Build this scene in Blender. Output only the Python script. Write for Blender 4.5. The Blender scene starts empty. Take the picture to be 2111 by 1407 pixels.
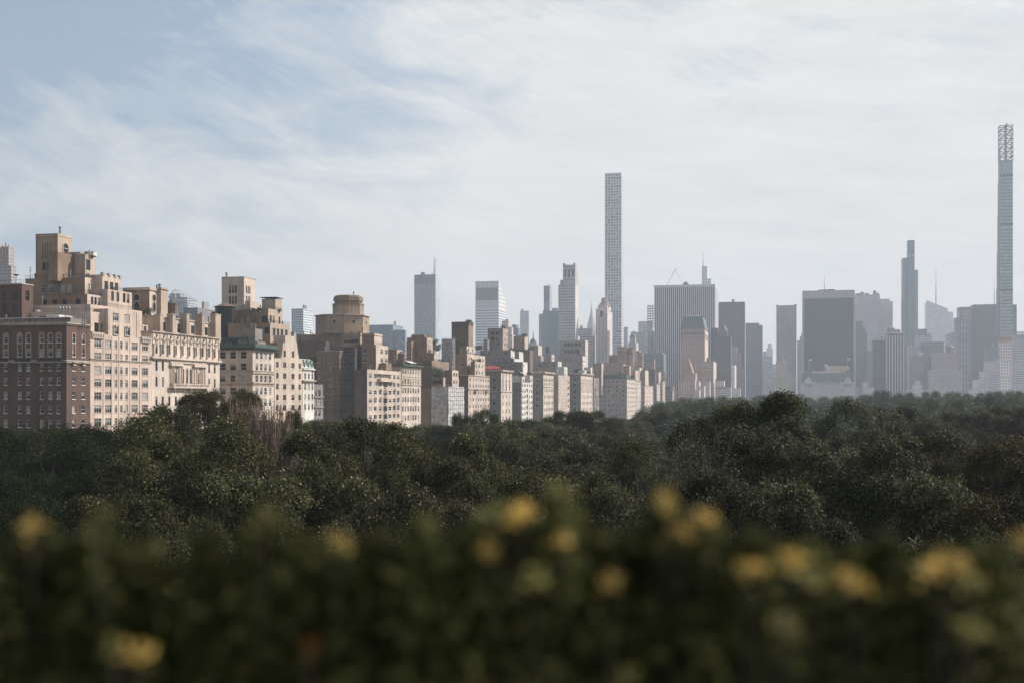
HAZE, HAZE_COL, SUN, SUN_AZ, SUN_EL, SKYS, EXPO = 1.65e-4, (.84, .90, 1.0, 1), 4.75, 62, 36, .10, .35
CLOUD, BLUE = (6.4, 6.5, 6.45), (2.65, 3.6, 4.65)
CO1, CO2 = (8.1, 3.3, 0), (6, 2, 0)
TIERS = []
import bpy, math, random
import numpy as np
from mathutils import Vector, Matrix
# ------------------------------------------------------------------ frame of the place
F, CX, HY, CH = 2400.0, 1055.5, 820.0, 27.0        # focal px (of 2111), centre, eye level, camera height
TH = math.atan((1600 - CX) / F); c_, s_ = math.cos(TH), math.sin(TH)
COL = bpy.context.scene.collection
def v_at(px, u): t = (px - CX) / F; return -u * (c_ + t * s_) / (s_ - t * c_)
def u_at(px, v): t = (px - CX) / F; return v * (t * c_ - s_) / (c_ + t * s_)
def dep(u, v): return -u * s_ + v * c_
def z_at(py, u, v): return CH + (HY - py) * dep(u, v) / F
def world(u, v, z=0): return Vector((u * c_ + v * s_, -u * s_ + v * c_, z))
def pix(px, py, Y): return Vector(((px - CX) / F * Y, Y, CH + (HY - py) / F * Y))
# ------------------------------------------------------------------ materials
def new_mat(name):
    m = bpy.data.materials.new(name); m.use_nodes = True
    return m, m.node_tree, m.node_tree.nodes['Principled BSDF']
def N(nt, t, **k):
    n = nt.nodes.new(t)
    for a, b in k.items():
        if a.startswith('i_'): n.inputs[int(a[2:])].default_value = b
        else: setattr(n, a, b)
    return n
def math_n(nt, op, a, b=None):
    n = nt.nodes.new('ShaderNodeMath'); n.operation = op
    for i, x in enumerate((a, b)):
        if x is None: continue
        if isinstance(x, (int, float)): n.inputs[i].default_value = x
        else: nt.links.new(x, n.inputs[i])
    return n.outputs[0]
def mix_c(nt, f, a, b, bt='MIX'):
    n = nt.nodes.new('ShaderNodeMix'); n.data_type = 'RGBA'; n.blend_type = bt
    for i, x in ((0, f), (6, a), (7, b)):
        if isinstance(x, (int, float)): n.inputs[i].default_value = x
        elif isinstance(x, (tuple, list)): n.inputs[i].default_value = (*x[:3], 1)
        else: nt.links.new(x, n.inputs[i])
    return n.outputs[2]
def ramp(nt, x, a, b, lo=0.0, hi=1.0):
    n = nt.nodes.new('ShaderNodeMapRange'); nt.links.new(x, n.inputs[0])
    for i, v in enumerate((a, b, lo, hi)): n.inputs[i + 1].default_value = v
    return n.outputs[0]
def plain(name, col, rough=.7, metal=0, var=.25, scale=.8):
    m, nt, b = new_mat(name)
    tc = N(nt, 'ShaderNodeTexCoord'); no = N(nt, 'ShaderNodeTexNoise'); no.inputs['Scale'].default_value = scale; no.inputs['Detail'].default_value = 5
    nt.links.new(tc.outputs['Object'], no.inputs['Vector'])
    f = ramp(nt, no.outputs[0], .3, .7, 1 - var, 1 + var * .5)
    nt.links.new(mix_c(nt, 1.0, col, f, 'MULTIPLY'), b.inputs['Base Color'])
    b.inputs['Roughness'].default_value = rough; b.inputs['Metallic'].default_value = metal
    return m
def masonry(name, col, var=.3, brick=.12, mortar=(.3, .27, .25), stain=.45, bw=.6, rough=.85):
    m, nt, b = new_mat(name)
    tc = N(nt, 'ShaderNodeTexCoord'); uv = N(nt, 'ShaderNodeUVMap')
    br = N(nt, 'ShaderNodeTexBrick'); br.inputs['Scale'].default_value = 1; br.inputs['Brick Width'].default_value = bw; br.inputs['Row Height'].default_value = bw * .4
    br.inputs['Mortar Size'].default_value = .012; br.inputs['Color1'].default_value = (1, 1, 1, 1); br.inputs['Color2'].default_value = (1 - brick * 2, 1 - brick * 2, 1 - brick * 2, 1)
    br.inputs['Mortar'].default_value = (1 - brick,) * 3 + (1,)
    nt.links.new(uv.outputs[0], br.inputs['Vector'])
    n1 = N(nt, 'ShaderNodeTexNoise'); n1.inputs['Scale'].default_value = .12; n1.inputs['Detail'].default_value = 6
    nt.links.new(tc.outputs['Object'], n1.inputs['Vector'])
    mp = N(nt, 'ShaderNodeMapping'); mp.inputs['Scale'].default_value = (1.1, 1.1, .07); nt.links.new(tc.outputs['Object'], mp.inputs[0])
    n2 = N(nt, 'ShaderNodeTexNoise'); n2.inputs['Scale'].default_value = 1; n2.inputs['Detail'].default_value = 7; nt.links.new(mp.outputs[0], n2.inputs['Vector'])
    n3 = N(nt, 'ShaderNodeTexNoise'); n3.inputs['Scale'].default_value = 1.6; n3.inputs['Detail'].default_value = 4; nt.links.new(tc.outputs['Object'], n3.inputs['Vector'])
    a = mix_c(nt, 1, col, br.outputs[0], 'MULTIPLY')
    a = mix_c(nt, 1, a, ramp(nt, n1.outputs[0], .3, .7, 1 - var, 1 + var * .3), 'MULTIPLY')
    a = mix_c(nt, 1, a, ramp(nt, n2.outputs[0], .5, .78, 1, 1 - stain), 'MULTIPLY')
    a = mix_c(nt, 1, a, ramp(nt, n3.outputs[0], .3, .7, .92, 1.06), 'MULTIPLY')
    nt.links.new(a, b.inputs['Base Color']); b.inputs['Roughness'].default_value = rough
    return m
_fm = {}
def fmat(wall, glass, wx=.6, wy=.6, paler=.5, rough=.3, band=0):
    """far facade: storeys and bays (one UV unit each) of panes in a wall"""
    wall = tuple(min(.82, x * 1.22) for x in wall); glass = tuple(x * (.72 if sum(wall) > .9 else .9) for x in glass); k = (wall, glass, wx, wy, paler, rough, band)
    if k in _fm: return _fm[k]
    m, nt, b = new_mat('facade'); uv = N(nt, 'ShaderNodeUVMap'); sp = N(nt, 'ShaderNodeSeparateXYZ'); nt.links.new(uv.outputs[0], sp.inputs[0])
    def inside(o, w):
        if w >= 1: return None
        f = math_n(nt, 'FRACT', o); return math_n(nt, 'LESS_THAN', math_n(nt, 'ABSOLUTE', math_n(nt, 'SUBTRACT', f, .5)), w / 2)
    mx, my = inside(sp.outputs[0], wx), inside(sp.outputs[1], wy)
    mask = 1.0 if mx is None and my is None else (my if mx is None else (mx if my is None else math_n(nt, 'MULTIPLY', mx, my)))
    fl = N(nt, 'ShaderNodeVectorMath', operation='FLOOR'); nt.links.new(uv.outputs[0], fl.inputs[0])
    wn = N(nt, 'ShaderNodeTexWhiteNoise', noise_dimensions='3D'); nt.links.new(fl.outputs[0], wn.inputs['Vector'])
    r3 = math_n(nt, 'POWER', wn.outputs[0], 3.0)
    g2 = tuple(min(1, x * (1 + 2.2 * paler) + .10 * paler) for x in glass)  # random panes take a lighter glass tone
    gl = mix_c(nt, r3, glass, g2)
    if band:
        fb = math_n(nt, 'LESS_THAN', math_n(nt, 'FRACT', math_n(nt, 'DIVIDE', sp.outputs[1], float(band))), 1.0 / band)
        gl = mix_c(nt, fb, gl, tuple(x * .45 for x in wall))
    tc = N(nt, 'ShaderNodeTexCoord'); no = N(nt, 'ShaderNodeTexNoise'); no.inputs['Scale'].default_value = .05; no.inputs['Detail'].default_value = 8; nt.links.new(tc.outputs['Object'], no.inputs['Vector'])
    wl = mix_c(nt, 1, wall, ramp(nt, no.outputs[0], .3, .7, .82, 1.1), 'MULTIPLY')
    nt.links.new(mix_c(nt, mask, wl, gl), b.inputs['Base Color'])
    if isinstance(mask, float): b.inputs['Roughness'].default_value = rough
    else: nt.links.new(ramp(nt, mask, 0, 1, .8, rough), b.inputs['Roughness'])
    _fm[k] = m; return m
def leaf_mat(name, cols, rough=.42, trans=.25, spec=.5):
    m, nt, b = new_mat(name)
    g = N(nt, 'ShaderNodeNewGeometry'); cr = N(nt, 'ShaderNodeValToRGB'); nt.links.new(g.outputs['Random Per Island'], cr.inputs[0])
    e = cr.color_ramp.elements
    while len(e) < len(cols): e.new(.5)
    for i, cc in enumerate(cols): e[i].position = i / (len(cols) - 1); e[i].color = (*cc, 1)
    oi = N(nt, 'ShaderNodeObjectInfo'); tc = N(nt, 'ShaderNodeTexCoord'); no = N(nt, 'ShaderNodeTexNoise'); no.inputs['Scale'].default_value = .35; no.inputs['Detail'].default_value = 3
    nt.links.new(tc.outputs['Object'], no.inputs['Vector'])
    a = mix_c(nt, 1, cr.outputs[0], ramp(nt, oi.outputs['Random'], 0, 1, .6, 1.5), 'MULTIPLY')
    a = mix_c(nt, 1, a, ramp(nt, no.outputs[0], .3, .7, .7, 1.3), 'MULTIPLY')
    nt.links.new(a, b.inputs['Base Color']); b.inputs['Roughness'].default_value = rough
    b.inputs['Specular IOR Level'].default_value = spec
    tr = N(nt, 'ShaderNodeBsdfTranslucent'); nt.links.new(a, tr.inputs[0]); ms = N(nt, 'ShaderNodeMixShader'); ms.inputs[0].default_value = trans
    nt.links.new(b.outputs[0], ms.inputs[1]); nt.links.new(tr.outputs[0], ms.inputs[2]); nt.links.new(ms.outputs[0], nt.nodes['Material Output'].inputs[0])
    return m
def glass_mat(name, col, rough=.12):
    m, nt, b = new_mat(name)
    oi = N(nt, 'ShaderNodeObjectInfo')
    nt.links.new(mix_c(nt, math_n(nt, 'POWER', oi.outputs['Random'], 2.0), col, tuple(x * 2.6 + .01 for x in col)), b.inputs['Base Color'])
    b.inputs['Roughness'].default_value = rough; b.inputs['Specular IOR Level'].default_value = .3
    return m
M = dict(
    brickd=masonry('dark_red_brick', (.145, .080, .060), brick=.2, stain=.5, bw=.35),
    beige=masonry('rosy_limestone', (.62, .485, .40), brick=.03, stain=.42, bw=1.2),
    lime=masonry('pale_limestone', (.66, .545, .46), brick=.03, stain=.45, bw=1.4),
    tan=masonry('tan_brick', (.31, .212, .145), brick=.1, stain=.45, bw=.4),
    tanlt=masonry('light_tan_brick', (.50, .39, .30), brick=.07, stain=.45, bw=.4),
    ochre=masonry('ochre_brick', (.42, .30, .215), brick=.1, stain=.4, bw=.4),
    brown=masonry('brown_brick', (.185, .13, .10), brick=.15, stain=.4, bw=.4),
    buff=masonry('buff_stone', (.60, .485, .395), brick=.05, stain=.45, bw=.8),
    white=masonry('whitewashed_brick', (.72, .67, .62), brick=.04, stain=.45, bw=.5),
    grey=masonry('grey_brick', (.27, .232, .215), brick=.08, stain=.5, bw=.5),
    mauve=masonry('mauve_grey_brick', (.37, .31, .295), brick=.06, stain=.45, bw=.5),
    pink=masonry('pink_brick', (.47, .33, .27), brick=.08, stain=.25, bw=.5),
    roof=plain('roofing_felt', (.12, .115, .11), .9), lroof=plain('grey_roof', (.30, .29, .28), .9),
    iron=plain('black_iron', (.02, .02, .022), .5), steel=plain('grey_steel', (.22, .23, .24), .45, .5),
    frame=plain('painted_window_frame', (.62, .60, .57), .5, var=.1), dframe=plain('dark_window_frame', (.06, .055, .05), .5, var=.1),
    stone=masonry('carved_stone', (.50, .41, .34), var=.3, brick=.04, stain=.4, bw=.9),
    copper=plain('green_copper', (.11, .165, .145), .6, var=.4), copperlt=plain('pale_green_copper', (.32, .41, .375), .6, var=.35),
    dgreen=plain('dark_green_cornice_paint', (.05, .085, .07), .5, var=.3),
    glass=glass_mat('window_glass', (.016, .018, .021)), blind=plain('window_blind', (.30, .28, .26), .8, var=.2),
    blindd=plain('grey_curtain', (.17, .16, .15), .8, var=.3),
    net=plain('dark_debris_netting', (.075, .068, .070), .8, var=.5, scale=1.5), wrap=plain('white_debris_netting', (.55, .52, .50), .6, var=.5, scale=.5),
    shrink=plain('shrink_wrap_sheet', (.50, .47, .47), .3, var=.5, scale=.9),
    red=plain('red_awning_cloth', (.48, .06, .05), .7), awn=plain('white_awning_cloth', (.75, .73, .70), .7),
    salmon=plain('salmon_copper_roof', (.40, .25, .20), .6), bark=plain('bark', (.06, .048, .038), .9, var=.4, scale=3), deadwood=plain('dry_pink_twigs', (.20, .145, .11), .9, var=.4, scale=2),
    grayb=plain('pale_bare_branch', (.12, .10, .085), .8),
)
# ------------------------------------------------------------------ mesh builder (grid coordinates u, v, z)
class MB:
    def __init__(s): s.v = []; s.f = []; s.m = []; s.uv = []; s.mats = []
    def mi(s, m):
        if m not in s.mats: s.mats.append(m)
        return s.mats.index(m)
    def face(s, pts, m, uv=None):
        i = len(s.v); s.v += [tuple(p) for p in pts]; s.f.append(tuple(range(i, i + len(pts)))); s.m.append(s.mi(m))
        if uv is None:
            n = (Vector(pts[1]) - Vector(pts[0])).cross(Vector(pts[2]) - Vector(pts[0]))
            ax = max(range(3), key=lambda k: abs(n[k]))
            uv = [(p[1], p[2]) if ax == 0 else ((p[0], p[2]) if ax == 1 else (p[0], p[1])) for p in pts]
        s.uv += uv
    def box(s, a0, a1, b0, b1, z0, z1, m, top=None, bottom=True):
        top = top or m
        s.face([(a0, b0, z0), (a1, b0, z0), (a1, b0, z1), (a0, b0, z1)], m)
        s.face([(a1, b1, z0), (a0, b1, z0), (a0, b1, z1), (a1, b1, z1)], m)
        s.face([(a1, b0, z0), (a1, b1, z0), (a1, b1, z1), (a1, b0, z1)], m)
        s.face([(a0, b1, z0), (a0, b0, z0), (a0, b0, z1), (a0, b1, z1)], m)
        s.face([(a0, b0, z1), (a1, b0, z1), (a1, b1, z1), (a0, b1, z1)], top)
        if bottom: s.face([(a0, b1, z0), (a1, b1, z0), (a1, b0, z0), (a0, b0, z0)], m)
    def prism(s, cu, cv, z0, z1, r0, r1, n, m, top=None, rot=0, sv=1):
        P = [(math.cos(rot + 2 * math.pi * k / n), math.sin(rot + 2 * math.pi * k / n) * sv) for k in range(n)]
        for k in range(n):
            a, b = P[k], P[(k + 1) % n]; L = r0 * 2 * math.pi / n
            q = [(cu + a[0] * r0, cv + a[1] * r0, z0), (cu + b[0] * r0, cv + b[1] * r0, z0), (cu + b[0] * r1, cv + b[1] * r1, z1), (cu + a[0] * r1, cv + a[1] * r1, z1)]
            s.face(q if r1 > 1e-6 else q[:3], m, ([(k * L, z0), (k * L + L, z0), (k * L + L, z1), (k * L, z1)])[:4 if r1 > 1e-6 else 3])
        if r1 > 1e-6: s.face([(cu + a[0] * r1, cv + a[1] * r1, z1) for a in P], top or m)
    def tube(s, p, q, r0, r1, m, n=5, cap=False):
        p, q = Vector(p), Vector(q); d = (q - p)
        if d.length < 1e-6: return
        d.normalize(); a = d.orthogonal().normalized(); b = d.cross(a); i = len(s.v)
        for k in range(n):
            t = 2 * math.pi * k / n; o = a * math.cos(t) + b * math.sin(t); s.v.append(tuple(p + o * r0)); s.v.append(tuple(q + o * r1))
        for k in range(n):
            j = (k + 1) % n; s.f.append((i + 2 * k, i + 2 * j, i + 2 * j + 1, i + 2 * k + 1)); s.m.append(s.mi(m)); s.uv += [(0, 0)] * 4
    def holes(s, face, fixed, a0, a1, z0, z1, rects, m, rec=.22, mrev=None):
        """wall sheet with recessed openings. face 'N' (fixed v) or 'W' (fixed u, faces +u) or 'E'"""
        def P(a, z, d=0):
            if face == 'N': return (a, fixed + d, z)
            if face == 'W': return (fixed - d, a, z)
            return (fixed + d, a, z)
        fl = face == 'E'
        def Q(pts, mm): s.face(pts[::-1] if fl else pts, mm)
        R = [(max(a0 + .02, r[0]), min(a1 - .02, r[1]), max(z0 + .02, r[2]), min(z1 - .02, r[3])) for r in rects]
        R = [r for r in R if r[1] - r[0] > .1 and r[3] - r[2] > .1]
        xs = sorted({a0, a1, *[r[0] for r in R], *[r[1] for r in R]}); zs = sorted({z0, z1, *[r[2] for r in R], *[r[3] for r in R]})
        for j in range(len(zs) - 1):
            zm = (zs[j] + zs[j + 1]) / 2; row = [r for r in R if r[2] < zm < r[3]]; st = xs[0]
            i = 0
            # merge runs of solid cells
            cur = None
            for i in range(len(xs) - 1):
                xm = (xs[i] + xs[i + 1]) / 2; hole = any(r[0] < xm < r[1] for r in row)
                if hole:
                    if cur is not None: Q([P(cur, zs[j]), P(xs[i], zs[j]), P(xs[i], zs[j + 1]), P(cur, zs[j + 1])], m); cur = None
                elif cur is None: cur = xs[i]
            if cur is not None: Q([P(cur, zs[j]), P(xs[-1], zs[j]), P(xs[-1], zs[j + 1]), P(cur, zs[j + 1])], m)
        mr = mrev or m
        for r in R:
            x0, x1, y0, y1 = r
            Q([P(x0, y0), P(x0, y0, rec), P(x0, y1, rec), P(x0, y1)][::-1], mr); Q([P(x1, y0), P(x1, y0, rec), P(x1, y1, rec), P(x1, y1)], mr)
            Q([P(x0, y0), P(x1, y0), P(x1, y0, rec), P(x0, y0, rec)], mr); Q([P(x0, y1), P(x1, y1), P(x1, y1, rec), P(x0, y1, rec)][::-1], mr)
            Q([P(x0, y0, rec + .06), P(x1, y0, rec + .06), P(x1, y1, rec + .06), P(x0, y1, rec + .06)], mr)
    def mesh(s, name, off=(0, 0, 0)):
        me = bpy.data.meshes.new(name); o = off
        me.from_pydata([(p[0] - o[0], p[1] - o[1], p[2] - o[2]) for p in s.v], [], s.f)
        for m in s.mats: me.materials.append(m)
        me.polygons.foreach_set('material_index', s.m)
        u = me.uv_layers.new(name='UVMap'); u.data.foreach_set('uv', np.array(s.uv, dtype=np.float32).ravel())
        me.update(); return me
def link(name, data, parent=None, label=None, cat=None, group=None, kind=None):
    o = bpy.data.objects.new(name, data); COL.objects.link(o)
    if parent: o.parent = parent
    for k, v in (('label', label), ('category', cat), ('group', group), ('kind', kind)):
        if v: o[k] = v
    return o
# ------------------------------------------------------------------ windows
_wm = {}
def win_meshes(w, h, style, var):
    k = (round(w, 2), round(h, 2), style, var)
    if k in _wm: return _wm[k]
    fr = MB(); gl = MB(); fm = M['dframe'] if style in ('dark', 'tall', 'door') else M['frame']; a, b = w / 2, h / 2; t = min(.07, w * .09)
    def bar(x0, x1, z0, z1, y0=.10, y1=.19): fr.box(x0, x1, y0, y1, z0, z1, fm)
    bar(-a, -a + t, -b, b); bar(a - t, a, -b, b); bar(-a + t, a - t, -b, -b + t); bar(-a + t, a - t, b - t, b)
    if style in ('sash', 'arch', 'dark'): bar(-a + t, a - t, -t / 2, t / 2, .11, .18)
    if style == 'cross':
        bar(-a + t, a - t, b * .30, b * .30 + t * .8, .11, .18)
        for x in (-a / 3, a / 3): bar(x - t / 2, x + t / 2, -b + t, b - t, .12, .17)
    if style == 'pair': bar(-t / 2, t / 2, -b + t, b - t, .11, .18); bar(-a + t, a - t, b * .35, b * .35 + t * .7, .12, .17)
    if style == 'tall': bar(-t / 2, t / 2, -b + t, b - t, .11, .18); bar(-a + t, a - t, b * .45, b * .45 + t, .12, .17)
    if style in ('sash', 'arch', 'cross', 'pair'): fr.box(-a - .08, a + .08, -.10, .12, -b - .12, -b, M['stone'] if style != 'sash' else M['frame'])
    gl.face([(-a + t, .16, -b + t), (a - t, .16, -b + t), (a - t, .16, b - t), (-a + t, .16, b - t)], M['glass'])
    if var: 
        zb = b - t - (h - 2 * t) * (0, .35, .6, .97)[var]
        gl.face([(-a + t, .155, zb), (a - t, .155, zb), (a - t, .155, b - t), (-a + t, .155, b - t)], M['blind'] if var != 2 else M['blindd'])
    _wm[k] = (fr, gl, fr.mesh('window'), gl.mesh('pane')); return _wm[k]
class Bld:
    def __init__(s, name, label, cat, u, v, group=None, sub=True):
        s.ref = (u, v, 0); s.root = link(name, None, None, label, cat, group); s.root.location = world(u, v, 0); s.root.rotation_euler = (0, 0, -TH); s.wins = []; s.sub = sub; s.rng = random.Random(label)
        s.root.empty_display_size = 2
    def part(s, name, mb, parent=None, label=None, kind=None):
        if not mb.f: return None
        return link(name, mb.mesh(name, s.ref), parent or s.root, label, None, None, kind)
    def wallbox(s, u0, u1, v0, v1, z0, z1, m, Nw=(), Ww=(), Ew=(), name='wall', par=.9, top=None, rec=.22, mW=None):
        """box with real openings on the street faces, a parapet and a roof deck. window = (pos, zc, w, h, style)"""
        mb = MB(); mW = mW or m
        for face, fixed, a0, a1, ws, mm in (('N', v0, u0, u1, Nw, m), ('W', u1, v0, v1, Ww, mW), ('E', u0, v0, v1, Ew, m)):
            rc = [(w[0] - w[2] / 2, w[0] + w[2] / 2, w[1] - w[3] / 2, w[1] + w[3] / 2) for w in ws if a0 + w[2] / 2 < w[0] < a1 - w[2] / 2 and z0 < w[1] - w[3] / 2 and w[1] + w[3] / 2 < z1]
            mb.holes(face, fixed, a0, a1, z0, z1, rc, mm, rec)
            for w in ws:
                if a0 + w[2] / 2 < w[0] < a1 - w[2] / 2 and z0 < w[1] - w[3] / 2 and w[1] + w[3] / 2 < z1: s.wins.append((face, fixed, w))
        mb.face([(u1, v1, z0), (u0, v1, z0), (u0, v1, z1), (u1, v1, z1)], m)
        p = min(.3, (u1 - u0) * .1); zr = z1 - par
        for q in ([(u0, v0), (u1, v0), (u1 - p, v0 + p), (u0 + p, v0 + p)], [(u1, v0), (u1, v1), (u1 - p, v1 - p), (u1 - p, v0 + p)], [(u1, v1), (u0, v1), (u0 + p, v1 - p), (u1 - p, v1 - p)], [(u0, v1), (u0, v0), (u0 + p, v0 + p), (u0 + p, v1 - p)]):
            mb.face([(*x, z1) for x in q], M['stone']); i, j = q[3], q[2]
            mb.face([(*j, z1), (*i, z1), (*i, zr), (*j, zr)], m)
        mb.face([(u0 + p, v0 + p, zr), (u1 - p, v0 + p, zr), (u1 - p, v1 - p, zr), (u0 + p, v1 - p, zr)], top or M['roof'])
        return s.part(name, mb)
    def band(s, u0, u1, v0, v1, z, h, out, m, name='cornice', dent=0):
        """projecting course round the north and west faces"""
        mb = MB(); o = out
        mb.box(u0, u1 + o, v0 - o, v0 - .003, z, z + h, m); mb.box(u1 + .003, u1 + o, v0 - .003, v1, z, z + h, m)
        if dent:
            x = u0 + .2
            while x < u1 + o - dent: mb.box(x, x + dent * .5, v0 - o * .7, v0 - .004, z - h * .5, z - .002, m); x += dent
            y = v0
            while y < v1 - dent: mb.box(u1 + .004, u1 + o * .7, y, y + dent * .5, z - h * .5, z - .002, m); y += dent
        return s.part(name, mb)
    def one(s, name, *a, **k):
        mb = MB(); mb.box(*a, **k); return s.part(name, mb)
    def rail(s, u0, u1, v0, v1, z, m=None, h=1.0, sp=.5):
        mb = MB(); m = m or M['iron']
        mb.box(u0, u1, v0, v0 + .05, z + h - .05, z + h, m); mb.box(u1 - .05, u1, v0, v1, z + h - .05, z + h, m)
        x = u0
        while x < u1: mb.box(x, x + .04, v0, v0 + .04, z, z + h, m); x += sp
        y = v0
        while y < v1: mb.box(u1 - .04, u1, y, y + .04, z, z + h, m); y += sp
        return s.part('railing', mb)
    def vent(s, u, v, z, h=1.6, r=.18):
        mb = MB(); mb.prism(u, v, z, z + h, r, r, 8, M['steel']); mb.prism(u, v, z + h, z + h + .15, r * 1.7, r * 1.7, 8, M['steel']); mb.prism(u, v, z + h + .15, z + h + .4, r * 1.7, 0, 8, M['steel']); return s.part('vent_pipe', mb)
    def chimney(s, u, v, z, w, h, m, l=None):
        mb = MB(); l = l or w; mb.box(u, u + w, v, v + l, z, z + h, m); mb.box(u - .12, u + w + .12, v - .12, v + l + .12, z + h + .002, z + h + .25, M['stone'])
        mb.prism(u + w / 2, v + l / 2, z + h + .25, z + h + .8, .2, .16, 8, M['brown']); return s.part('chimney', mb)
    def acs(s, n, u0, u1, v0, v1, z):
        r = s.rng
        for i in range(n):
            mb = MB(); a, b = r.uniform(u0, u1), r.uniform(v0, v1); w, l, h = r.uniform(.5, 1.5), r.uniform(.5, 1.6), r.uniform(.4, 1.3); mm = r.choice([M['steel'], M['lroof'], M['white'], M['brown']])
            mb.box(a, a + w, b, b + l, z + .2, z + .2 + h, mm); mb.box(a + .1, a + w - .1, b + .1, b + l - .1, z, z + .2, M['iron'], bottom=False); mb.prism(a + w / 2, b + l / 2, z + .2 + h, z + .35 + h, w * .35, w * .35, 10, M['iron']); s.part('roof_unit', mb)
    def done(s):
        ws = sorted(s.wins, key=lambda w: -(w[2][2] * w[2][3]) / max(1, dep(w[1], w[2][0]) if w[0] != 'N' else dep(w[2][0], w[1])) ** 2)
        rest = MB()
        for i, (face, fx, w) in enumerate(ws):
            pos, zc, ww, hh, st = w; var = s.rng.choice((0, 0, 0, 1, 1, 2, 3)) if st not in ('door', 'dark') else s.rng.choice((0, 0, 0, 2))
            fr, gl, fme, gme = win_meshes(ww, hh, st, var); rz = {'N': 0, 'W': math.pi / 2, 'E': -math.pi / 2}[face]
            L = (pos, fx, zc) if face == 'N' else (fx, pos, zc)
            if i < 100:
                o = link('window', fme, s.root); o.location = (L[0] - s.ref[0], L[1] - s.ref[1], zc); o.rotation_euler = (0, 0, rz)
                p = link('pane', gme, o)
            else:
                cr, sr = math.cos(rz), math.sin(rz)
                for b in (fr, gl):
                    o0 = len(rest.v); rest.v += [(L[0] + x * cr - y * sr, L[1] + x * sr + y * cr, zc + z) for x, y, z in b.v]
                    rest.f += [tuple(q + o0 for q in f) for f in b.f]; rest.m += [rest.mi(b.mats[q]) for q in b.m]; rest.uv += b.uv
        s.part('window', rest, None, None, 'stuff')
U0 = -150.0
class Street(Bld):
    """a building of the avenue front: xc = pixel of its near corner, front on the line u = U0"""
    def __init__(s, name, label, cat, xc, group='apartment houses in a row along the avenue', sub=True):
        s.xc = xc; super().__init__(name, label, cat, U0 - 8, v_at(xc, U0) + 5, group, sub)
    def tier(s, xc, xr, y, sb=0., w=None, xl=None, z0=0., m='tan', cols=(), rows=(), ww=1.2, wh=1.7, st='sash', nc=(), nr=None, nw=None, nh=None, nst=None, extraW=(), extraN=(), par=.9, name='wall', mW=None, l=None, rec=.22, yc=None):  # mW: west wall often lighter than m, sunlight put into its colour
        u1 = U0 - sb; v0 = v_at(xc, u1); v1 = v0 + l if l else v_at(xr, u1)
        if v1 < v0 + 1: v1 = v0 + 1
        z1 = z_at(y, u1, v0); u0 = u_at(xl, v0) if xl is not None else u1 - (w or 14)
        zz = lambda q: z_at(q, u1, v0); f = 1.4 + .7 * max(0, min(1, (xc - 600) / 160)); vs_ = sorted({v_at(x, u1) for x in list(cols) + [e[0] for e in extraW]}); gap = min([q - p for p, q in zip(vs_, vs_[1:]) if q - p > .9] + [99])
        ww0, ww = ww, min(ww * f, .7 * gap); nw = nw or ww0; extraW = [(x, r, min(a * f, .78 * gap) if a < 1.6 or len(cols) + len(extraW) < 2 else a * f, b, t) for x, r, a, b, t in extraW]
        Ww = [(v_at(x, u1), zz(r), ww, wh, st) for x in cols for r in rows] + [(v_at(x, u1), zz(r), a, b, t) for x, r, a, b, t in extraW]
        nr = rows if nr is None else nr
        Nw = [(u_at(x, v0), zz(r), nw or ww, nh or wh, nst or st) for x in nc for r in nr] + [(u_at(x, v0), zz(r), a, b, t) for x, r, a, b, t in extraN]
        s.wallbox(u0, u1, v0, v1, z0, z1, M[m], Nw, Ww, par=par, name=name, mW=M[mW] if mW else None, rec=rec)
        TIERS.append((xc, u0, u1, v0, v1, z1)); return dict(u0=u0, u1=u1, v0=v0, v1=v1, z0=z0, z1=z1, zz=zz)
    def course(s, t, y, h, out, m='stone', name='string_course', dent=0): return s.band(t['u0'], t['u1'], t['v0'], t['v1'], t['zz'](y), h, out, M[m], name, dent)
    def clutter(s, t, n=3, vents=3, rail=False):
        r = s.rng; n = n * 2; vents = vents + 2; z = t['z1'] - .9; u0, u1, v0, v1 = t['u0'], t['u1'], t['v0'], t['v1']
        for i in range(vents): s.vent(r.uniform(u0 + 1, u1 - .8), r.uniform(v0 + .8, v1 - .8), z, r.uniform(1.6, 2.8))
        for i in range(2):
            mb = MB(); a, b = r.uniform(u0 + .6, u1 - .6), r.uniform(v0 + .6, v1 - .6); h = r.uniform(2.5, 5.5); mb.tube((a, b, z), (a, b, z + h), .07, .04, M['iron'], 5)
            for k in range(3): mb.box(a - .5 + k * .1, a + .5 - k * .1, b - .03, b + .03, z + h * (.7 + .1 * k), z + h * (.7 + .1 * k) + .06, M['iron'])
            s.part('antenna', mb)
        if n >= 6 and v1 - v0 > 7 and u1 - u0 > 9:
            a, b = u1 - r.uniform(4, 8), v0 + r.uniform(3, v1 - v0 - 3); R_ = 1.5; k_ = dep(a, b) / 420; R_ *= max(1, min(1.6, k_)); mb = MB(); mb.prism(a, b, z + 2.4, z + 2.4 + R_ * 2.2, R_, R_ * .94, 12, M['brown']); mb.prism(a, b, z + 2.4 + R_ * 2.2, z + 2.4 + R_ * 3.0, R_ * 1.08, .1, 12, M['roof'])
            for q in range(4): mb.tube((a + R_ * .8 * (1 if q % 2 else -1), b + R_ * .8 * (1 if q > 1 else -1), z), (a + R_ * .7 * (1 if q % 2 else -1), b + R_ * .7 * (1 if q > 1 else -1), z + 2.4), .12, .12, M['iron'], 4)
            s.part('water_tank', mb)
        if v1 - v0 > 5: s.acs(n, max(u0 + 1, u1 - 10), u1 - 3, v0 + .8, v1 - 3.2, z)
        if rail: s.rail(u0 + .1, u1 - .1, v0 + .1, v1 - .1, t['z1'], h=.9)
def R(y, d, n): return [y + d * i for i in range(n)]
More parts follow.
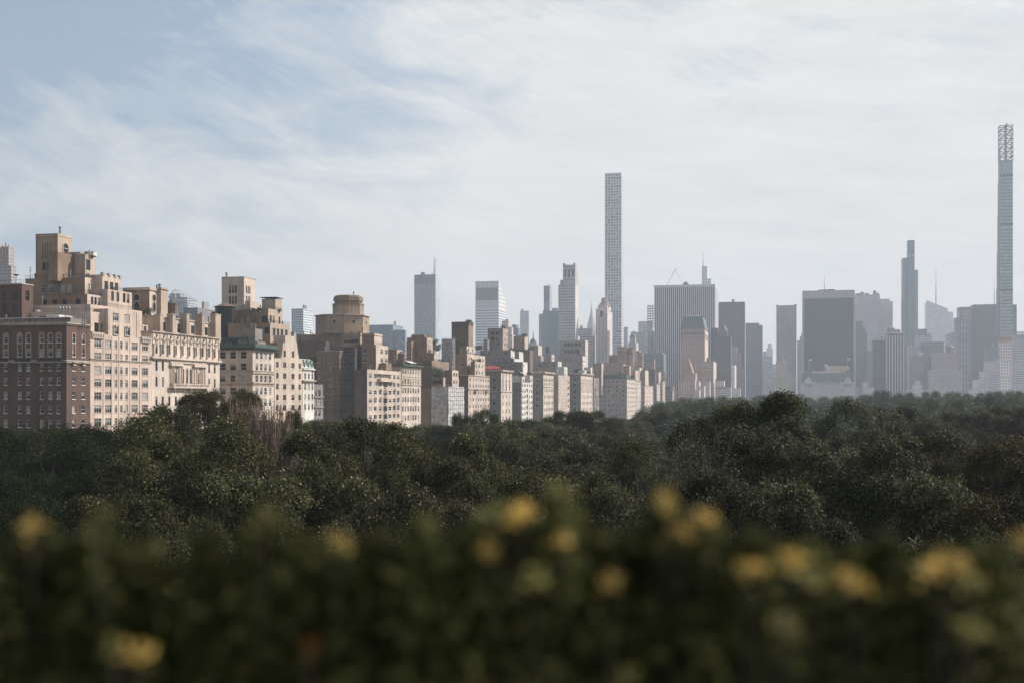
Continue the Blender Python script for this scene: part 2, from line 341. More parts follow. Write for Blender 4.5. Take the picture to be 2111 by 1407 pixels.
# ================================================================== 1 dark red brick block, far left
b = Street('apartment_building', 'dark red brick apartment house with arched top windows at the far left', 'apartment building', 137)
ws = dict(ww=.95, wh=1.65)
nc = [-62, -34, -17, 12, 41, 58.5, 86, 104, 121]
t = b.tier(137, 186, 667, w=34, m='brickd', cols=[152, 171.5], rows=R(755, 29.4, 5), nc=nc, nr=R(755, 29.4, 5), extraW=[(x, yy, .95, hh, 'sash') for x in (152, 171.5) for yy, hh in ((696, 2.0), (725.5, 1.7))], extraN=[(x, yy, .95, hh, 'sash') for x in nc for yy, hh in ((696, 2.0), (725.5, 1.7))], **ws)
b.course(t, 666.8, .28, .5, name='cornice', dent=.5); b.course(t, 669.5, .2, .25, name='cornice'); b.course(t, 743.5, .3, .16); b.course(t, 746.5, .18, .3)
def arch(bl, face, pos, fixed, zc, r, legs, m=M['pink']):
    """stone archivolt round a window head with side jambs"""
    mb = MB(); n = 10; R0, R1 = r, r + .2
    def P(a, z, o): return (pos + a, fixed - o, z) if face == 'N' else (fixed + o, pos + a, z)
    pts = [(math.cos(math.pi * k / n), math.sin(math.pi * k / n)) for k in range(n + 1)]
    for k in range(n):
        (a0, b0), (a1, b1) = pts[k], pts[k + 1]
        q = [(R0 * a0, zc + R0 * b0), (R1 * a0, zc + R1 * b0), (R1 * a1, zc + R1 * b1), (R0 * a1, zc + R0 * b1)]
        mb.face([P(x, z, .07) for x, z in q], m); mb.face([P(q[1][0], q[1][1], 0), P(q[2][0], q[2][1], 0), P(q[2][0], q[2][1], .07), P(q[1][0], q[1][1], .07)], m)
        mb.face([P(q[0][0], q[0][1], .07), P(q[3][0], q[3][1], .07), P(q[3][0], q[3][1], -.1), P(q[0][0], q[0][1], -.1)], m)
    for sx in (-1, 1):
        a, c = sorted((sx * R0, sx * R1))
        if face == 'N': mb.box(pos + a, pos + c, fixed - .07, fixed - .002, zc - legs, zc, m)
        else: mb.box(fixed + .002, fixed + .07, pos + a, pos + c, zc - legs, zc, m)
    bl.part('window_arch', mb)
zc = t['zz'](690.5)
for x in (152, 171.5):
    v = v_at(x, t['u1']); arch(b, 'W', v, t['u1'], zc, .52, 4.9)
    mb = MB(); mb.box(t['u1'] + .003, t['u1'] + .7, v - .9, v + .9, t['zz'](746), t['zz'](744), M['stone']); mb.box(t['u1'] + .003, t['u1'] + .35, v - .6, v + .6, t['zz'](752), t['zz'](746), M['stone']); b.part('balconette', mb)
for x in nc:
    u = u_at(x, t['v0']); arch(b, 'N', u, t['v0'], zc, .52, 4.9)
mb = MB(); 
for x0, x1 in ((-25, 20), (34, 66), (80, 128)):
    a0, a1 = u_at(x0, t['v0']), u_at(x1, t['v0']); mb.box(a0, a1, t['v0'] - .75, t['v0'] - .003, t['zz'](746.5), t['zz'](744.5), M['stone'])
    mb.box(a0, a1, t['v0'] - .75, t['v0'] - .68, t['zz'](744), t['zz'](737), M['iron'])
b.part('balconette', mb)
p1 = b.tier(145, 178, 655, sb=1.6, w=40, z0=t['z1'] - .9, m='grey', par=.3, nc=[-20, 2, 20, 47, 59, 71], nr=[661.5], nw=.9, nh=1.1)
b.one('roof_edge', p1['u0'] - .2, p1['u1'] + .3, p1['v0'] - .4, p1['v0'] + .3, p1['z1'] + .002, p1['z1'] + .16, M['white'])
p2 = b.tier(121.5, 149, 648.5, sb=5.5, xl=96, z0=p1['z1'] - .6, m='white', par=.2, l=7)
mb = MB()
for i, x in enumerate((123, 129.5, 136, 143)):
    for k in range(2):
        u = u_at(x, p2['v0'] + 3 + k * 1.2); z = p2['z1']; mb.prism(u, p2['v0'] + 3 + k * 1.2, z, z + 1.7, .16, .16, 8, M['steel']); mb.prism(u, p2['v0'] + 3 + k * 1.2, z + 1.7, z + 2.0, .28, .1, 8, M['steel'])
b.part('flue', mb)
b.vent(u_at(171, t['v0'] + 5), t['v0'] + 5, t['z1'] - .5, 2.8, .14); b.vent(u_at(175, t['v0'] + 6), t['v0'] + 6, t['z1'] - .5, 2.2, .14)
p3 = b.tier(45, 68.5, 586, sb=17, w=20, z0=t['z1'] - 1, m='brickd', nc=[11, 31], nr=[610, 634], nw=1.1, nh=2.0, cols=[56.5], rows=[608], ww=1.0, wh=2.2, st='dark')
b.course(p3, 585.8, .25, .15, name='cornice'); b.rail(p3['u0'], p3['u1'] - .5, p3['v0'] + .5, p3['v1'], p3['z1'], h=1.1, sp=.9)
mb = MB(); q = (p3['u1'] - 2.2, p3['v0'] + 1.0, p3['z1']); mb.tube(q, (q[0], q[1], q[2] + 2.2), .05, .05, M['iron']); mb.prism(q[0], q[1], q[2] + 2.0, q[2] + 2.35, .15, .75, 14, M['iron']); b.part('satellite_dish', mb)
mb = MB(); w_, h_ = (p3['u1'] - .3, p3['v0'] + 4.6, p3['zz'](650)), 0
mb.box(w_[0] + .5, w_[0] + 1.3, w_[1], w_[1] + 1.8, t['z1'], t['z1'] + 4.2, M['awn'], bottom=False)
for k in range(2): mb.prism(w_[0] + .9, w_[1] - .01, 0, 0, 0, 0, 3, M['iron']) if 0 else None
b.part('air_handler', mb); b.clutter(p1, 3, 2); b.done()
# ================================================================== 2 rosy limestone setback tower
b = Street('apartment_building', 'rosy limestone setback apartment tower with terraces and a square brick top', 'apartment building', 186.2)
cols = [201.8, 224]; rows = R(706, 27.3, 7)
ex = [(x, y, .75, 1.7, 'pair') for x in (239, 250, 261) for y in rows] + [(x, y, 1.9, 1.75, 'cross') for x in (277.5, 299) for y in rows] + [(x, y, 2.0, 1.75, 'cross') for x in cols for y in rows]
t = b.tier(186.2, 312.6, 686, m='beige', w=30, extraW=ex)
t1 = b.tier(223, 281, 636, z0=t['z1'] + .004, m='beige', w=3.4, extraW=[(x, y, 1.7, 1.8, 'cross') for x in (238.5, 262) for y in (651.5, 679.5)], par=.5)
mb = MB()
for x in (238.5, 262):
    v = v_at(x, U0)
    mb.box(U0 + .003, U0 + .25, v - 1.15, v + 1.15, t1['zz'](689.5), t1['zz'](688), M['stone']); mb.box(U0 + .003, U0 + .22, v - 1.15, v - .98, t1['zz'](688), t1['zz'](669), M['stone']); mb.box(U0 + .003, U0 + .22, v + .98, v + 1.15, t1['zz'](688), t1['zz'](669), M['stone']); mb.box(U0 + .003, U0 + .3, v - .25, v + .25, t1['zz'](673), t1['zz'](668), M['stone'])
b.part('window_surround', mb)
mb = MB(); v0, v1 = v_at(281, U0) , v_at(287, U0)      # sloping buttress at the end of the raised bay
mb.face([(U0 + .1, v0, t1['z1']), (U0 + .1, v0, t['z1']), (U0 + .1, v1 + 1, t['z1'])], M['beige']); mb.face([(U0 - 3, v0, t1['z1']), (U0 + .1, v0, t1['z1']), (U0 + .1, v1 + 1, t['z1']), (U0 - 3, v1 + 1, t['z1'])], M['beige']); b.part('buttress', mb)
for yy, h, o in ((739, .22, .25), (742, .12, .12)): b.course(t, yy, h, o)
mb = MB(); 
for x0, x1 in ((188, 213), (290, 309)):
    a0, a1 = v_at(x0, U0), v_at(x1, U0); mb.box(U0 - .4, U0 + .32, a0, a1, t['zz'](696), t['zz'](686) + .3, M['stone'])
    n = 5
    for k in range(n): y = a0 + (k + .5) * (a1 - a0) / n; mb.prism(U0 + .36, y, t['zz'](693), t['zz'](688), .16, .16, 6, M['lroof'])
b.part('terrace_parapet', mb)
mb = MB()
for x in (213, 230, 245, 268, 288): mb.box(U0 + .003, U0 + .09, v_at(x, U0) - .14, v_at(x, U0) + .14, 10, t['z1'] - .3, M['beige'])
b.part('pilaster', mb)
nd = dict(st='door')
t2 = b.tier(187, 222, 642, sb=1.6, w=28, z0=t['z1'] - .9, m='beige', cols=[199, 212], rows=[651, 674], ww=1.5, wh=2.2, st='door', nr=[])
t2b = b.tier(283, 305, 668, sb=3.5, w=20, z0=t['z1'] - .9, m='beige', cols=[291, 299], rows=[679], ww=1.3, wh=2, st='door', nr=[])
t3 = b.tier(186, 293, 627, sb=3.6, w=34, z0=t['z1'], m='beige', cols=[202, 210, 228, 240, 252, 263, 281], rows=[624 + 12], ww=1.4, wh=2.3, st='door', nr=[])
t3n = b.tier(180, 246, 606, sb=7.5, xl=64, z0=t['z1'], m='tan', mW='beige', cols=[190, 197, 204, 218], rows=[620], ww=1.3, wh=2.2, st='door', nc=[92, 113, 133, 161], nr=[623, 650], nw=1.2, nh=1.5)
t3b = b.tier(222, 272, 596, sb=6.2, w=10, z0=t3['z1'] - .5, m='beige', cols=[232, 243, 256, 264], rows=[609], ww=1.2, wh=2.3, st='door', nr=[])
t4 = b.tier(175, 213, 571.5, sb=11, xl=52, z0=t3n['z1'] - .5, m='tan', mW='beige', cols=[183, 190, 199, 206], rows=[592.5], ww=1.2, wh=2.0, st='cross', nc=[88, 104, 130, 143], nr=[593.5], nw=1.3, nh=2.0)
t4b = b.tier(211, 248.5, 566, sb=9, w=10, z0=t3b['z1'] - 1, m='beige', cols=[219, 230, 240], rows=[588], ww=1.1, wh=2.3, st='door', nr=[])
for q in (t4b,):
    mb = MB()
    for f in (0, .33, .66, .93): mb.box(q['u1'] - .5, q['u1'] + .2, q['v0'] + f * (q['v1'] - q['v0']), q['v0'] + f * (q['v1'] - q['v0']) + .7, q['z1'] - .2, q['z1'] + .55, M['stone'])
    b.part('merlon', mb)
for q in (t2, t3, t3n, t3b, t4): b.rail(q['u0'] if q is not t3b else q['u1'] - 1, q['u1'] + .0, q['v0'] + .03, q['v1'] - .05, q['z1'], h=.8)
l1 = b.tier(119, 165, 519, sb=17, xl=100, w=8, z0=t4['z1'] - .9, m='tan', l=6, nr=[])
lo = b.tier(165, 176, 523, sb=15.5, xl=121, z0=t4['z1'] - .9, m='tan', mW='tanlt', nc=[145, 155], nr=[547], nw=1.7, nh=2.2, nst='dark')
tw = b.tier(119, 148, 481, sb=21, xl=73.5, z0=t4['z1'] - 1, m='ochre', mW='tanlt', nc=[91, 101], nr=[548.5], nw=.9, nh=2.0, nst='dark')
b.course(tw, 486, .25, .1); mb = MB()
for x in (88.5, 93.5, 98.5, 103.5): u = u_at(x, tw['v0']); mb.box(u - .06, u + .06, tw['v0'] - .1, tw['v0'] - .003, tw['zz'](533), tw['zz'](500), M['brown'])
b.part('pilaster', mb)
mb = MB(); vc = (tw['v0'] + tw['v1']) / 2 + .3; zc = tw['zz'](509)
P = [(math.cos(k * math.pi / 8), math.sin(k * math.pi / 8)) for k in range(16)]
mb.face([(tw['u1'] + .03, vc + 1.15 * a, zc + 1.25 * d) for a, d in P], M['glass'])
for k in range(16):
    a, d = P[k], P[(k + 1) % 16]; mb.face([(tw['u1'] + .12, vc + 1.15 * a[0], zc + 1.25 * a[1]), (tw['u1'] + .12, vc + 1.5 * a[0], zc + 1.6 * a[1]), (tw['u1'] + .12, vc + 1.5 * d[0], zc + 1.6 * d[1]), (tw['u1'] + .12, vc + 1.15 * d[0], zc + 1.25 * d[1])], M['stone'])
mb.box(tw['u1'] + .003, tw['u1'] + .06, vc - 1.15, vc + 1.15, zc - .05, zc + .05, M['frame']); b.part('round_window', mb)
b.vent(tw['u1'] - 1, tw['v0'] + 2.4, tw['z1'] - .5, 2.2, .22)
g = b.tier(176, 197, 524, sb=14, w=7, z0=t4['z1'] - .9, m='tanlt', mW='stone', par=.3, cols=[182], rows=[545], ww=1.3, wh=2.6, st='door', nr=[])
b.course(lo, 522.5, .35, .25, name='cornice')
b.acs(5, tw['u1'] + 1, lo['u1'] - 1, lo['v0'] + 1, lo['v0'] + 4, lo['z1'] - .8); b.acs(4, g['u1'] - 4, g['u1'] - .5, g['v0'] + 1, g['v1'] - 1, g['z1'] - .3); b.acs(3, t4['u1'] - 4, t4['u1'] - 1.2, t4['v0'] + 4, t4['v1'] - 1, t4['z1'])
b.clutter(t4, 2, 3); b.clutter(t3, 0, 3); b.done()
# ================================================================== 2b square tower house behind
b = Street('apartment_building', 'square tan penthouse tower with round windows and a chimney, behind the setback tower', 'apartment building', 308)
q = b.tier(308, 341, 595.5, sb=13, xl=254, m='tan', mW='buff', nc=[], nr=[])
b.course(q, 598, .4, .3, name='cornice'); b.course(q, 594.5, .3, .15, name='cornice')
mb = MB()
for f, k in (('N', 282), ('W', 317.5)):
    for yy, rr in ((613, .9), (632, 0.8)):
        zc = q['zz'](yy); P = [(math.cos(j * math.pi / 8) * rr, math.sin(j * math.pi / 8) * rr * (1 if yy < 620 else 1.7)) for j in range(16)]
        if f == 'N': u = u_at(k, q['v0']); mb.face([(u + a, q['v0'] - .03, zc + d) for a, d in P], M['glass']); 
        else: v = v_at(k, q['u1']); mb.face([(q['u1'] + .03, v + a, zc + d) for a, d in P], M['glass'])
        for j in range(16):
            a, d = P[j], P[(j + 1) % 16]; e = 1.25
            if f == 'N': mb.face([(u + a[0], q['v0'] - .08, zc + a[1]), (u + d[0], q['v0'] - .08, zc + d[1]), (u + d[0] * e, q['v0'] - .08, zc + d[1] * e), (u + a[0] * e, q['v0'] - .08, zc + a[1] * e)], M['stone'])
            else: mb.face([(q['u1'] + .08, v + a[0], zc + a[1]), (q['u1'] + .08, v + d[0], zc + d[1]), (q['u1'] + .08, v + d[0] * e, zc + d[1] * e), (q['u1'] + .08, v + a[0] * e, zc + a[1] * e)], M['stone'])
b.part('round_window', mb)
v0, v1 = v_at(325, q['u1']), v_at(339, q['u1']); b.one('chimney', q['u1'] + .003, q['u1'] + 1.0, v0, v1, 30, q['z1'] + .3, M['tanlt']); b.one('chimney_cap', q['u1'] - .2, q['u1'] + 1.3, v0 - .3, v1 + .3, q['z1'] + .302, q['z1'] + .8, M['stone'])
b.vent(q['u1'] - .5, (v0 + v1) / 2, q['z1'], 1.6, .3); b.vent(q['u1'] - .5, v0 + .4, q['z1'], 1.2, .2); b.done()
# ================================================================== 3 limestone palazzo
b = Street('apartment_building', 'pale limestone palazzo with carved frieze, triple arched window and balcony', 'apartment building', 312.8)
cx = [322.6, 335.6, 349.2, 362.5, 376.6, 390.6, 404.2, 417.8, 431.1, 442.6]
tall = [(x, 717, 1.15, 2.5, 'tall') for x in cx] + [(x, y, 1.15, 2.4, 'tall') for x in (cx[0], cx[1], cx[8], cx[9]) for y in (752.5, 785.5, 826)] + [(x, y, 1.15, 2.4, 'tall') for x in cx[2:8] for y in (826, 860)]
t = b.tier(312.8, 452.8, 684, m='lime', w=26, extraW=tall + [(349.2 + 12.5, 776, 1.2, 2.9, 'dark'), (409, 776, 1.2, 2.9, 'dark')] + [(x, 771, 1.15, 4.2, 'dark') for x in (377.3, 385.3, 393.3)])
b.course(t, 683.8, .25, .5, name='cornice'); b.course(t, 734, .2, .25); b.course(t, 737.5, .5, .75, 'lime', 'cornice', .8); 
mb = MB(); L = t['v1'] - t['v0']; rng = random.Random(3)
for i in range(11):
    v = t['v0'] + .6 + i * (L - 1.2) / 10; mb.box(U0 + .003, U0 + .2, v - .22, v + .22, t['zz'](731), t['zz'](686), M['lime']); mb.prism(U0 + .25, v, t['zz'](727), t['zz'](712), .14, .14, 8, M['stone'])
    mb.prism(U0 + .2, v, t['zz'](712), t['zz'](708), .1, .36, 8, M['stone']); mb.box(U0 + .003, U0 + .5, v - .3, v + .3, t['zz'](731), t['zz'](728), M['stone'])
    if i < 10:
        w2 = (L - 1.2) / 10
        for k in range(9):      # garland over each window
            a = k / 8; mb.prism(U0 + .16, v + .3 + a * (w2 - .6), t['zz'](695) - .55 * math.sin(a * math.pi) - .15, t['zz'](695) - .55 * math.sin(a * math.pi) + .22, .17, .1, 6, M['stone'])
        mb.prism(U0 + .2, v + w2 / 2, t['zz'](693), t['zz'](688), .3, .2, 7, M['stone']); mb.box(U0 + .003, U0 + .16, v + w2 / 2 - .7, v + w2 / 2 + .7, t['zz'](704), t['zz'](702.5), M['stone'])
b.part('carved_frieze', mb)
mb = MB(); va, vb = v_at(349, U0), v_at(423.5, U0)
mb.box(U0 + .003, U0 + 1.3, va, vb, t['zz'](798), t['zz'](795), M['lime']); mb.box(U0 + 1.1, U0 + 1.3, va, vb, t['zz'](790), t['zz'](788.5), M['lime'])
y = va
while y < vb: mb.prism(U0 + 1.2, y + .1, t['zz'](795), t['zz'](790), .09, .07, 6, M['lime']); y += .38
for y in (va, (va + vb) / 2 - 3, (va + vb) / 2 + 3, vb - .4): mb.box(U0 + 1.05, U0 + 1.35, y, y + .4, t['zz'](795), t['zz'](788), M['lime'])
for y in (va + 1, vb - 1.5, (va + vb) / 2): mb.box(U0 + .003, U0 + 1.0, y, y + .4, t['zz'](803), t['zz'](798.2), M['stone'])
b.part('balcony', mb)
mb = MB()
for x in (352, 356, 366, 372, 398.5, 403.5, 414, 419.5):
    v = v_at(x, U0); mb.prism(U0 + .42, v, t['zz'](786), t['zz'](754), .24, .21, 10, M['lime']); mb.prism(U0 + .42, v, t['zz'](754), t['zz'](751), .22, .4, 8, M['stone']); mb.prism(U0 + .42, v, t['zz'](792), t['zz'](786), .36, .3, 8, M['stone'])
mb.box(U0 + .003, U0 + .7, va, v_at(373, U0), t['zz'](750.8), t['zz'](745), M['lime']); mb.box(U0 + .003, U0 + .7, v_at(397, U0), vb, t['zz'](750.8), t['zz'](745), M['lime']); mb.box(U0 + .003, U0 + .35, va, vb, t['zz'](745), t['zz'](741), M['stone'])
b.part('column_screen', mb)
for x in (377.3, 385.3, 393.3): arch(b, 'W', v_at(x, U0), U0 + .01, t['zz'](760), .56, 3.2, M['lime'])
ph = b.tier(321, 441, 650, sb=4.5, w=12, z0=t['z1'] - .9, m='buff', cols=[338, 352, 369, 380, 397, 412, 425, 437], rows=[671], ww=1.3, wh=2.2, st='door', nr=[])
b.course(ph, 653, .25, .25, name='cornice')
for x, w in ((319, 1.5), (345, 1.6), (374, 1.6), (406, 1.6), (434, 3.2)):
    v = v_at(x, U0 - 4.4); b.chimney(U0 - 4.48, v, t['z1'] - .5, 1.6, z_at(645, U0 - 4.4, v) - t['z1'], M['tanlt'], w)
for x in (361, 372, 393, 420, 430, 436): v = v_at(x, U0 - 8); b.vent(U0 - 8, v, ph['z1'] - .8, 2.6, .2)
b.clutter(ph, 4, 2); b.done()
# ================================================================== 4 tan setback tower with pale lift tower (inner lots)
b = Street('apartment_building', 'tan brick setback house with a pale six-windowed lift tower, behind the green cornice block', 'apartment building', 557)
a1 = b.tier(557, 597, 665, sb=7, xl=470, m='tan', mW='tanlt', cols=[565, 573, 581, 590], rows=[683], ww=1.6, wh=2.4, st='door', nc=[534, 550], nr=[681], nw=1.6, nh=2.2, nst='door')
a2 = b.tier(553, 583, 636, sb=11, xl=531, z0=a1['z1'] - 1, m='tan', mW='tanlt', cols=[558, 564, 576], rows=[657], ww=1.5, wh=2.4, st='door', nc=[545], nr=[658], nw=2, nh=2.2, nst='door')
a3 = b.tier(541, 560, 638, sb=16, xl=484, z0=a1['z1'] - 1, m='tan', nc=[512], nr=[656], nw=1, nh=1.6)
a4 = b.tier(567.5, 573.5, 616, sb=12.5, xl=540, z0=a2['z1'] - 1, m='tanlt', l=5); b.one('roof_slab', a4['u0'] - .5, a4['u1'] + .5, a4['v0'] - .5, a4['v1'] + .5, a4['z1'] + .4, a4['z1'] + .6, M['iron'])
a5 = b.tier(528, 552, 641, sb=21, xl=436, z0=20, m='tan')
ti = b.tier(503, 520.5, 571, sb=26, xl=457, z0=a5['z1'] - 1.5, m='buff', mW='lime', nc=[474, 480, 486], nr=[596, 618.5], nw=.75, nh=2.6, nst='dark', cols=[508.5, 511.8, 515], rows=[596, 617], ww=.6, wh=2.6, st='dark', l=9)
b.course(ti, 571.5, .25, .12, name='cornice'); ti2 = b.tier(516, 529, 620, sb=23, xl=505, z0=a5['z1'] - 1, m='buff', l=7)
b.vent(u_at(467, ti['v0'] + 2), ti['v0'] + 2, ti['z1'] - .4, 2, .3)
for q in (a1, a2): b.rail(q['u0'] + 2, q['u1'], q['v0'] + .03, q['v1'], q['z1'], h=1)
b.clutter(a3, 2, 3); b.clutter(a1, 2, 2); b.done()
# ================================================================== 5 green cornice block
b = Street('apartment_building', 'buff stone apartment block with dark green bracketed cornice and dark glass rooftop room', 'apartment building', 521)
cw = [529.5, 538.7, 547.4, 556.6]; rr = [731, 755, 779.5, 805, 829]
t = b.tier(521, 565, 716, xl=436, m='buff', mW='lime', cols=cw, rows=rr, ww=1.2, wh=2.1, st='sash', nc=[442, 459.2, 480.2, 502], nw=1.9, nh=2.1, nst='sash', extraW=())
b.course(t, 716, 1.1, 1.5, 'dgreen', 'cornice', .9); b.course(t, 721, .45, .5, 'dgreen', 'cornice'); b.course(t, 763.5, .3, .25); b.course(t, 768.5, .5, .35); b.course(t, 789, .5, .5); b.course(t, 793, .25, .2)
mb = MB()
for x in (526, 534, 543, 552, 561): v = v_at(x, U0); mb.box(U0 + .003, U0 + .08, v - .22, v + .22, t['zz'](787), t['zz'](772), M['stone'])
for x in (470, 491, 512): u = u_at(x, t['v0']); mb.box(u - .9, u + .9, t['v0'] - .06, t['v0'] - .003, t['zz'](786), t['zz'](773), M['stone'])
b.part('relief_panel', mb)
pg = b.tier(513.5, 534, 694, sb=4.2, xl=452, z0=t['z1'] - .9, m='dgreen', par=.2, nc=[467, 483, 499], nr=[704.5], nw=3.0, nh=2.1, nst='door', l=8)
ba = b.tier(526, 531, 677, sb=3, xl=500, z0=t['z1'] - .9, m='grey', par=.3, l=5, nc=[], nr=[]); ba2 = b.tier(531, 548, 703, sb=1.5, w=6, z0=t['z1'] - .9, m='grey', par=.2, cols=[534, 540], rows=[708], ww=1.6, wh=2, st='door')
b.vent(ba['u1'] - 1, ba['v0'] + 2, ba['z1'] - .3, 1.2, .3); b.vent(ba['u1'] - 2.2, ba['v0'] + 2, ba['z1'] - .3, 1.6, .2); b.clutter(t, 3, 4); b.done()
# dark louvred water tank on its own legs
tk = Bld('water_tank', 'black louvred rooftop water tank with low rusty roof, left of the green cornice block', 'water tank', *(lambda v: (u_at(464, v), v))(352))
mb = MB(); u, v = tk.ref[0], tk.ref[1]; zt, zb = z_at(634, u, v), z_at(700, u, v); rr_ = 20 / F * dep(u, v)
mb.prism(u, v, zb, zt, rr_, rr_, 8, M['iron'], rot=.4)
for k in range(26): z = zb + (zt - zb) * k / 26; mb.prism(u, v, z, z + .12, rr_ + .08, rr_ + .12, 8, M['dgreen' if k % 9 else 'iron'], rot=.4)
tk.part('tank', mb); mb = MB(); mb.prism(u, v, zt, zt + .2, rr_ + .4, rr_ + .5, 8, M['iron'], rot=.4); mb.prism(u, v, zt + .2, z_at(624, u, v), rr_ + .5, .2, 8, plain('rusty_tank_roof', (.16, .09, .07)), rot=.4); tk.part('roof', mb)
mb = MB()
for k in range(8): a = .4 + k * math.pi / 4; mb.tube((u + rr_ * .9 * math.cos(a), v + rr_ * .9 * math.sin(a), zb - 12), (u + rr_ * .9 * math.cos(a), v + rr_ * .9 * math.sin(a), zb), .15, .15, M['iron'])
tk.part('stand', mb)
# ================================================================== 6 Dutch gable house
b = Street('apartment_building', 'buff house with a curved Dutch gable, right of the green cornice block', 'apartment building', 566)
cg = [571.7, 586.8, 603.8, 617.8]; rr = [750, 773, 795.5, 818, 840]
t = b.tier(566, 624, 737, m='buff', w=22, extraW=[(x, y, 1.7 if x in cg[1:3] else 1.3, 1.7, 'dark') for x in cg for y in rr])
g = b.tier(584, 612.5, 706, z0=t['z1'] + .004, m='buff', w=4, cols=[586.8, 603.8], rows=[728], ww=1.3, wh=2, st='dark', par=.3)
g2 = b.tier(588, 609, 691, z0=g['z1'] + .004, m='buff', w=4, cols=[596], rows=[706], ww=1.6, wh=1.9, st='cross', par=.3)
mb = MB(); 
for va, vb, za, zb in ((g['v1'], g['v1'] + 2.6, g['z1'], t['z1']), (g['v0'], g['v0'] - 2.2, g['z1'], t['z1']), (g2['v1'], g['v1'], g2['z1'], g['z1'])):
    prev = None
    for k in range(7):
        a = k / 6; y = va + (vb - va) * (1 - math.cos(a * math.pi / 2)); z = za + (zb - za) * math.sin(a * math.pi / 2); y = va + (vb - va) * a; z = za + (zb - za) * (1 - (1 - a) ** 2.2)
        if prev: mb.face([(U0, prev[0], prev[1]), (U0, y, z), (U0 - .8, y, z), (U0 - .8, prev[0], prev[1])], M['stone']); mb.face([(U0, prev[0], prev[1]), (U0, prev[0], zb), (U0, y, zb), (U0, y, z)], M['buff'])
        prev = (y, z)
b.part('gable_scroll', mb)
w = b.tier(571, 583, 706, sb=2, w=9, z0=t['z1'] - .9, m='tan'); w2 = b.tier(575, 612, 701, sb=6, w=14, z0=t['z1'] - .9, m='buff')
b.chimney(U0 - 1.8, v_at(610, U0), g['z1'] - 2, 1.2, 5.5, M['buff']); mb = MB(); mb.prism(U0 - .9, v_at(611, U0), g2['z1'], g2['z1'] + 1.6, .35, .05, 8, M['stone']); b.part('urn', mb)
mb = MB()
for x in cg[1:]:
    for y in rr[:4]: v = v_at(x, U0); mb.box(U0 + .003, U0 + .04, v - .35, v + .35, t['zz'](y + 9.5), t['zz'](y + 8), M['iron'])
b.part('air_vent_grilles', mb); b.clutter(w2, 3, 4); b.done()
# ================================================================== 7 small white mansard house
b = Street('town_house', 'narrow white town house with pale green copper mansard roof', 'town house', 624.5)
t = b.tier(624.5, 647.5, 761, m='white', w=16, cols=[629, 636.7, 644], rows=[774, 796, 817, 837.6], ww=.95, wh=1.9, par=.2)
b.course(t, 761, .5, .5, 'white', 'cornice'); b.course(t, 784.5, .35, .9, 'stone')
mb = MB(); z0, z1 = t['z1'] + .6, t['zz'](738.5); i = 1.2
u0, u1, v0, v1 = t['u0'], t['u1'], t['v0'], t['v1']
mb.face([(u0, v0, z0), (u1, v0, z0), (u1 - i, v0 + .4, z1), (u0, v0 + .4, z1)], M['copperlt']); mb.face([(u1, v0, z0), (u1, v1, z0), (u1 - i, v1 - .3, z1), (u1 - i, v0 + .4, z1)], M['copperlt']); mb.face([(u0, v0 + .4, z1), (u1 - i, v0 + .4, z1), (u1 - i, v1 - .3, z1), (u0, v1 - .3, z1)], M['copperlt'])
b.part('mansard_roof', mb)
for x in (629, 636.7, 644):
    v = v_at(x, U0); mb = MB(); mb.box(U0 - 1.4, U0 - .15, v - .75, v + .75, z0, z0 + 2.1, M['copperlt']); mb.face([(U0 - .15, v - .85, z0 + 2.1), (U0 - .15, v + .85, z0 + 2.1), (U0 - .15, v, z0 + 2.7)], M['copperlt']); mb.face([(U0 - .15, v + .85, z0 + 2.1), (U0 - 1.4, v + .85, z0 + 2.1), (U0 - 1.4, v, z0 + 2.7), (U0 - .15, v, z0 + 2.7)], M['copperlt']); mb.face([(U0 - .1, v - .45, z0 + .3), (U0 - .1, v + .45, z0 + .3), (U0 - .1, v + .45, z0 + 1.9), (U0 - .1, v - .45, z0 + 1.9)], M['glass']); b.part('dormer', mb)
b.clutter(t, 0, 2); b.done()
# ================================================================== 8 low modern house
b = Street('town_house', 'low grey modern house with ribbon windows beside the white mansard house', 'town house', 648)
t = b.tier(648, 666, 791, m='grey', w=14, cols=[658.5], rows=[809, 829, 850], ww=3.6, wh=2.2, st='tall', extraW=[(651.5, y, .8, 2.2, 'tall') for y in (809, 829, 850)])
for y in (819, 840): b.course(t, y, .5, .35, 'grey', 'ledge')
b.done()
# ================================================================== 9 big tan block with octagonal drum
b = Street('apartment_building', 'large tan brick apartment block crowned by an octagonal drum tower', 'apartment building', 757)
cw = [763.5, 773.6, 784, 804, 812.7, 821]
t = b.tier(757, 826.5, 760, xl=731, m='brown', mW='buff', extraW=[(x, y, 1.55, 1.55, 'sash') for x in cw for y in R(773, 17.2, 6)] + [(794.5, y, 2.3, 2.0, 'door') for y in R(790.4, 17.2, 5)])
mb = MB(); 
for y in R(773, 17.2, 6)[1:]: 
    v = v_at(794.5, U0); mb.box(U0 + .003, U0 + .5, v - 1.4, v + 1.4, t['zz'](y + 7.6), t['zz'](y + 6.2), M['buff'])
b.part('balcony_slabs', mb); mb = MB(); va, vb = v_at(778, U0), v_at(810, U0); mb.box(U0 + .003, U0 + 1.5, va, vb, t['zz'](784.5), t['zz'](778), M['buff']); mb.box(U0 - 3, U0 + 1.3, va - .5, vb - 3, t['zz'](769), t['zz'](768), M['lroof']); b.part('balcony', mb)
mb = MB()
for x, y in ((763.5, 784), (773.6, 818), (784, 818), (784, 800), (812.7, 800), (821, 818), (812.7, 835), (821, 835)): v = v_at(x, U0); mb.box(U0 + .003, U0 + .55, v - .35, v + .35, t['zz'](y + 3.4), t['zz'](y), M['steel'])
b.part('air_conditioners', mb)
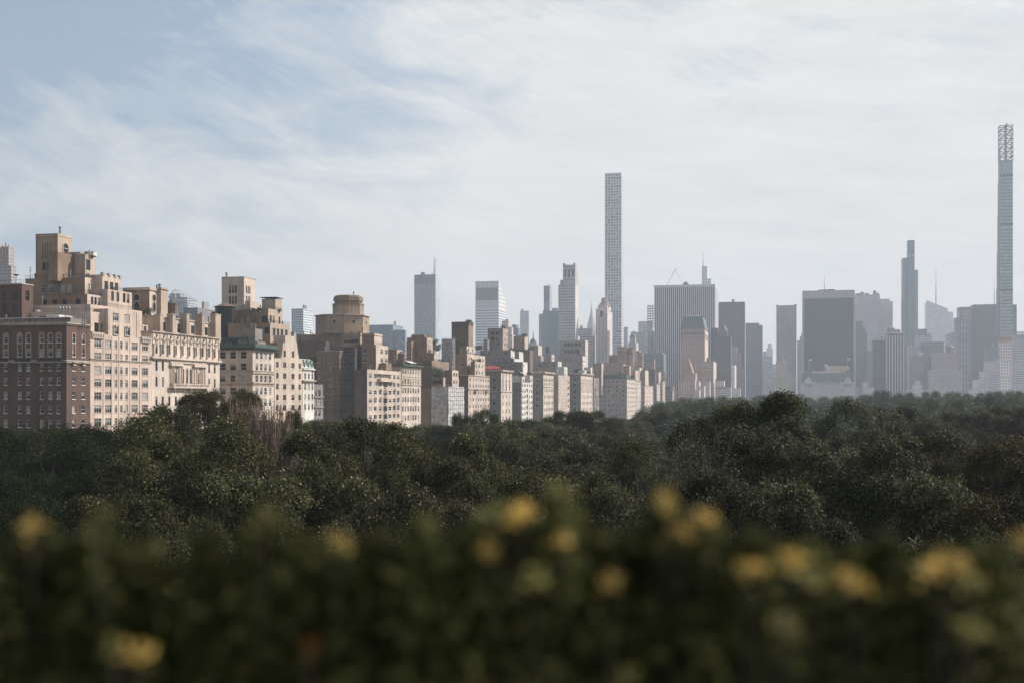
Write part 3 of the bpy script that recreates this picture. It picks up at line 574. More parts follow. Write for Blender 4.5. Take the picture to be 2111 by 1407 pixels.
t2 = b.tier(775, 800, 710, sb=6, xl=745, z0=t['z1'] - 1, m='tan', mW='buff', cols=[777, 787, 796.5], rows=[722.5, 740, 757], ww=1.6, wh=1.7, nc=[752], nr=[722, 740], nw=1.4, nh=2)
t2b = b.tier(796, 807, 748, sb=3, w=6, z0=t['z1'] - 1, m='tan')
t3 = b.tier(771.5, 788, 687, sb=11, xl=746, z0=t['z1'] - 1, m='tan', mW='buff', nc=[768], nr=[703.5], nw=2.2, nh=1.5, cols=[786], rows=[704])
t4 = b.tier(743, 746, 686.5, sb=20, xl=706, z0=20, m='ochre', mW='buff', nc=[716, 731], nr=[702], nw=3.4, nh=1.6, nst='tall', l=10)
t5 = b.tier(733, 745, 712, sb=18, xl=690, z0=20, m='tan', nc=[], l=10)
lw = b.tier(712, 716, 688, sb=27, xl=612, z0=10, m='tan', l=16, nc=[618, 630, 684], nr=R(700, 17, 7), nw=1.1, nh=1.4)
lw2 = b.tier(671.5, 674, 703, sb=34, xl=614, z0=10, m='brown', mW='white', l=6)
lw3 = b.tier(700, 704, 723, sb=22, xl=652, z0=10, m='tan', l=10, nc=[658, 681], nr=R(742, 17, 6), nw=.9, nh=1.3)
b.course(lw3, 724, .3, .2, 'stone'); b.course(lw, 690, .3, .2, 'stone'); b.one('flue', lw3['u0'] + 3.6, lw3['u0'] + 4.1, lw3['v0'] - .5, lw3['v0'] - .01, 10, lw3['z1'] + 2, M['steel'])
mb = MB()
for y in R(740, 14, 8): mb.box(lw3['u0'], lw3['u1'], lw3['v0'] - .05, lw3['v0'] - .003, lw3['zz'](y), lw3['zz'](y) + .18, M['tanlt'])
b.part('brick_bands', mb)
oc = (u_at(706, lw['v0'] + 9), lw['v0'] + 9); Yo = dep(*oc); pxm = Yo / F; zo = lambda y: CH + (HY - y) * pxm
mb = MB(); mb.prism(oc[0], oc[1], zo(690), zo(653), 56 * pxm * .98, 56 * pxm * .98, 8, M['ochre'], top=M['roof'], rot=math.pi / 8 + .04)
mb.prism(oc[0], oc[1], zo(653), zo(651), 57.5 * pxm, 57.5 * pxm, 8, M['stone'], rot=math.pi / 8 + .04); b.part('tower_base', mb)
od = (u_at(718, oc[1]), oc[1]); mb = MB(); mb.prism(od[0], od[1], zo(652), zo(629), 32 * pxm, 32 * pxm, 8, M['ochre'], rot=math.pi / 8); b.part('drum', mb)
mb = MB(); 
for a, c2, r0, r1 in ((631, 627, 34, 35), (627, 622, 30, 30), (622, 614, 32.5, 32), (614, 611, 31, 29), (611, 610, 29, 27)): mb.prism(od[0], od[1], zo(a), zo(c2), r0 * pxm * .94, r1 * pxm * .94, 8, M['tan'], rot=math.pi / 8)
b.part('cap', mb); b.vent(od[0] + 2.4, od[1], zo(610), 1.4, .25)
mb = MB()
for k in range(8):
    a = math.pi / 8 + .04 + (k + .5) * math.pi / 4; rad = 56 * pxm * .98 * math.cos(math.pi / 8) + .05; ctr = Vector((oc[0] + rad * math.cos(a), oc[1] + rad * math.sin(a), zo(666))); tv = Vector((-math.sin(a), math.cos(a), 0)); nn = Vector((math.cos(a), math.sin(a), 0))
    mb.face([ctr + tv * .75 * math.cos(j * math.pi / 6) + Vector((0, 0, .75 * math.sin(j * math.pi / 6))) for j in range(12)], M['glass'])
    for j in range(12):
        p = [(math.cos(x * math.pi / 6), math.sin(x * math.pi / 6)) for x in (j, j + 1)]; mb.face([ctr + nn * .06 + tv * r_ * q[0] + Vector((0, 0, r_ * q[1])) for r_, q in ((.75, p[0]), (1.05, p[0]), (1.05, p[1]), (.75, p[1]))], M['stone'])
b.part('round_windows', mb); b.course(t4, 691, .3, .25); b.course(t3, 691, .3, .25)
b.clutter(t4, 3, 3); b.clutter(t, 3, 3); b.clutter(lw2, 3, 4); b.clutter(lw, 2, 4); b.rail(t2['u0'], t2['u1'], t2['v0'], t2['v1'], t2['z1']); b.done()
# netted scaffold against its side
sc = Bld('scaffold', 'dark netted scaffold tower standing against the large tan block', 'scaffold', -176, 372)
v = t['v0'] + 1.0; ua, ub = u_at(689, v), u_at(731.5, v); zt = z_at(716, ub, v)
mb = MB(); mb.box(ua + (ub - ua) * .42, ub - .1, v + .35, v + 2.4, 4, zt, M['net']); sc.part('netting', mb)
mb = MB(); n = 6
for k in range(n + 1):
    u = ua + (ub - ua) * k / n
    for vv in (v, v + 1.4): mb.box(u - .05, u + .05, vv - .05, vv + .05, 0, zt, M['iron'])
zs = 4; k = 0
while zs < zt:
    mb.box(ua, ub, v - .03, v + 1.3, zs, zs + .12, M['steel' if k % 3 else 'iron'])
    for q in range(n):
        u = ua + (ub - ua) * q / n; 
        if (q + k) % 3: mb.tube((u, v - .06, zs), (u + (ub - ua) / n, v - .06, zs + 2), .04, .04, M['steel'], 4)
    mb.box(ua, ub, v - .08, v - .04, zs + 1.0, zs + 1.08, M['lroof']); zs += 2; k += 1
sc.part('frame', mb)
# ================================================================== 10 pale block with verdigris cornice
b = Street('apartment_building', 'pale block with thin grey green cornice and seven narrow window columns', 'apartment building', 827.5)
cw = [830.7, 836, 841.6, 847, 852.2, 857.2, 862.7]
t = b.tier(827.5, 867.5, 754, m='lime', w=22, extraW=[(x, y, .95, h, 'sash') for x in cw for y, h in ((763, 2.4), (784.5, 2.4), (803.5, 2.2), (822.6, 2.2), (841.8, 2.2), (861, 2.2))])
b.course(t, 753, .6, 1.2, 'dgreen', 'cornice', .7); b.course(t, 792.5, .4, .4); b.course(t, 775, .25, .2); mb = MB()
for i in range(8): y = t['v0'] + .2 + i * (t['v1'] - t['v0'] - .4) / 7; mb.box(U0 + .003, U0 + .14, y - .2, y + .2, t['zz'](790), t['zz'](757), M['lime'])
b.part('pilaster', mb); p = b.tier(834, 856, 741, sb=4, w=10, z0=t['z1'] - .9, m='grey', l=8); b.clutter(p, 2, 3)
q = b.tier(818, 826, 720, sb=9, xl=800, z0=t['z1'] - 3, m='tan', mW='tanlt', l=8)
mb = MB(); u, v = U0 - 3.5, v_at(838, U0 - 3.5)
for k in range(3): mb.face([(u - 2, v + k * 3.2, t['z1'] + 3.2), (u + 1.8, v + k * 3.2, t['z1'] + 1.9), (u + 1.8, v + k * 3.2 + 3, t['z1'] + 1.9), (u - 2, v + k * 3.2 + 3, t['z1'] + 3.2)], M['awn'])
b.part('awning', mb); b.clutter(t, 3, 2, True); b.done()
# ================================================================== 11 tan terraced block behind / netted front
b = Street('apartment_building', 'tan terraced block with planted roof gardens rising behind the white netted front', 'apartment building', 923)
a = b.tier(880, 892, 695, sb=20, xl=839, m='tan', mW='tanlt', nc=[865], nr=R(703, 6, 6), nw=.5, nh=.6, cols=[884, 888], rows=R(703, 8, 3), ww=.5, wh=.6)
b.one('penthouse', a['u0'] + 2, a['u0'] + 9, a['v0'] + .5, a['v0'] + 5, a['z1'] - .9, a['z1'] + 1.3, M['tan']); b.tier(848, 850, 703, sb=26, xl=838, m='tan', l=6)
c1 = b.tier(890, 925, 742, sb=10, xl=864, m='brown', mW='tan', nc=[], nr=[], l=30); c2 = b.tier(915, 925, 763, sb=4.8, xl=886, m='tan', mW='buff', nc=[896, 905], nr=[771.5], nw=3.2, nh=1.5, nst='tall', cols=[919], rows=[772], ww=1.6, l=18)
c3 = b.tier(914, 921, 777, sb=3.8, xl=890, m='tan', mW='buff', nc=[902], nr=[787], nw=4.8, nh=2, nst='dark', l=20); c4 = b.tier(932, 945, 762, sb=1.0, xl=914, z0=20, m='brown', mW='buff', cols=[936, 941], rows=[771, 786, 801], ww=1.6, wh=1.7)
c5 = b.tier(895, 915, 727, sb=12, xl=872, m='tan', mW='buff', l=8); b.one('terrace_rail', c2['u0'] + .3, c2['u1'], c2['v0'] - .02, c2['v0'] + .05, c2['z1'], c2['z1'] + 1.1, M['awn']); b.clutter(c1, 3, 3, True); b.clutter(a, 2, 2); b.done()
def netted(name, label, u1, xc, xl, xr, y, m, z0=0, deepN=True):
    s = Bld(name, label, 'scaffold', u1, v_at(xc, u1)); v0 = v_at(xc, u1); v1 = v_at(xr, u1); u0 = u_at(xl, v0); z1 = z_at(y, u1, v0)
    mb = MB(); r = random.Random(5)
    def sheet(P, n, k, amp):       # wrinkled netting hung on the frame
        g = [[P(i / n, j / k, r.uniform(-amp, amp)) for i in range(n + 1)] for j in range(k + 1)]
        for j in range(k):
            for i in range(n): mb.face([g[j][i], g[j][i + 1], g[j + 1][i + 1], g[j + 1][i]], m)
    sheet(lambda a, q, d: (u0 + a * (u1 - u0), v0 - .25 + d, z0 + q * (z1 - z0)), 16, 26, .12); sheet(lambda a, q, d: (u1 + .25 + d, v0 - .2 + a * (v1 - v0), z0 + q * (z1 - z0)), 16, 26, .12)
    mb.face([(u0, v0, z1 - 1), (u1, v0, z1 - 1), (u1, v1, z1 - 1), (u0, v1, z1 - 1)], m); mb.face([(u1, v1, z0), (u0, v1, z0), (u0, v1, z1), (u1, v1, z1)], m); mb.face([(u0, v1, z0), (u0, v0, z0), (u0, v0, z1), (u0, v1, z1)], m)
    s.part('netting', mb); mb = MB(); z = z0 + 2
    while z < z1: mb.box(u0, u1 + .4, v0 - .42, v0 - .38, z, z + .09, M['steel']); mb.box(u1 + .38, u1 + .42, v0 - .4, v1, z, z + .09, M['steel']); z += 2
    n = 8
    for i in range(n + 1): u = u0 + (u1 - u0) * i / n; mb.box(u - .04, u + .04, v0 - .45, v0 - .37, z0, z1 + 1.0, M['steel'])
    for i in range(n + 1): v = v0 + (v1 - v0) * i / n; mb.box(u1 + .37, u1 + .45, v - .04, v + .04, z0, z1 + 1.0, M['steel'])
    s.part('frame', mb); return s
netted('scaffold', 'tall white netted scaffold wrapping a whole avenue front, above the two small round trees', U0 - .6, 923, 889.5, 956, 795.5, M['wrap'])
netted('scaffold', 'shiny shrink wrapped box standing high on the planted terraces', U0 - 9, 932, 911, 937.5, 698, M['shrink'], 30)
b = Street('apartment_building', 'tan wall enclosed by the tall white netted scaffold', 'apartment building', 924, sub=True); b.tier(924, 955, 799, sb=1.2, w=15, m='tan'); b.done()
# ================================================================== 12 tan block with tall corniced tower
b = Street('apartment_building', 'tan block with balconies and tall corniced brown roof tower, right of white netting', 'apartment building', 965.5)
cw = [969.3, 975.8, 981.7, 986.7, 991.8, 996.6, 1002, 1006.6]
t = b.tier(965.5, 1009, 772, xl=946, m='brown', mW='buff', cols=cw, rows=[780.6, 793.8, 808, 822.4, 836.4, 850.5], ww=1.15, wh=1.6)
b.course(t, 773, .35, .4, 'stone', 'cornice'); b.course(t, 801.5, .4, .45)
mb = MB()
for x in (979.5, 1002): v = v_at(x, U0); mb.box(U0 + .003, U0 + 1.1, v - 1.8, v + 1.8, t['zz'](806), t['zz'](804.5), M['stone']); mb.box(U0 + 1.05, U0 + 1.1, v - 1.8, v + 1.8, t['zz'](804.5), t['zz'](799.5), M['brown']); mb.box(U0 + .003, U0 + .8, v - 1.2, v + 1.2, t['zz'](810), t['zz'](806.2), M['stone'])
b.part('balcony', mb)
t2 = b.tier(979, 999, 744, sb=2.5, xl=970, z0=t['z1'] - .9, m='tan', mW='buff', cols=[982.5, 988, 994], rows=[753, 766.5], ww=1.2, wh=1.7)
t3 = b.tier(963, 1000, 728.5, sb=7, xl=937, z0=t['z1'] - 1, m='tan', mW='buff', cols=[967, 972, 990, 996], rows=[738, 752], ww=1.2, wh=1.7, nc=[953], nr=[752], nw=1.5)
t4 = b.tier(962, 980, 713, sb=11, xl=946, z0=t3['z1'] - 1, m='tan', mW='buff', cols=[966, 974], rows=[720])
tw = b.tier(966, 975.5, 663, sb=14, xl=931, z0=t3['z1'] - 1, m='brown', mW='tan')
b.course(tw, 665, .5, .5, 'brown', 'cornice'); b.course(tw, 669, .4, .3, 'brown', 'cornice'); mb = MB()
for f in (.02, .16, .8, .93): u = tw['u0'] + f * (tw['u1'] - tw['u0']); mb.box(u, u + .4, tw['v0'] - .15, tw['v0'] - .003, tw['z0'], tw['zz'](671), M['brown'])
b.part('pilaster', mb); b.rail(t3['u0'], t3['u1'], t3['v0'], t3['v1'], t3['z1']); b.clutter(t3, 3, 3); b.done()
# ================================================================== 13 cornered ornate block
b = Street('apartment_building', 'taupe corner block with white west front, carved window surrounds and red roof awning', 'apartment building', 1033)
t = b.tier(1033, 1055.5, 764, xl=1003, m='grey', mW='lime', extraW=[(x, y, 1.05, h, 'sash') for x in (1036.9, 1043.7, 1050.2) for y, h in ((776, 2.2), (788, 2.6), (797.5, 2.2), (815.5, 2.3), (831, 2.3), (847, 2.3), (861.5, 2.3))], extraN=[(1018.6, y, 2.0, 2.0, 'sash') for y in (783, 798, 815.5, 831, 846.5)] + [(1007, y, 1.2, 2.0, 'sash') for y in (783, 798, 815.5)])
b.course(t, 764, .8, 1.2, 'stone', 'cornice', .8); b.course(t, 807, .5, .4); mb = MB()
for x in (1036.9, 1043.7, 1050.2):
    v = v_at(x, U0)
    for y in (781, 792.5, 801): mb.box(U0 + .003, U0 + .5, v - .9, v + .9, t['zz'](y + 2.4), t['zz'](y), M['stone'])
    mb.box(U0 + .003, U0 + .3, v - .85, v + .85, t['zz'](771), t['zz'](769), M['stone'])
b.part('window_surround', mb)
b.tier(1029, 1032, 757, sb=5, xl=1003, z0=t['z1'] - 1, m='grey', l=8); mb = MB(); v = v_at(1031, U0 - 4); ua, ub = u_at(1001, v), u_at(1029, v); z = z_at(754, ub, v)
mb.face([(ua, v - .5, z - 1.3), (ub, v - .5, z - 1.3), (ub, v + 2.5, z + .2), (ua, v + 2.5, z + .2)], M['red']); mb.face([(ua, v - .5, z - 1.9), (ub, v - .5, z - 1.9), (ub, v - .5, z - 1.3), (ua, v - .5, z - 1.3)], M['red'])
b.part('awning', mb); b.clutter(t, 3, 3, True); b.done()
b = Street('apartment_building', 'taupe stepped block with a dark windowed square tower, behind the red awning', 'apartment building', 1036, sub=False)
t = b.tier(1060, 1071, 738, sb=18, xl=996, m='grey', mW='white', nc=[1010, 1020, 1031, 1043], nr=[747], nw=1.6, nh=1.8, cols=[1062.5, 1067], rows=[747, 757])
t0 = b.tier(1078, 1082, 745, sb=10, xl=1058, m='grey', mW='white', cols=[1080], rows=[752], l=14); t01 = b.tier(1053, 1058, 721, sb=26, xl=990, m='grey', mW='white', nc=[1010, 1024, 1042], nr=[729], nw=2.4, nh=1.6, l=12); t02 = b.tier(1070, 1076, 724, sb=24, xl=1054, m='grey', mW='white', nc=[1059], nr=[735], nw=1.6, l=14)
tw = b.tier(1036.5, 1054, 676, sb=34, xl=1005.5, z0=t['z1'] - 1, m='grey', mW='pink', nc=[1015.5, 1024.5], nr=[687, 697.5], nw=1.9, nh=2.1, nst='dark', extraN=[(1011.5, 708, 1.3, 1.8, 'dark'), (1028.5, 708, 1.3, 1.8, 'dark'), (1011.5, 720, 1.3, 1.8, 'dark')], cols=[1041, 1045.5], rows=[687, 698, 709], ww=1.3, wh=2.2, l=16)
b.tier(1005, 1007, 699, sb=42, xl=997, m='grey', l=8); 
for q in (t, t01, t02): b.rail(q['u0'], q['u1'], q['v0'], q['v1'], q['z1'])
b.clutter(t, 2, 3); b.done()
b = Street('apartment_building', 'small brown rooftop tower with two little windows, right of the dark windowed tower', 'apartment building', 1082, sub=False)
b.tier(1081.6, 1087.5, 693, sb=60, xl=1058.5, m='tan', mW='buff', nc=[1066, 1074.5], nr=[699], nw=1.3, nh=1.8, l=14); q = b.tier(1092, 1098, 720, sb=52, xl=1053, m='brown', mW='brown', l=14); b.rail(q['u0'], q['u1'], q['v0'], q['v1'], q['z1']); b.done()
# ================================================================== 14 white balconied block
b = Street('apartment_building', 'narrow white block with stacked balconies and a dark side wall', 'apartment building', 1075, sub=False)
t = b.tier(1075.5, 1098, 787, xl=1055, m='grey', mW='white', extraW=[(x, y, 1.5, 1.7, 'dark' if k in (1, 2) else 'sash') for k, x in enumerate((1077.7, 1082.2, 1087.2, 1092, 1096)) for y in R(793, 11.9, 7)])
b.tier(1093, 1098, 772, z0=t['z1'] + .004, w=8, m='white', cols=[1095.5], rows=[782], ww=1.3); b.tier(1076, 1082, 773, sb=.2, z0=t['z1'] + .004, w=6, m='white', cols=[1078.5], rows=[783], ww=1.3)
t2 = b.tier(1072, 1082, 766, sb=3.5, xl=1058, z0=t['z1'] - 1, m='grey', mW='white'); mb = MB()
for y in R(799, 11.9, 6):
    v = v_at(1087.2, U0); mb.box(U0 + .003, U0 + 1.3, v - 1.9, v + 1.9, t['zz'](y + 1.2), t['zz'](y), M['white']); mb.box(U0 + 1.2, U0 + 1.3, v - 1.9, v + 1.9, t['zz'](y), t['zz'](y - 3.4), M['white'])
    mb.box(U0 - 5, U0 - .5, t['v0'] - 1.2, t['v0'] - .003, t['zz'](y + 1), t['zz'](y - 3), M['grey'])
b.part('balconies', mb); b.clutter(t2, 2, 3); b.done()
# ================================================================== 15
b = Street('apartment_building', 'buff block with deep plain cornice and six window columns, right of the white balconied block', 'apartment building', 1120, sub=False)
t = b.tier(1120, 1141, 769, xl=1098, m='grey', mW='lime', cols=[1123, 1126.5, 1130, 1133.2, 1136.3, 1139], rows=[781, 790, 803, 816.5, 829.5, 843, 856], ww=1.3, wh=2.1, nc=[1107.5], nr=[783, 796, 809, 822, 835], nw=2.4, nh=2)
b.course(t, 768, 1, 1.3, 'stone', 'cornice', 1); b.course(t, 782, .3, .3); b.course(t, 803 - 6.5, .4, .4); q = b.tier(1112, 1116, 763, sb=6, xl=1098, z0=t['z1'] - 1, m='grey', l=10); b.clutter(t, 3, 4, True); b.clutter(q, 2, 2); b.done()
# ================================================================== 16
b = Street('apartment_building', 'blank cream block with faint scaffold lines and a single window column', 'apartment building', 1150, sub=False)
t = b.tier(1151, 1174, 772, xl=1141, m='tanlt', mW='lime', extraW=[(1171.5, y, 2.6, 2, 'dark') for y in R(785, 13, 6)]); mb = MB(); z = 20
while z < t['z1'] + 1: mb.box(U0 + .3, U0 + .38, t['v0'], t['v1'] - 8, z, z + .07, M['steel']); mb.box(t['u0'], t['u1'], t['v0'] - .4, t['v0'] - .3, z, z + .1, M['steel']); z += 2.2
for i in range(9): y = t['v0'] + (t['v1'] - 8 - t['v0']) * i / 8; mb.box(U0 + .3, U0 + .38, y, y + .08, 0, t['z1'] + 1, M['steel'])
for i in range(4): y = t['u0'] + (t['u1'] - t['u0']) * i / 3; mb.box(y, y + .1, t['v0'] - .4, t['v0'] - .3, 0, t['z1'] + 1, M['steel'])
b.part('scaffold_frame', mb); q = b.tier(1163, 1170, 755, sb=2, w=6, z0=t['z1'] - 1, m='white', cols=[1166], rows=[762], l=14); b.clutter(t, 3, 3); b.done()
# ================================================================== 17
b = Street('apartment_building', 'buff corner block with eight narrow window columns, left of the thin glass building', 'apartment building', 1197.5, sub=False)
t = b.tier(1197.5, 1221.5, 771, xl=1175, m='grey', mW='lime', cols=[1200, 1202.8, 1205.6, 1208.4, 1211.2, 1214, 1216.8, 1219.4], rows=[783, 794, 805, 817, 830, 843], ww=1.25, wh=2.3, nc=[1184.5], nr=[781, 793, 806, 818.5, 831, 843], nw=2.6, nh=2.2)
b.course(t, 770, 1, 1.3, 'stone', 'cornice', 1); b.course(t, 788.5, .4, .4); b.course(t, 799.5, .3, .3); q = b.tier(1218, 1222, 756, sb=1, w=6, z0=t['z1'] - 1, m='white', l=8); b.tier(1205, 1212, 762, sb=4, w=9, z0=t['z1'] - 1, m='white', l=12); b.clutter(t, 3, 3, True); b.done()
b = Street('apartment_building', 'wide taupe block whose roof tower has a five by two grid of dark windows', 'apartment building', 1202, sub=False)
q1 = b.tier(1201, 1208, 745, sb=22, xl=1163, m='mauve', mW='white', nc=[1175], nr=[752], nw=3, nh=2, l=20, cols=[1203, 1206], rows=[752]); q2 = b.tier(1201, 1206, 733, sb=32, xl=1148, m='mauve', mW='white', nc=[1162, 1170, 1178, 1187, 1197], nr=[741], nw=1.6, nh=1.4, l=20)
b.tier(1206.5, 1212.5, 701, sb=58, xl=1153, m='mauve', mW='lime', nc=[1166, 1173, 1180, 1187.5, 1195], nr=[709.5, 724], nw=3.1, nh=3.8, nst='dark', l=20); b.rail(q1['u0'], q1['u1'], q1['v0'], q1['v1'], q1['z1']); b.clutter(q2, 3, 3); b.done()
b = Street('apartment_building', 'long pale taupe roof block with a glazed corner box above the buff cornice', 'apartment building', 1148, sub=False)
q = b.tier(1137, 1148.5, 730, sb=50, xl=1117, m='mauve', mW='lime', cols=[1140, 1143.5, 1146.5], rows=[737], ww=2, l=14); b.tier(1150, 1156, 744, sb=32, xl=1081, m='mauve', mW='white', nc=[1090, 1113, 1127, 1142], nr=[752], nw=2.5, nh=1.8, l=18, cols=[1152.5], rows=[750]); b.tier(1115, 1118, 732, sb=55, xl=1080, m='mauve', l=12)
b.tier(1109.5, 1117, 711, sb=90, xl=1088, m='mauve', mW='lime', l=20); b.clutter(q, 3, 3); b.done()
# ================================================================== 18 thin glass
b = Street('office_building', 'thin blue grey glass building squeezed between two masonry blocks', 'office building', 1223, sub=False)
t = b.tier(1224.5, 1234.5, 778, xl=1222, m='mauve', cols=[1226, 1228, 1230.3, 1232.6], rows=R(785, 8, 9), ww=3.2, wh=3.4, st='plain'); b.clutter(t, 1, 1); b.done()
# ================================================================== 19 big taupe block with three round towers
b = Street('apartment_building', 'broad taupe block with dark mansard band and three rounded brick roof towers', 'apartment building', 1292.5, sub=False)
t = b.tier(1292.5, 1311, 779, xl=1235.5, m='mauve', mW='lime', cols=[1294.6, 1297, 1299.4, 1301.8, 1304.2, 1306.4, 1308.6], rows=R(788, 9.8, 8), ww=1.5, wh=2.2, nc=[1240, 1245.7, 1255, 1264.5, 1272, 1285.5], nr=R(785.5, 9.8, 9), nw=2.0, nh=2.2)
b.course(t, 780, .5, .6, 'roof', 'cornice'); b.course(t, 798, .3, .4); ms = b.tier(1291, 1300, 771, sb=1.5, xl=1236.5, z0=t['z1'] - .5, m='dgreen', par=.3)
k1 = b.tier(1284, 1288, 747, sb=10, xl=1241, z0=t['z1'] - 1, m='pink', mW='buff', l=20); k2 = b.tier(1297, 1301, 753, sb=4, xl=1280, z0=t['z1'] - 1, m='pink', mW='buff', l=14); b.tier(1273, 1276, 731, sb=20, xl=1255, z0=t['z1'], m='tan', l=14); b.tier(1240, 1242, 748, sb=24, xl=1224, z0=30, m='tan', mW='buff', l=14)
for x, r, y, yb in ((1283.5, 11, 717, 750), (1300.5, 7, 719, 752), (1320, 6.5, 727, 757)):
    mb = MB(); v = t['v0'] + (20 if x < 1310 else 60); u = u_at(x, v); Y = dep(u, v); q = Y / F; mb.prism(u, v, CH + (HY - yb) * q, CH + (HY - y) * q, r * q, r * q, 12, M['pink']); mb.prism(u, v, CH + (HY - y - 9) * q, CH + (HY - y - 8) * q, r * q * 1.07, r * q * 1.07, 12, M['brown']); mb.prism(u, v, CH + (HY - y) * q, CH + (HY - y + 2) * q, r * q * .95, r * q * .95, 12, M['brown']); b.part('round_tower', mb)
b.vent(u_at(1234, t['v0'] + 20), t['v0'] + 20, t['z1'], 13, .5); b.clutter(t, 4, 4); b.clutter(k1, 3, 3); b.done()
# ================================================================== 20.. the shrinking end of the row
def simple(label, xc, xr, y, xl=None, w=14, mN='mauve', mW='lime', n=4, dy=9, nn=0, tops=(), name='apartment_building'):
    b = Street(name, label, 'apartment building', xc, sub=False); L = xr - xc
    t = b.tier(xc, xr, y, xl=xl, w=w, m=mN, mW=mW, cols=[xc + L * (i + .6) / n for i in range(n)], rows=R(y + dy * .75, dy, 8), ww=min(1.8, 2.4), wh=2.1, nc=[(xl if xl else xc) + ((xc - xl) if xl else 0) * (i + .5) / nn for i in range(nn)], nr=R(y + dy * .75, dy, 8), nw=1.8, nh=2.1)
    b.course(t, y + .5, .6, .6, 'stone', 'cornice')
    for k, (a, c, yy, x0, sb, m1, m2) in enumerate(tops): b.tier(a, c, yy, sb=sb, xl=x0, z0=t['z1'] - 1, m=m1, mW=m2, l=None if c - a > 2 else 10)
    b.clutter(t, 2, 2); b.done(); return t
simple('slim pale slab directly right of the broad taupe block', 1311.8, 1321.5, 784, w=16, n=3, tops=((1310, 1317, 762, 1300, 6, 'pink', 'buff'), (1318, 1324, 745, 1308, 14, 'pink', 'buff')))
simple('buff block with many small windows between two brown slabs', 1329, 1346.5, 793.5, xl=1322, n=5, dy=8.6, tops=((1330, 1337, 762, 1322, 8, 'tan', 'lime'),))
b = Street('apartment_building', 'dark green netted block under a plain brown roof box near the end of the row', 'apartment building', 1349, sub=False); b.tier(1348.8, 1352, 741, sb=14, xl=1333.6, m='tan', mW='buff', l=16); b.tier(1350.5, 1352, 760, sb=8, xl=1337, m='net', l=10); b.done()
simple('brown and cream slab under the netted block', 1354, 1361, 790, xl=1347, mN='grey', n=3, dy=8, tops=((1358, 1364, 766, 1352, 6, 'pink', 'lime'), (1362, 1366, 759, 1357, 12, 'tan', 'lime')))
simple('slim pink brick slab with a cream front far down the avenue', 1366, 1371, 785, xl=1361, mN='pink', n=3, dy=7.5, tops=((1368, 1372, 768, 1363, 6, 'tan', 'white'),))
simple('taupe block with a white boxed roof storey far down the avenue', 1386, 1393.5, 803, xl=1372, mN='mauve', n=4, dy=7, nn=3, tops=((1391, 1395, 777, 1369, 12, 'pink', 'lime'), (1393, 1396, 762, 1372, 30, 'white', 'lime'), (1384, 1390, 795, 1371, 4, 'copper', 'lime')))
simple('small cream house in shade near the end of the avenue row', 1398, 1405, 812, xl=1393.5, n=3, dy=6, tops=((1401, 1406, 800, 1394, 8, 'grey', 'lime'),))
simple('last sunlit cream house of the avenue row, just above the far trees', 1408, 1414, 809, xl=1403, n=3, dy=6, mN='pink', tops=((1411, 1415, 803, 1405, 6, 'mauve', 'white'),))
simple('low pinkish slab beyond the last sunlit cream house', 1420, 1431, 812, xl=1414, n=3, dy=6, mN='mauve', mW='pink', tops=((1430, 1440, 800, 1422, 10, 'mauve', 'lime'),))
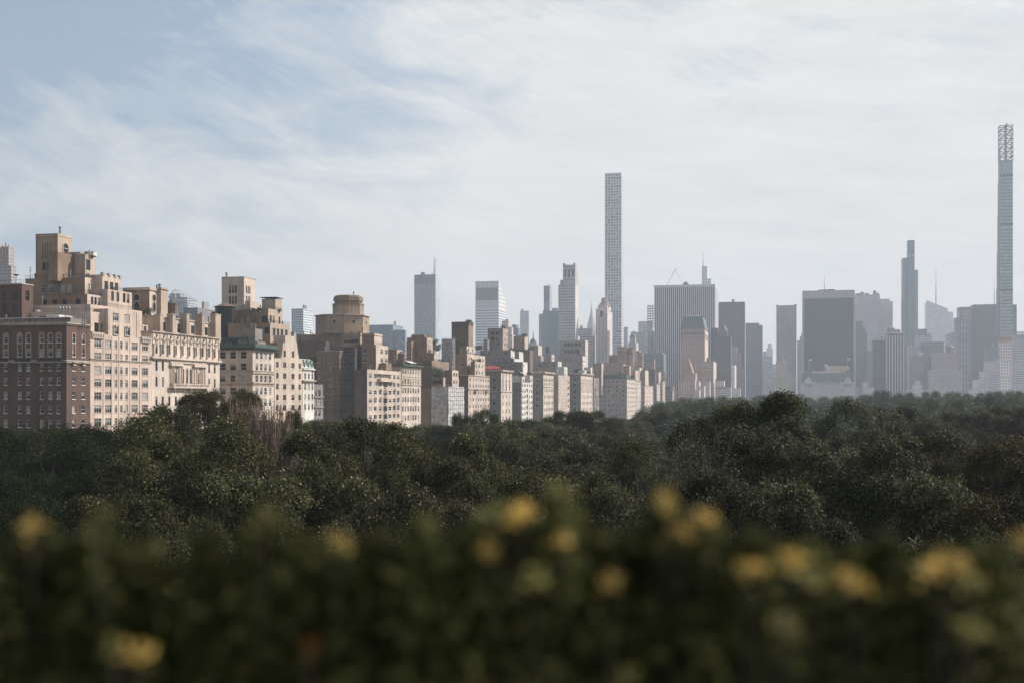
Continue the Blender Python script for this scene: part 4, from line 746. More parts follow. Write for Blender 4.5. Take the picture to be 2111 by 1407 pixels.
# ================================================================== midtown towers
class Tower(Bld):
    def __init__(s, name, label, cat, Y, x, group='midtown towers'):
        X = (x - CX) / F * Y; super().__init__(name, label, cat, X * c_ - Y * s_, X * s_ + Y * c_, group); s.Y = Y
    def blk(s, xa, xb, y, wall, cx=5, cz=4, yb=None, side=None, l=None, name='shaft', top=None, mW=None, slope=None, dY=0, back=True):
        right = xa >= 1600 or (xa + xb) / 2 > 1600; Y = s.Y + dY; xc = xa if right else xb; t = (xc - CX) / F; X = t * Y; uc, v0 = X * c_ - Y * s_, X * s_ + Y * c_
        uo = u_at(xb if right else xa, v0); u0, u1 = min(uc, uo), max(uc, uo)
        if side is not None: v1 = v_at(side, uc)
        else: v1 = v0 + (l or max(18, (u1 - u0) * .7))
        if v1 <= v0 + 4: v1 = v0 + 30
        z1 = CH + (HY - y) * Y / F; z0 = 0 if yb is None else CH + (HY - yb) * Y / F
        n = max(1, round((xb - xa) / cx)); r = (z1 - z0) / (cz * Y / F); nl = max(1, round((v1 - v0) * n / (u1 - u0))); top = top or M['lroof']; mW = mW or wall  # mW: side walls often lighter, the sun put into their colour
        mb = MB(); zb = slope if slope is None else CH + (HY - slope) * Y / F; zt = z1 if slope is None else zb
        UV = lambda w: [(0, -r), (w, -r), (w, 0), (0, 0)]
        mb.face([(u0, v0, z0), (u1, v0, z0), (u1, v0, z1), (u0, v0, z1)], wall, UV(n)); rb = r * (zt - z0) / (z1 - z0) if z1 > z0 else r
        mb.face([(u1, v1, z0), (u0, v1, z0), (u0, v1, zt), (u1, v1, zt)], wall, [(0, -rb), (n, -rb), (n, 0), (0, 0)])
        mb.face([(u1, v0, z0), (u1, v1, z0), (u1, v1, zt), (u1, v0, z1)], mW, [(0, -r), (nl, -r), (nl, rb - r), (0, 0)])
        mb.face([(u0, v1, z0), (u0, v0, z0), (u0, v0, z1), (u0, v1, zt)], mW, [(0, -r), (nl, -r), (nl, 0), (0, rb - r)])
        mb.face([(u0, v0, z1), (u1, v0, z1), (u1, v1, zt), (u0, v1, zt)], top); s.part(name, mb)
        return dict(u0=u0, u1=u1, v0=v0, v1=v1, z0=z0, z1=z1, p=Y / F)
    def mast(s, x, y0, y1, r=.5, dv=8, dY=0, name='antenna', m=None):
        Y = s.Y + dY; X = (x - CX) / F * Y; u, v = X * c_ - Y * s_, X * s_ + Y * c_ + dv; Y2 = dep(u, v); u = u_at(x, v); mb = MB(); za, zb = CH + (HY - y0) * Y2 / F, CH + (HY - y1) * Y2 / F; m = m or M['steel']
        mb.tube((u, v, za - 2), (u, v, za + (zb - za) * .5), r * 1.6, r, m, 6); mb.tube((u, v, za + (zb - za) * .5), (u, v, zb), r * .8, r * .4, m, 6); s.part(name, mb)
    def rings(s, t, zs, h, out, m, name='course'):
        mb = MB()
        for z in zs: mb.box(t['u0'] - out, t['u1'] + out, t['v0'] - out, t['v1'] + out, z, z + h, m)
        s.part(name, mb)
    def units(s, t, n, hmax=6):
        r = s.rng; mb = MB()
        for i in range(n): w, l, h = r.uniform(.06, .2) * (t['u1'] - t['u0']), r.uniform(4, 9), r.uniform(.4, 1) * hmax; u = r.uniform(t['u0'] + 1, t['u1'] - w - 1); v = r.uniform(t['v0'] + 1, max(t['v0'] + 2, t['v1'] - l - 1)); mb.box(u, u + w, v, v + l, t['z1'] + .01, t['z1'] + h, r.choice([M['steel'], M['lroof'], M['white']]))
        s.part('roof_plant', mb)
def T(label, Y, blocks, masts=(), name='skyscraper', cat='skyscraper', units=3, group='midtown towers'):
    x = (blocks[0][0] + blocks[0][1]) / 2; s = Tower(name, label, cat, Y, x, group); out = []
    for bl in blocks: xa, xb, y, wall, cx, cz = bl[:6]; k = bl[6] if len(bl) > 6 else {}; out.append(s.blk(xa, xb, y, wall, cx, cz, **k))
    for m in masts: s.mast(*m)
    if units: s.units(max(out, key=lambda t: t['z1']) if len(out) < 3 else out[0], units)
    return s, out
BG = (.10, .15, .20); PAL = (.55, .54, .54); MAU = (.36, .30, .29); MAU2 = (.46, .395, .39); DK = (.035, .04, .045); CRM = (.58, .50, .43)
# -------- left background
s, o = T('hazy tower crowned by vertical stone fins at the far left edge', 800, [(-30, 19, 508, fmat((.36, .33, .32), (.12, .13, .15), .5, .7), 4, 7, dict(side=30)), (-40, 23, 547, fmat((.36, .33, .32), (.12, .13, .15), .5, .7), 4, 7, dict(side=34, dY=-4))], units=0)
mb = MB()
for i in range(9): u = o[0]['u0'] + (o[0]['u1'] - o[0]['u0']) * i / 8; mb.box(u - .35, u + .35, o[0]['v0'] - .8, o[0]['v0'] - .01, o[0]['z1'] - 20, o[0]['z1'] + (2.5 if i % 2 else 1), M['buff'])
s.part('fins', mb)
s, o = T('pale glass tower with white steel rooftop frame, above the limestone palazzo', 1300, [(335, 380, 622, fmat((.42, .44, .46), (.14, .18, .22), .8, .55), 5, 5, dict(l=30)), (353, 386, 612, fmat((.46, .46, .47), (.10, .13, .16), .7, .6), 5, 5, dict(l=22, dY=-2)), (349, 371, 605, fmat((.30, .30, .32), (.12, .13, .15), .6, .6), 5, 5, dict(yb=625, l=10, dY=3))], [(356, 605, 598, .4)], units=0)
mb = MB(); q = o[1]
for a, b2 in (((q['u0'] - 6, q['z1'] - 4), (q['u0'] + 6, q['z1'] + 9)), ((q['u0'] + 6, q['z1'] + 9), (q['u1'] + 9, q['z1'] - 4)), ((q['u0'] - 6, q['z1'] - 4), (q['u1'] + 9, q['z1'] - 4)), ((q['u0'] + 6, q['z1'] + 9), (q['u0'] + 6, q['z1'] - 4)), ((q['u0'] - 14, q['z1'] - 10), (q['u0'] + 6, q['z1'] + 9)), ((q['u1'] - 2, q['z1'] + 2), (q['u1'] - 2, q['z1'] - 6))):
    for dv in (0, 8): mb.tube((a[0], q['v0'] + dv - 1, a[1]), (b2[0], q['v0'] + dv - 1, b2[1]), .35, .35, M['awn'], 4)
s.part('steel_frame', mb)
T('plain grey box of a building peeking behind the palazzo chimneys', 800, [(378, 407, 634, fmat((.20, .19, .19), (.08, .08, .09), .5, .5), 6, 6, dict(side=409))], units=1, name='office_building')
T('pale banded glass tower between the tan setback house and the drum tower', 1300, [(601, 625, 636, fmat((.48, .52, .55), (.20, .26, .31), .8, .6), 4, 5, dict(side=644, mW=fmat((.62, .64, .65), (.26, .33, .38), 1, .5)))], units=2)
T('low blue grey stepped office block right of the drum tower', 1400, [(761, 810, 669, fmat((.20, .235, .28), (.15, .19, .24), .8, .5), 7, 3.5, dict(l=40)), (808, 835, 680, fmat((.20, .235, .28), (.16, .20, .25), .8, .5), 7, 3.5, dict(side=838))], units=1, name='office_building')
T('faint small glass block left of the masted glass tower', 2200, [(851, 857, 688, fmat((.35, .40, .45), (.2, .25, .3), .7, .5), 4, 4)], units=0)
# -------- masted glass tower
s, o = T('grey blue glass tower with red and white mast, left centre of the skyline', 2000, [(854, 898, 565.5, fmat((.42, .44, .46), (.19, .235, .28), .86, .72, .35), 3.2, 3.0, dict(side=909, mW=fmat((.55, .57, .58), (.22, .28, .33), 1, .55))), (854.3, 897.7, 566, fmat((.22, .245, .27), (.13, .16, .19), .86, .7), 3.2, 3.0, dict(yb=586, l=20, dY=-.4))], [(895, 565, 528, .7)], units=2)
mb = MB(); Y = 2000; X = (895 - CX) / F * Y
for k in range(9): z = CH + (HY - 562 + k * 3.6) * Y / F; u, v = X * c_ - Y * s_, X * s_ + Y * c_ + 8; mb.box(u - 1.5, u + 1.5, v - .5, v + .5, z, z + .8, M['red'] if k % 2 else M['awn'])
s.part('mast_elements', mb)
# -------- slant-roofed tower
s = Tower('skyscraper', 'white banded tower with dark louvred panel and slanted roof, second tower from the left centre', 'skyscraper', 2500, 1004, 'midtown towers')
wh = (.66, .64, .66); cb = fmat(wh, (.19, .21, .25), 1, .42, .2)
q = s.blk(980, 1028, 579, fmat(wh, wh, .9, .9, 0), 10, 8, yb=637, side=1042, mW=fmat((.62, .60, .60), (.60, .58, .58), 1, .4, 0), slope=616); q2 = s.blk(980, 1028, 637, cb, 10, 5.6, side=1042, mW=cb)
mb = MB(); a, b2 = q['u0'] + 2, q['u1'] - 2.5; z0, z1 = CH + (HY - 618.5) * q['p'], CH + (HY - 593) * q['p']; mb.box(a, b2, q['v0'] - .3, q['v0'] - .01, z0, z1, plain('louvre_panel', (.12, .125, .15), .5))
for i in range(14): x = a + (b2 - a) * i / 13; mb.box(x - .35, x + .35, q['v0'] - .8, q['v0'] - .3, z0, z1, M['steel'])
s.part('louvre_panel', mb)
# -------- between
T('pale stepped masonry tower half hidden beside the slant roofed tower', 1500, [(1034.5, 1048, 661, fmat((.56, .49, .47), (.22, .21, .22), .45, .6), 3.4, 4.5, dict(l=20)), (1040, 1055, 674, fmat((.56, .49, .47), (.22, .21, .22), .45, .6), 3.4, 4.5, dict(dY=-10, side=1058)), (1046, 1056, 690, fmat((.56, .49, .47), (.22, .21, .22), .45, .6), 3.4, 4.5, dict(dY=-20, l=16))], units=1)
T('small dark stepped glass tower behind the brown rooftop box', 1700, [(1049, 1064, 669, fmat((.16, .18, .22), (.10, .12, .15), .7, .6), 4, 3.5), (1055, 1068, 676, fmat((.20, .22, .27), (.10, .12, .15), .7, .6), 4, 3.5, dict(dY=-12)), (1058, 1080, 690, fmat((.22, .25, .30), (.12, .14, .17), .7, .6), 4, 3.5, dict(dY=-20))], units=0)
T('slim pale slab tower standing alone beside the small cupola', 2600, [(1072, 1090, 640.5, fmat((.46, .48, .52), (.26, .30, .36), .5, 1), 3, 4, dict(side=1092))], units=1)
s, o = T('tiny ribbed dome with spire above the taupe roofs', 1600, [(1089, 1106, 706, fmat(MAU2, (.2, .2, .2), .4, .5), 4, 4, dict(l=12))], units=0, name='domed_tower', cat='tower')
q = o[0]; mb = MB(); cu, cv = (q['u0'] + q['u1']) / 2, q['v0'] + 6; r = (q['u1'] - q['u0']) / 2
for k in range(6): a, b2 = k / 6 * math.pi / 2, (k + 1) / 6 * math.pi / 2; mb.prism(cu, cv, q['z1'] + r * 1.15 * math.sin(a), q['z1'] + r * 1.15 * math.sin(b2), r * .8 * math.cos(a), max(.3, r * .8 * math.cos(b2)), 12, M['copper'])
mb.prism(cu, cv, q['z1'] + r * 1.1, q['z1'] + r * 1.9, .8, .7, 8, M['mauve']); mb.prism(cu, cv, q['z1'] + r * 1.9, q['z1'] + r * 2.9, .7, .02, 8, M['copper']); s.part('dome', mb)
T('teal glass tower with low crown, left of the mauve stepped tower', 1950, [(1131, 1154, 641, fmat((.19, .27, .31), (.13, .205, .24), .85, .55, .3), 5, 2.6, dict(l=30)), (1119, 1133, 640, fmat((.26, .33, .38), (.17, .235, .28), .85, .55, .3), 4, 2.6, dict(l=26, dY=6)), (1111, 1122, 647, fmat((.38, .43, .47), (.26, .32, .36), .6, .55), 3, 3, dict(dY=14)), (1138, 1150, 635, fmat((.3, .33, .36), (.2, .23, .26), .6, .5), 4, 3, dict(yb=642, l=12, dY=5))], units=0)
T('narrow dark blue grey tower rising behind the teal glass tower', 2300, [(1121, 1133, 589, fmat((.20, .22, .26), (.145, .165, .20), .6, 1), 2.4, 4, dict(side=1138, mW=fmat((.34, .33, .37), (.22, .22, .26), .5, 1), yb=622)), (1121, 1133, 622, fmat((.33, .36, .42), (.25, .28, .34), .6, 1), 2.4, 4, dict(side=1138))], units=2)
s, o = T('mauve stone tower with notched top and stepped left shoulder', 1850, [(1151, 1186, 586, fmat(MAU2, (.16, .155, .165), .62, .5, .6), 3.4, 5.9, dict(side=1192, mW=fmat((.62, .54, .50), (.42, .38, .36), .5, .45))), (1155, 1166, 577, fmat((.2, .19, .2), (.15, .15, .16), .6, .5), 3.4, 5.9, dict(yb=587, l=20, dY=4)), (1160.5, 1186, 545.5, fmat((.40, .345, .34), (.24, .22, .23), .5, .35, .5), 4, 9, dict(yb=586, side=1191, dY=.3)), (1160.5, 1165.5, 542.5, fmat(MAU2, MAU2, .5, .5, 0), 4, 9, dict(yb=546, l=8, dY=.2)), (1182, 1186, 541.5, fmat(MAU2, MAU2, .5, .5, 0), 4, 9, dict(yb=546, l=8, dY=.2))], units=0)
q = o[2]; mb = MB()
for i in range(5): u = q['u0'] + (q['u1'] - q['u0']) * (.2 + .15 * i); mb.box(u - 1.1, u + 1.1, q['v0'] - .6, q['v0'] - .01, q['z1'] - 20 + (2 if i in (0, 4) else 0), q['z1'] - 7, M['white'] if i % 2 else M['iron'])
mb.box(q['u0'] + 2, q['u1'] - 2, q['v0'] - .9, q['v0'] - .6, q['z1'] - 9.5, q['z1'] - 8, M['mauve']); s.part('crown_screen', mb)
# spire with stepped arches, far off
s = Tower('skyscraper', 'faint art deco tower with a needle spire, far behind between two towers', 'skyscraper', 3300, 1218.5, 'midtown towers'); p = 3300 / F
q = s.blk(1209, 1227, 690, fmat((.50, .50, .51), (.3, .3, .33), .5, 1), 2, 4, l=26); cu, cv = (q['u0'] + q['u1']) / 2, q['v0'] + 13; mb = MB(); zz = lambda y: CH + (HY - y) * p; ps = plain('pale_steel_crown', (.45, .46, .48), .5, .2)
pr = [(690, 9), (680, 8.3), (671, 7.2), (663, 5.8), (655, 4.2), (648, 2.7), (641, 1.6), (634, .9), (622, .15)]
for (a, ra), (b2, rb) in zip(pr, pr[1:]): mb.prism(cu, cv, zz(a), zz(b2), ra * p * 1.25, rb * p * 1.25, 8, ps, rot=math.pi / 8)
s.part('spire', mb); mb = MB()
for y, r in ((684, 8), (674, 6.6), (665, 5)):
    for k in (-.5, 0, .5): mb.face([(cu + k * r * p - 1.6, cv - r * p * 1.2, zz(y)), (cu + k * r * p + 1.6, cv - r * p * 1.2, zz(y)), (cu + k * r * p, cv - r * p * 1.1, zz(y - 5))], M['steel'])
s.part('crown_windows', mb)
T('low banded office tower with white and dark stripes beneath the needle spire', 1900, [(1192, 1217, 676.5, fmat((.42, .45, .48), (.18, .22, .26), .6, .6), 5, 5, dict(yb=692, side=1220)), (1195, 1222, 692, fmat((.62, .60, .58), (.12, .13, .15), 1, .5, .1), 5, 4.6, dict(side=1227))], units=2)
# ornate pinkish tower
s = Tower('skyscraper', 'rosy stone tower with rounded stepped lantern top, just left of the tall white gridded tower', 'skyscraper', 1880, 1245, 'midtown towers'); pk = fmat((.54, .45, .43), (.20, .19, .20), .42, .55, .4); pkl = fmat((.64, .55, .51), (.36, .32, .32), .42, .55, .4)  # pkl is pk with sunlight put into the colour, for the west face
q = s.blk(1228.5, 1252, 640, pk, 3.6, 5.2, side=1262.5, mW=pkl); q2 = s.blk(1232.5, 1252, 630, pk, 5, 6, yb=641, side=1259.5, mW=pkl, dY=3); cu, cv = (q['u0'] + q['u1']) / 2 + 2, (q['v0'] + q['v1']) / 2 - 12; p = 1880 / F; zz = lambda y: CH + (HY - y) * p; mb = MB()
mb.prism(cu, cv, zz(631), zz(622), 13 * p, 9.5 * p, 8, M['mauve'], rot=math.pi / 8); mb.prism(cu, cv, zz(622), zz(613.5), 7 * p, 6.5 * p, 8, M['mauve'], rot=math.pi / 8); mb.prism(cu, cv, zz(613.5), zz(611.8), 5.8 * p, 5 * p, 8, M['mauve'], rot=math.pi / 8); s.part('lantern', mb); mb = MB()
for x in (q['u0'], q['u1'] - 2.4): 
    for y in (q['v0'], (q['v0'] + q['v1']) / 2, q['v1'] - 2.4): mb.box(x, x + 2.4, y, y + 2.4, q['z1'] + .01, q['z1'] + 3, M['mauve'])
for i in range(4): u = q['u0'] + (q['u1'] - q['u0']) * (i + .08) / 3.5; mb.box(u, u + .9, q['v0'] - .8, q['v0'] - .01, 0, q['z1'] - 6, M['mauve'])
s.part('pinnacles', mb); mb = MB(); zc = zz(642); u = (q['u0'] + q['u1']) / 2
mb.face([(u + 3.0 * math.cos(k * math.pi / 8), q['v0'] - .05, zc - 4 + 5.5 * math.sin(k * math.pi / 8)) for k in range(16)], M['glass']); s.part('arched_window', mb)
# -------- the gridded supertall: real recessed windows
s = Tower('skyscraper', 'very tall slender white tower with a square window grid, the tallest left of centre right', 'skyscraper', 2080, 1264, 'midtown towers')
Y = 2080; X = (1281 - CX) / F * Y; u1, v0 = X * c_ - Y * s_, X * s_ + Y * c_; u0 = u_at(1247, v0); v1 = v0 + (u1 - u0); p = Y / F; z1 = CH + (HY - 356) * p; W = u1 - u0; bay = W / 6; n = int(z1 / (5.75 * p)); fh = 5.75 * p
ww = plain('white_concrete', (.68, .665, .69), .7, var=.08); band = {12, 26, 40, 54, 13, 27, 41, 55}; Nw, Ww = [], []
for r in range(n):
    zc = z1 - 2.0 - fh * (r + .5) + .4
    for i in range(6):
        Nw.append((u0 + bay * (i + .5), zc, bay * .66, fh * .66, 'grid')); Ww.append((v0 + bay * (i + .5), zc, bay * .66, fh * .66, 'grid'))
mb = MB(); rc = lambda L: [(w[0] - w[2] / 2, w[0] + w[2] / 2, w[1] - w[3] / 2, w[1] + w[3] / 2) for w in L]
mb.holes('N', v0, u0, u1, 0, z1, rc(Nw), ww, .9); mb.holes('W', u1, v0, v1, 0, z1, rc(Ww), ww, .9); mb.face([(u1, v1, 0), (u0, v1, 0), (u0, v1, z1), (u1, v1, z1)], ww); mb.face([(u0, v1, 0), (u0, v0, 0), (u0, v0, z1), (u0, v1, z1)], ww); mb.face([(u0, v0, z1), (u1, v0, z1), (u1, v1, z1), (u0, v1, z1)], M['lroof']); s.part('concrete_grid', mb)
gl = [plain('tower_pane_dark', (.12, .13, .16), .25, var=.2), plain('tower_pane_mid', (.22, .235, .27), .3, var=.2), plain('tower_pane_pale', (.42, .43, .46), .5, var=.2)]; meshes = []
for g in gl: m_ = MB(); a, b2 = bay * .33, fh * .33; m_.face([(-a, .5, -b2), (a, .5, -b2), (a, .5, b2), (-a, .5, b2)], g); m_.box(-.12, .12, .38, .48, -b2, b2, ww); meshes.append((m_, m_.mesh('window')))
rest = MB(); rng = random.Random(11)
for k, (w, face) in enumerate([(w, 'N') for w in Nw] + [(w, 'W') for w in Ww]):
    i = 0 if rng.random() < .55 else (1 if rng.random() < .6 else 2); row = int((z1 - w[1]) / fh)
    if row in band: i = 1
    if rng.random() < .4 and row % 5 in (2, 3): i = 2
    if k < 100: o_ = link('window', meshes[i][1], s.root); o_.location = (w[0] - s.ref[0], v0 - s.ref[1], w[1])
    else:
        m_ = meshes[i][0]; o0 = len(rest.v); rest.v += [(w[0] + x, v0 + y, w[1] + z) if face == 'N' else (u1 - y, w[0] + x, w[1] + z) for x, y, z in m_.v]; rest.f += [tuple(q + o0 for q in f) for f in m_.f]; rest.m += [rest.mi(m_.mats[q]) for q in m_.m]; rest.uv += m_.uv
s.part('window', rest, None, None, 'stuff')
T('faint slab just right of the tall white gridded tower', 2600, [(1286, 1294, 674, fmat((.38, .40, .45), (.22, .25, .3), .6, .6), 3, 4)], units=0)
s, o = T('small pink grey stepped tower with ornate dark top beside the gridded tower', 1600, [(1295, 1311, 705, fmat(MAU2, (.22, .2, .2), .4, .5), 3, 4.5, dict(side=1316)), (1298, 1309, 695, fmat(MAU2, (.22, .2, .2), .4, .5), 3, 4.5, dict(yb=706, l=12, dY=2)), (1294, 1318, 722, fmat(MAU2, (.22, .2, .2), .4, .5), 3, 4.5, dict(l=26, dY=-4))], units=0)
q = o[1]; mb = MB(); cu, cv = (q['u0'] + q['u1']) / 2, q['v0'] + 6
for a, b2, r0, r1 in ((0, 2, 5, 4.4), (2, 3.4, 3.6, 3), (3.4, 5.4, 2.6, .4)): mb.prism(cu, cv, q['z1'] + a, q['z1'] + b2, r0, r1, 8, M['copper'])
s.part('crown', mb)
T('pale grey green office block left of the wide striped tower', 2300, [(1300, 1333, 684, fmat((.36, .40, .42), (.22, .26, .29), .7, .5), 5, 4, dict(l=30)), (1331, 1352, 682, fmat((.24, .27, .30), (.18, .21, .24), .7, .5), 5, 4, dict(l=30, dY=10)), (1316, 1345, 662, fmat((.44, .43, .46), (.3, .3, .33), .6, .5), 6, 4, dict(dY=60))], units=2)
s = Tower('building_frame', 'unfinished steel frame with open floors at the left edge of the wide striped tower', 'tower', 2200, 1342, 'midtown towers'); X = (1342 - CX) / F * 2200; u, v = X * c_ - 2200 * s_, X * s_ + 2200 * c_; mb = MB(); p = 2200 / F
for k in range(9): z = CH + (HY - 630 + k * -5.2 * -1 * -1 * -1 * 1) * p if 0 else CH + (HY - 630 - 5.2 * k) * p; mb.box(u - 7, u + 7, v, v + 14, z - .8, z, M['mauve'])
for a in (-7, -2.5, 2, 6.3):
    for c2 in (0, 13): mb.box(u + a, u + a + .8, v + c2, v + c2 + .8, 0, CH + (HY - 629) * p, M['mauve'])
s.part('frame', mb)
T('pale masonry slab with white gable in front of the striped tower base left', 1900, [(1336, 1350, 694, fmat((.50, .45, .45), (.26, .25, .27), .4, .5), 3, 4), (1341, 1347, 686, fmat((.58, .52, .5), (.3, .3, .3), .4, .5), 3, 4, dict(yb=695, l=10, dY=3))], units=0)
T('low grey green office block with a stepped top left of the striped tower base', 1770, [(1325, 1368, 729, fmat((.19, .225, .215), (.17, .20, .20), .6, .5, .2), 8, 8, dict(l=40)), (1328, 1366, 726, fmat((.22, .25, .24), (.18, .21, .21), .6, .5), 8, 8, dict(yb=730, l=30, dY=4))], units=3, name='office_building')
# -------- wide striped tower with real piers
s = Tower('skyscraper', 'wide tower with bold vertical white and dark stripes, right of the gridded supertall', 'skyscraper', 1850, 1412, 'midtown towers'); q = s.blk(1350, 1472.5, 587, fmat((.10, .10, .115), (.07, .075, .09), .9, .55, .2), 6, 3.6, side=1478, name='window_strips'); wm = plain('white_marble_pier', (.64, .63, .65), .6, var=.1); p = q['p']
mb = MB(); W = q['u1'] - q['u0']; n = 30
for i in range(n + 1): u = q['u0'] + W * i / n; mb.box(u - W / n * .25, u + W / n * .25, q['v0'] - 1.6, q['v0'] - .01, 0, q['z1'] - 3.0, wm)
L = q['v1'] - q['v0']; k = max(4, int(L / (W / n)))
for i in range(k + 1): v = q['v0'] + L * i / k; mb.box(q['u1'] + .01, q['u1'] + 1.6, v - W / n * .3, v + W / n * .3, 0, q['z1'] - 3.0, wm)
s.part('piers', mb); mb = MB(); mb.box(q['u0'] - 1.7, q['u1'] + 1.7, q['v0'] - 1.7, q['v1'] + 1, q['z1'] - 3, q['z1'] + .8, wm, top=M['lroof']); s.part('roof_band', mb)
mb = MB(); a = q['u0'] + W * .47; mb.box(a, a + W * .09, q['v0'] + 5, q['v0'] + 18, q['z1'] + .81, q['z1'] + 4.5, M['steel']); mb.box(a + 3, a + 6, q['v0'] + 5, q['v0'] + 9, q['z1'] + 4.5, q['z1'] + 6.5, M['steel']); s.part('roof_plant', mb)
# crane beyond
cr = Tower('tower_crane', 'thin luffing crane rising above the wide striped tower', 'crane', 2600, 1385, None); p = 2600 / F; X = (1376 - CX) / F * 2600
def pt(px, py, dv=0): Y = 2600; X = (px - CX) / F * Y; return (X * c_ - Y * s_, X * s_ + Y * c_ + dv, CH + (HY - py) * Y / F)
mb = MB()
for dv in (-.9, .9): mb.tube(pt(1375, 588, dv), pt(1392, 556, dv), .45, .35, M['steel'], 4)
mb.tube(pt(1375, 588), pt(1375, 815), 1.2, 1.4, M['steel'], 4)
cr.part('mast', mb); mb = MB(); mb.tube(pt(1392, 556), pt(1407, 584), .35, .25, M['steel'], 4); mb.tube(pt(1386, 565), pt(1396, 552), .6, .5, M['steel'], 4); cr.part('jib', mb)
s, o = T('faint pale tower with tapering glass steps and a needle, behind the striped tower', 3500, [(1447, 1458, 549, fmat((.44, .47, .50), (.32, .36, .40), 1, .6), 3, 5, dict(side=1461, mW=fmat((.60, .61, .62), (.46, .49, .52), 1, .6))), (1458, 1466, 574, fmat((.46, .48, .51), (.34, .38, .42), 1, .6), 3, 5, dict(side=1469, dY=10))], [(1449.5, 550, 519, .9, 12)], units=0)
# green mansard hotel
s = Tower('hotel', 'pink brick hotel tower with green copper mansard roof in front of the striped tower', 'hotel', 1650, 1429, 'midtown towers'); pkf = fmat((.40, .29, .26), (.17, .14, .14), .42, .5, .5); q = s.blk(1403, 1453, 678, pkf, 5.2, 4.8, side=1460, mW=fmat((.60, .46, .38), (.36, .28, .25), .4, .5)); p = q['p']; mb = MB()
a, b2, c2, d = q['u0'], q['u1'], q['v0'], q['v1']; i1 = 3.5; z0, zr = q['z1'] + .01, CH + (HY - 652) * p; mb.face([(a, c2, z0), (b2, c2, z0), (b2 - i1, c2 + i1, zr), (a + i1, c2 + i1, zr)], M['copper']); mb.face([(b2, c2, z0), (b2, d, z0), (b2 - i1, d - i1, zr), (b2 - i1, c2 + i1, zr)], M['copper']); mb.face([(a, d, z0), (a, c2, z0), (a + i1, c2 + i1, zr), (a + i1, d - i1, zr)], M['copper']); mb.face([(b2, d, z0), (a, d, z0), (a + i1, d - i1, zr), (b2 - i1, d - i1, zr)], M['copper']); mb.face([(a + i1, c2 + i1, zr), (b2 - i1, c2 + i1, zr), (b2 - i1, d - i1, zr), (a + i1, d - i1, zr)], M['copper']); mb.box(a + 8, b2 - 10, c2 + 6, c2 + 14, zr + .01, zr + 2.5, M['white']); s.part('mansard_roof', mb)
s.rings(q, [CH + (HY - y) * p for y in (678, 690, 695.5)], .9, .8, M['mauve'], 'cornice')
mb = MB()
for i in range(9): u = a + (b2 - a) * (i + .5) / 9; mb.box(u - .7, u + .7, c2 - .25, c2 - .01, CH + (HY - 689.5) * p, CH + (HY - 684) * p, M['iron'])
s.part('arched_windows', mb)
T('pink banded apartment slab with bright west balconies beside the green roofed hotel', 1500, [(1441, 1471, 744, fmat((.47, .335, .29), (.30, .25, .24), .8, .5, .3), 8, 4, dict(side=1477, mW=fmat((.68, .56, .48), (.28, .23, .21), .7, .5)))], units=2, name='apartment_building', cat='apartment building')
s, o = T('pink masonry building with a steep red edged gable below the green roofed hotel', 1350, [(1407, 1434, 768, fmat((.44, .32, .28), (.22, .18, .18), .4, .5), 5, 5, dict(l=24)), (1400, 1441, 785, fmat((.50, .40, .36), (.25, .22, .22), .45, .5), 5, 5, dict(l=30, dY=-8))], units=0, name='gabled_building', cat='building')
q = o[0]; mb = MB(); a, b2, c2, d = q['u0'] + 1, q['u1'] - 3, q['v0'], q['v1']; p = q['p']; ap = ((a + b2) / 2, CH + (HY - 737) * p); mb.face([(a, c2, q['z1']), (b2, c2, q['z1']), (ap[0], c2 + 3, ap[1])], M['pink']); mb.face([(b2, c2, q['z1']), (b2, d, q['z1']), (ap[0], d, ap[1]), (ap[0], c2 + 3, ap[1])], M['pink']); mb.face([(a, d, q['z1']), (a, c2, q['z1']), (ap[0], c2 + 3, ap[1]), (ap[0], d, ap[1])], M['mauve']); mb.tube((ap[0] + .5, c2 - .5, ap[1]), (b2 + 3, c2 - .5, q['z1'] + 2), .45, .45, M['salmon'], 4); s.part('gable_roof', mb)
T('small lilac slab in front of the gabled building right side', 1300, [(1424, 1433, 781, fmat((.42, .38, .42), (.3, .28, .3), .5, .5), 4, 5)], units=0, name='apartment_building', cat='apartment building')
T('low white terraced house row at the foot of the pink banded slab', 1250, [(1438, 1452, 795, fmat((.6, .55, .52), (.3, .28, .28), .5, .5), 4, 4), (1450, 1463, 786, fmat((.48, .46, .5), (.3, .28, .3), .5, .5), 4, 4, dict(dY=30)), (1430, 1442, 802, fmat((.6, .52, .46), (.3, .28, .28), .5, .5), 4, 4, dict(dY=-20))], units=0, name='apartment_building', cat='apartment building')
T('cream box roofed office block with white terraces right of the pink banded slab', 1500, [(1477, 1493, 784, fmat((.58, .53, .46), (.5, .46, .4), .5, .3, 0), 8, 6, dict(yb=796)), (1476, 1507, 797, fmat((.52, .49, .50), (.26, .26, .29), 1, .35), 8, 5)], units=0, name='office_building')
T('slim white stepped tower at the foot of the dark brown slab', 1550, [(1507, 1514.5, 751, fmat((.56, .52, .53), (.34, .33, .36), .5, .5), 3.5, 4, dict(side=1518)), (1508, 1526, 799, fmat((.52, .49, .5), (.3, .3, .32), .5, .5), 4, 4, dict(dY=-10))], units=0)
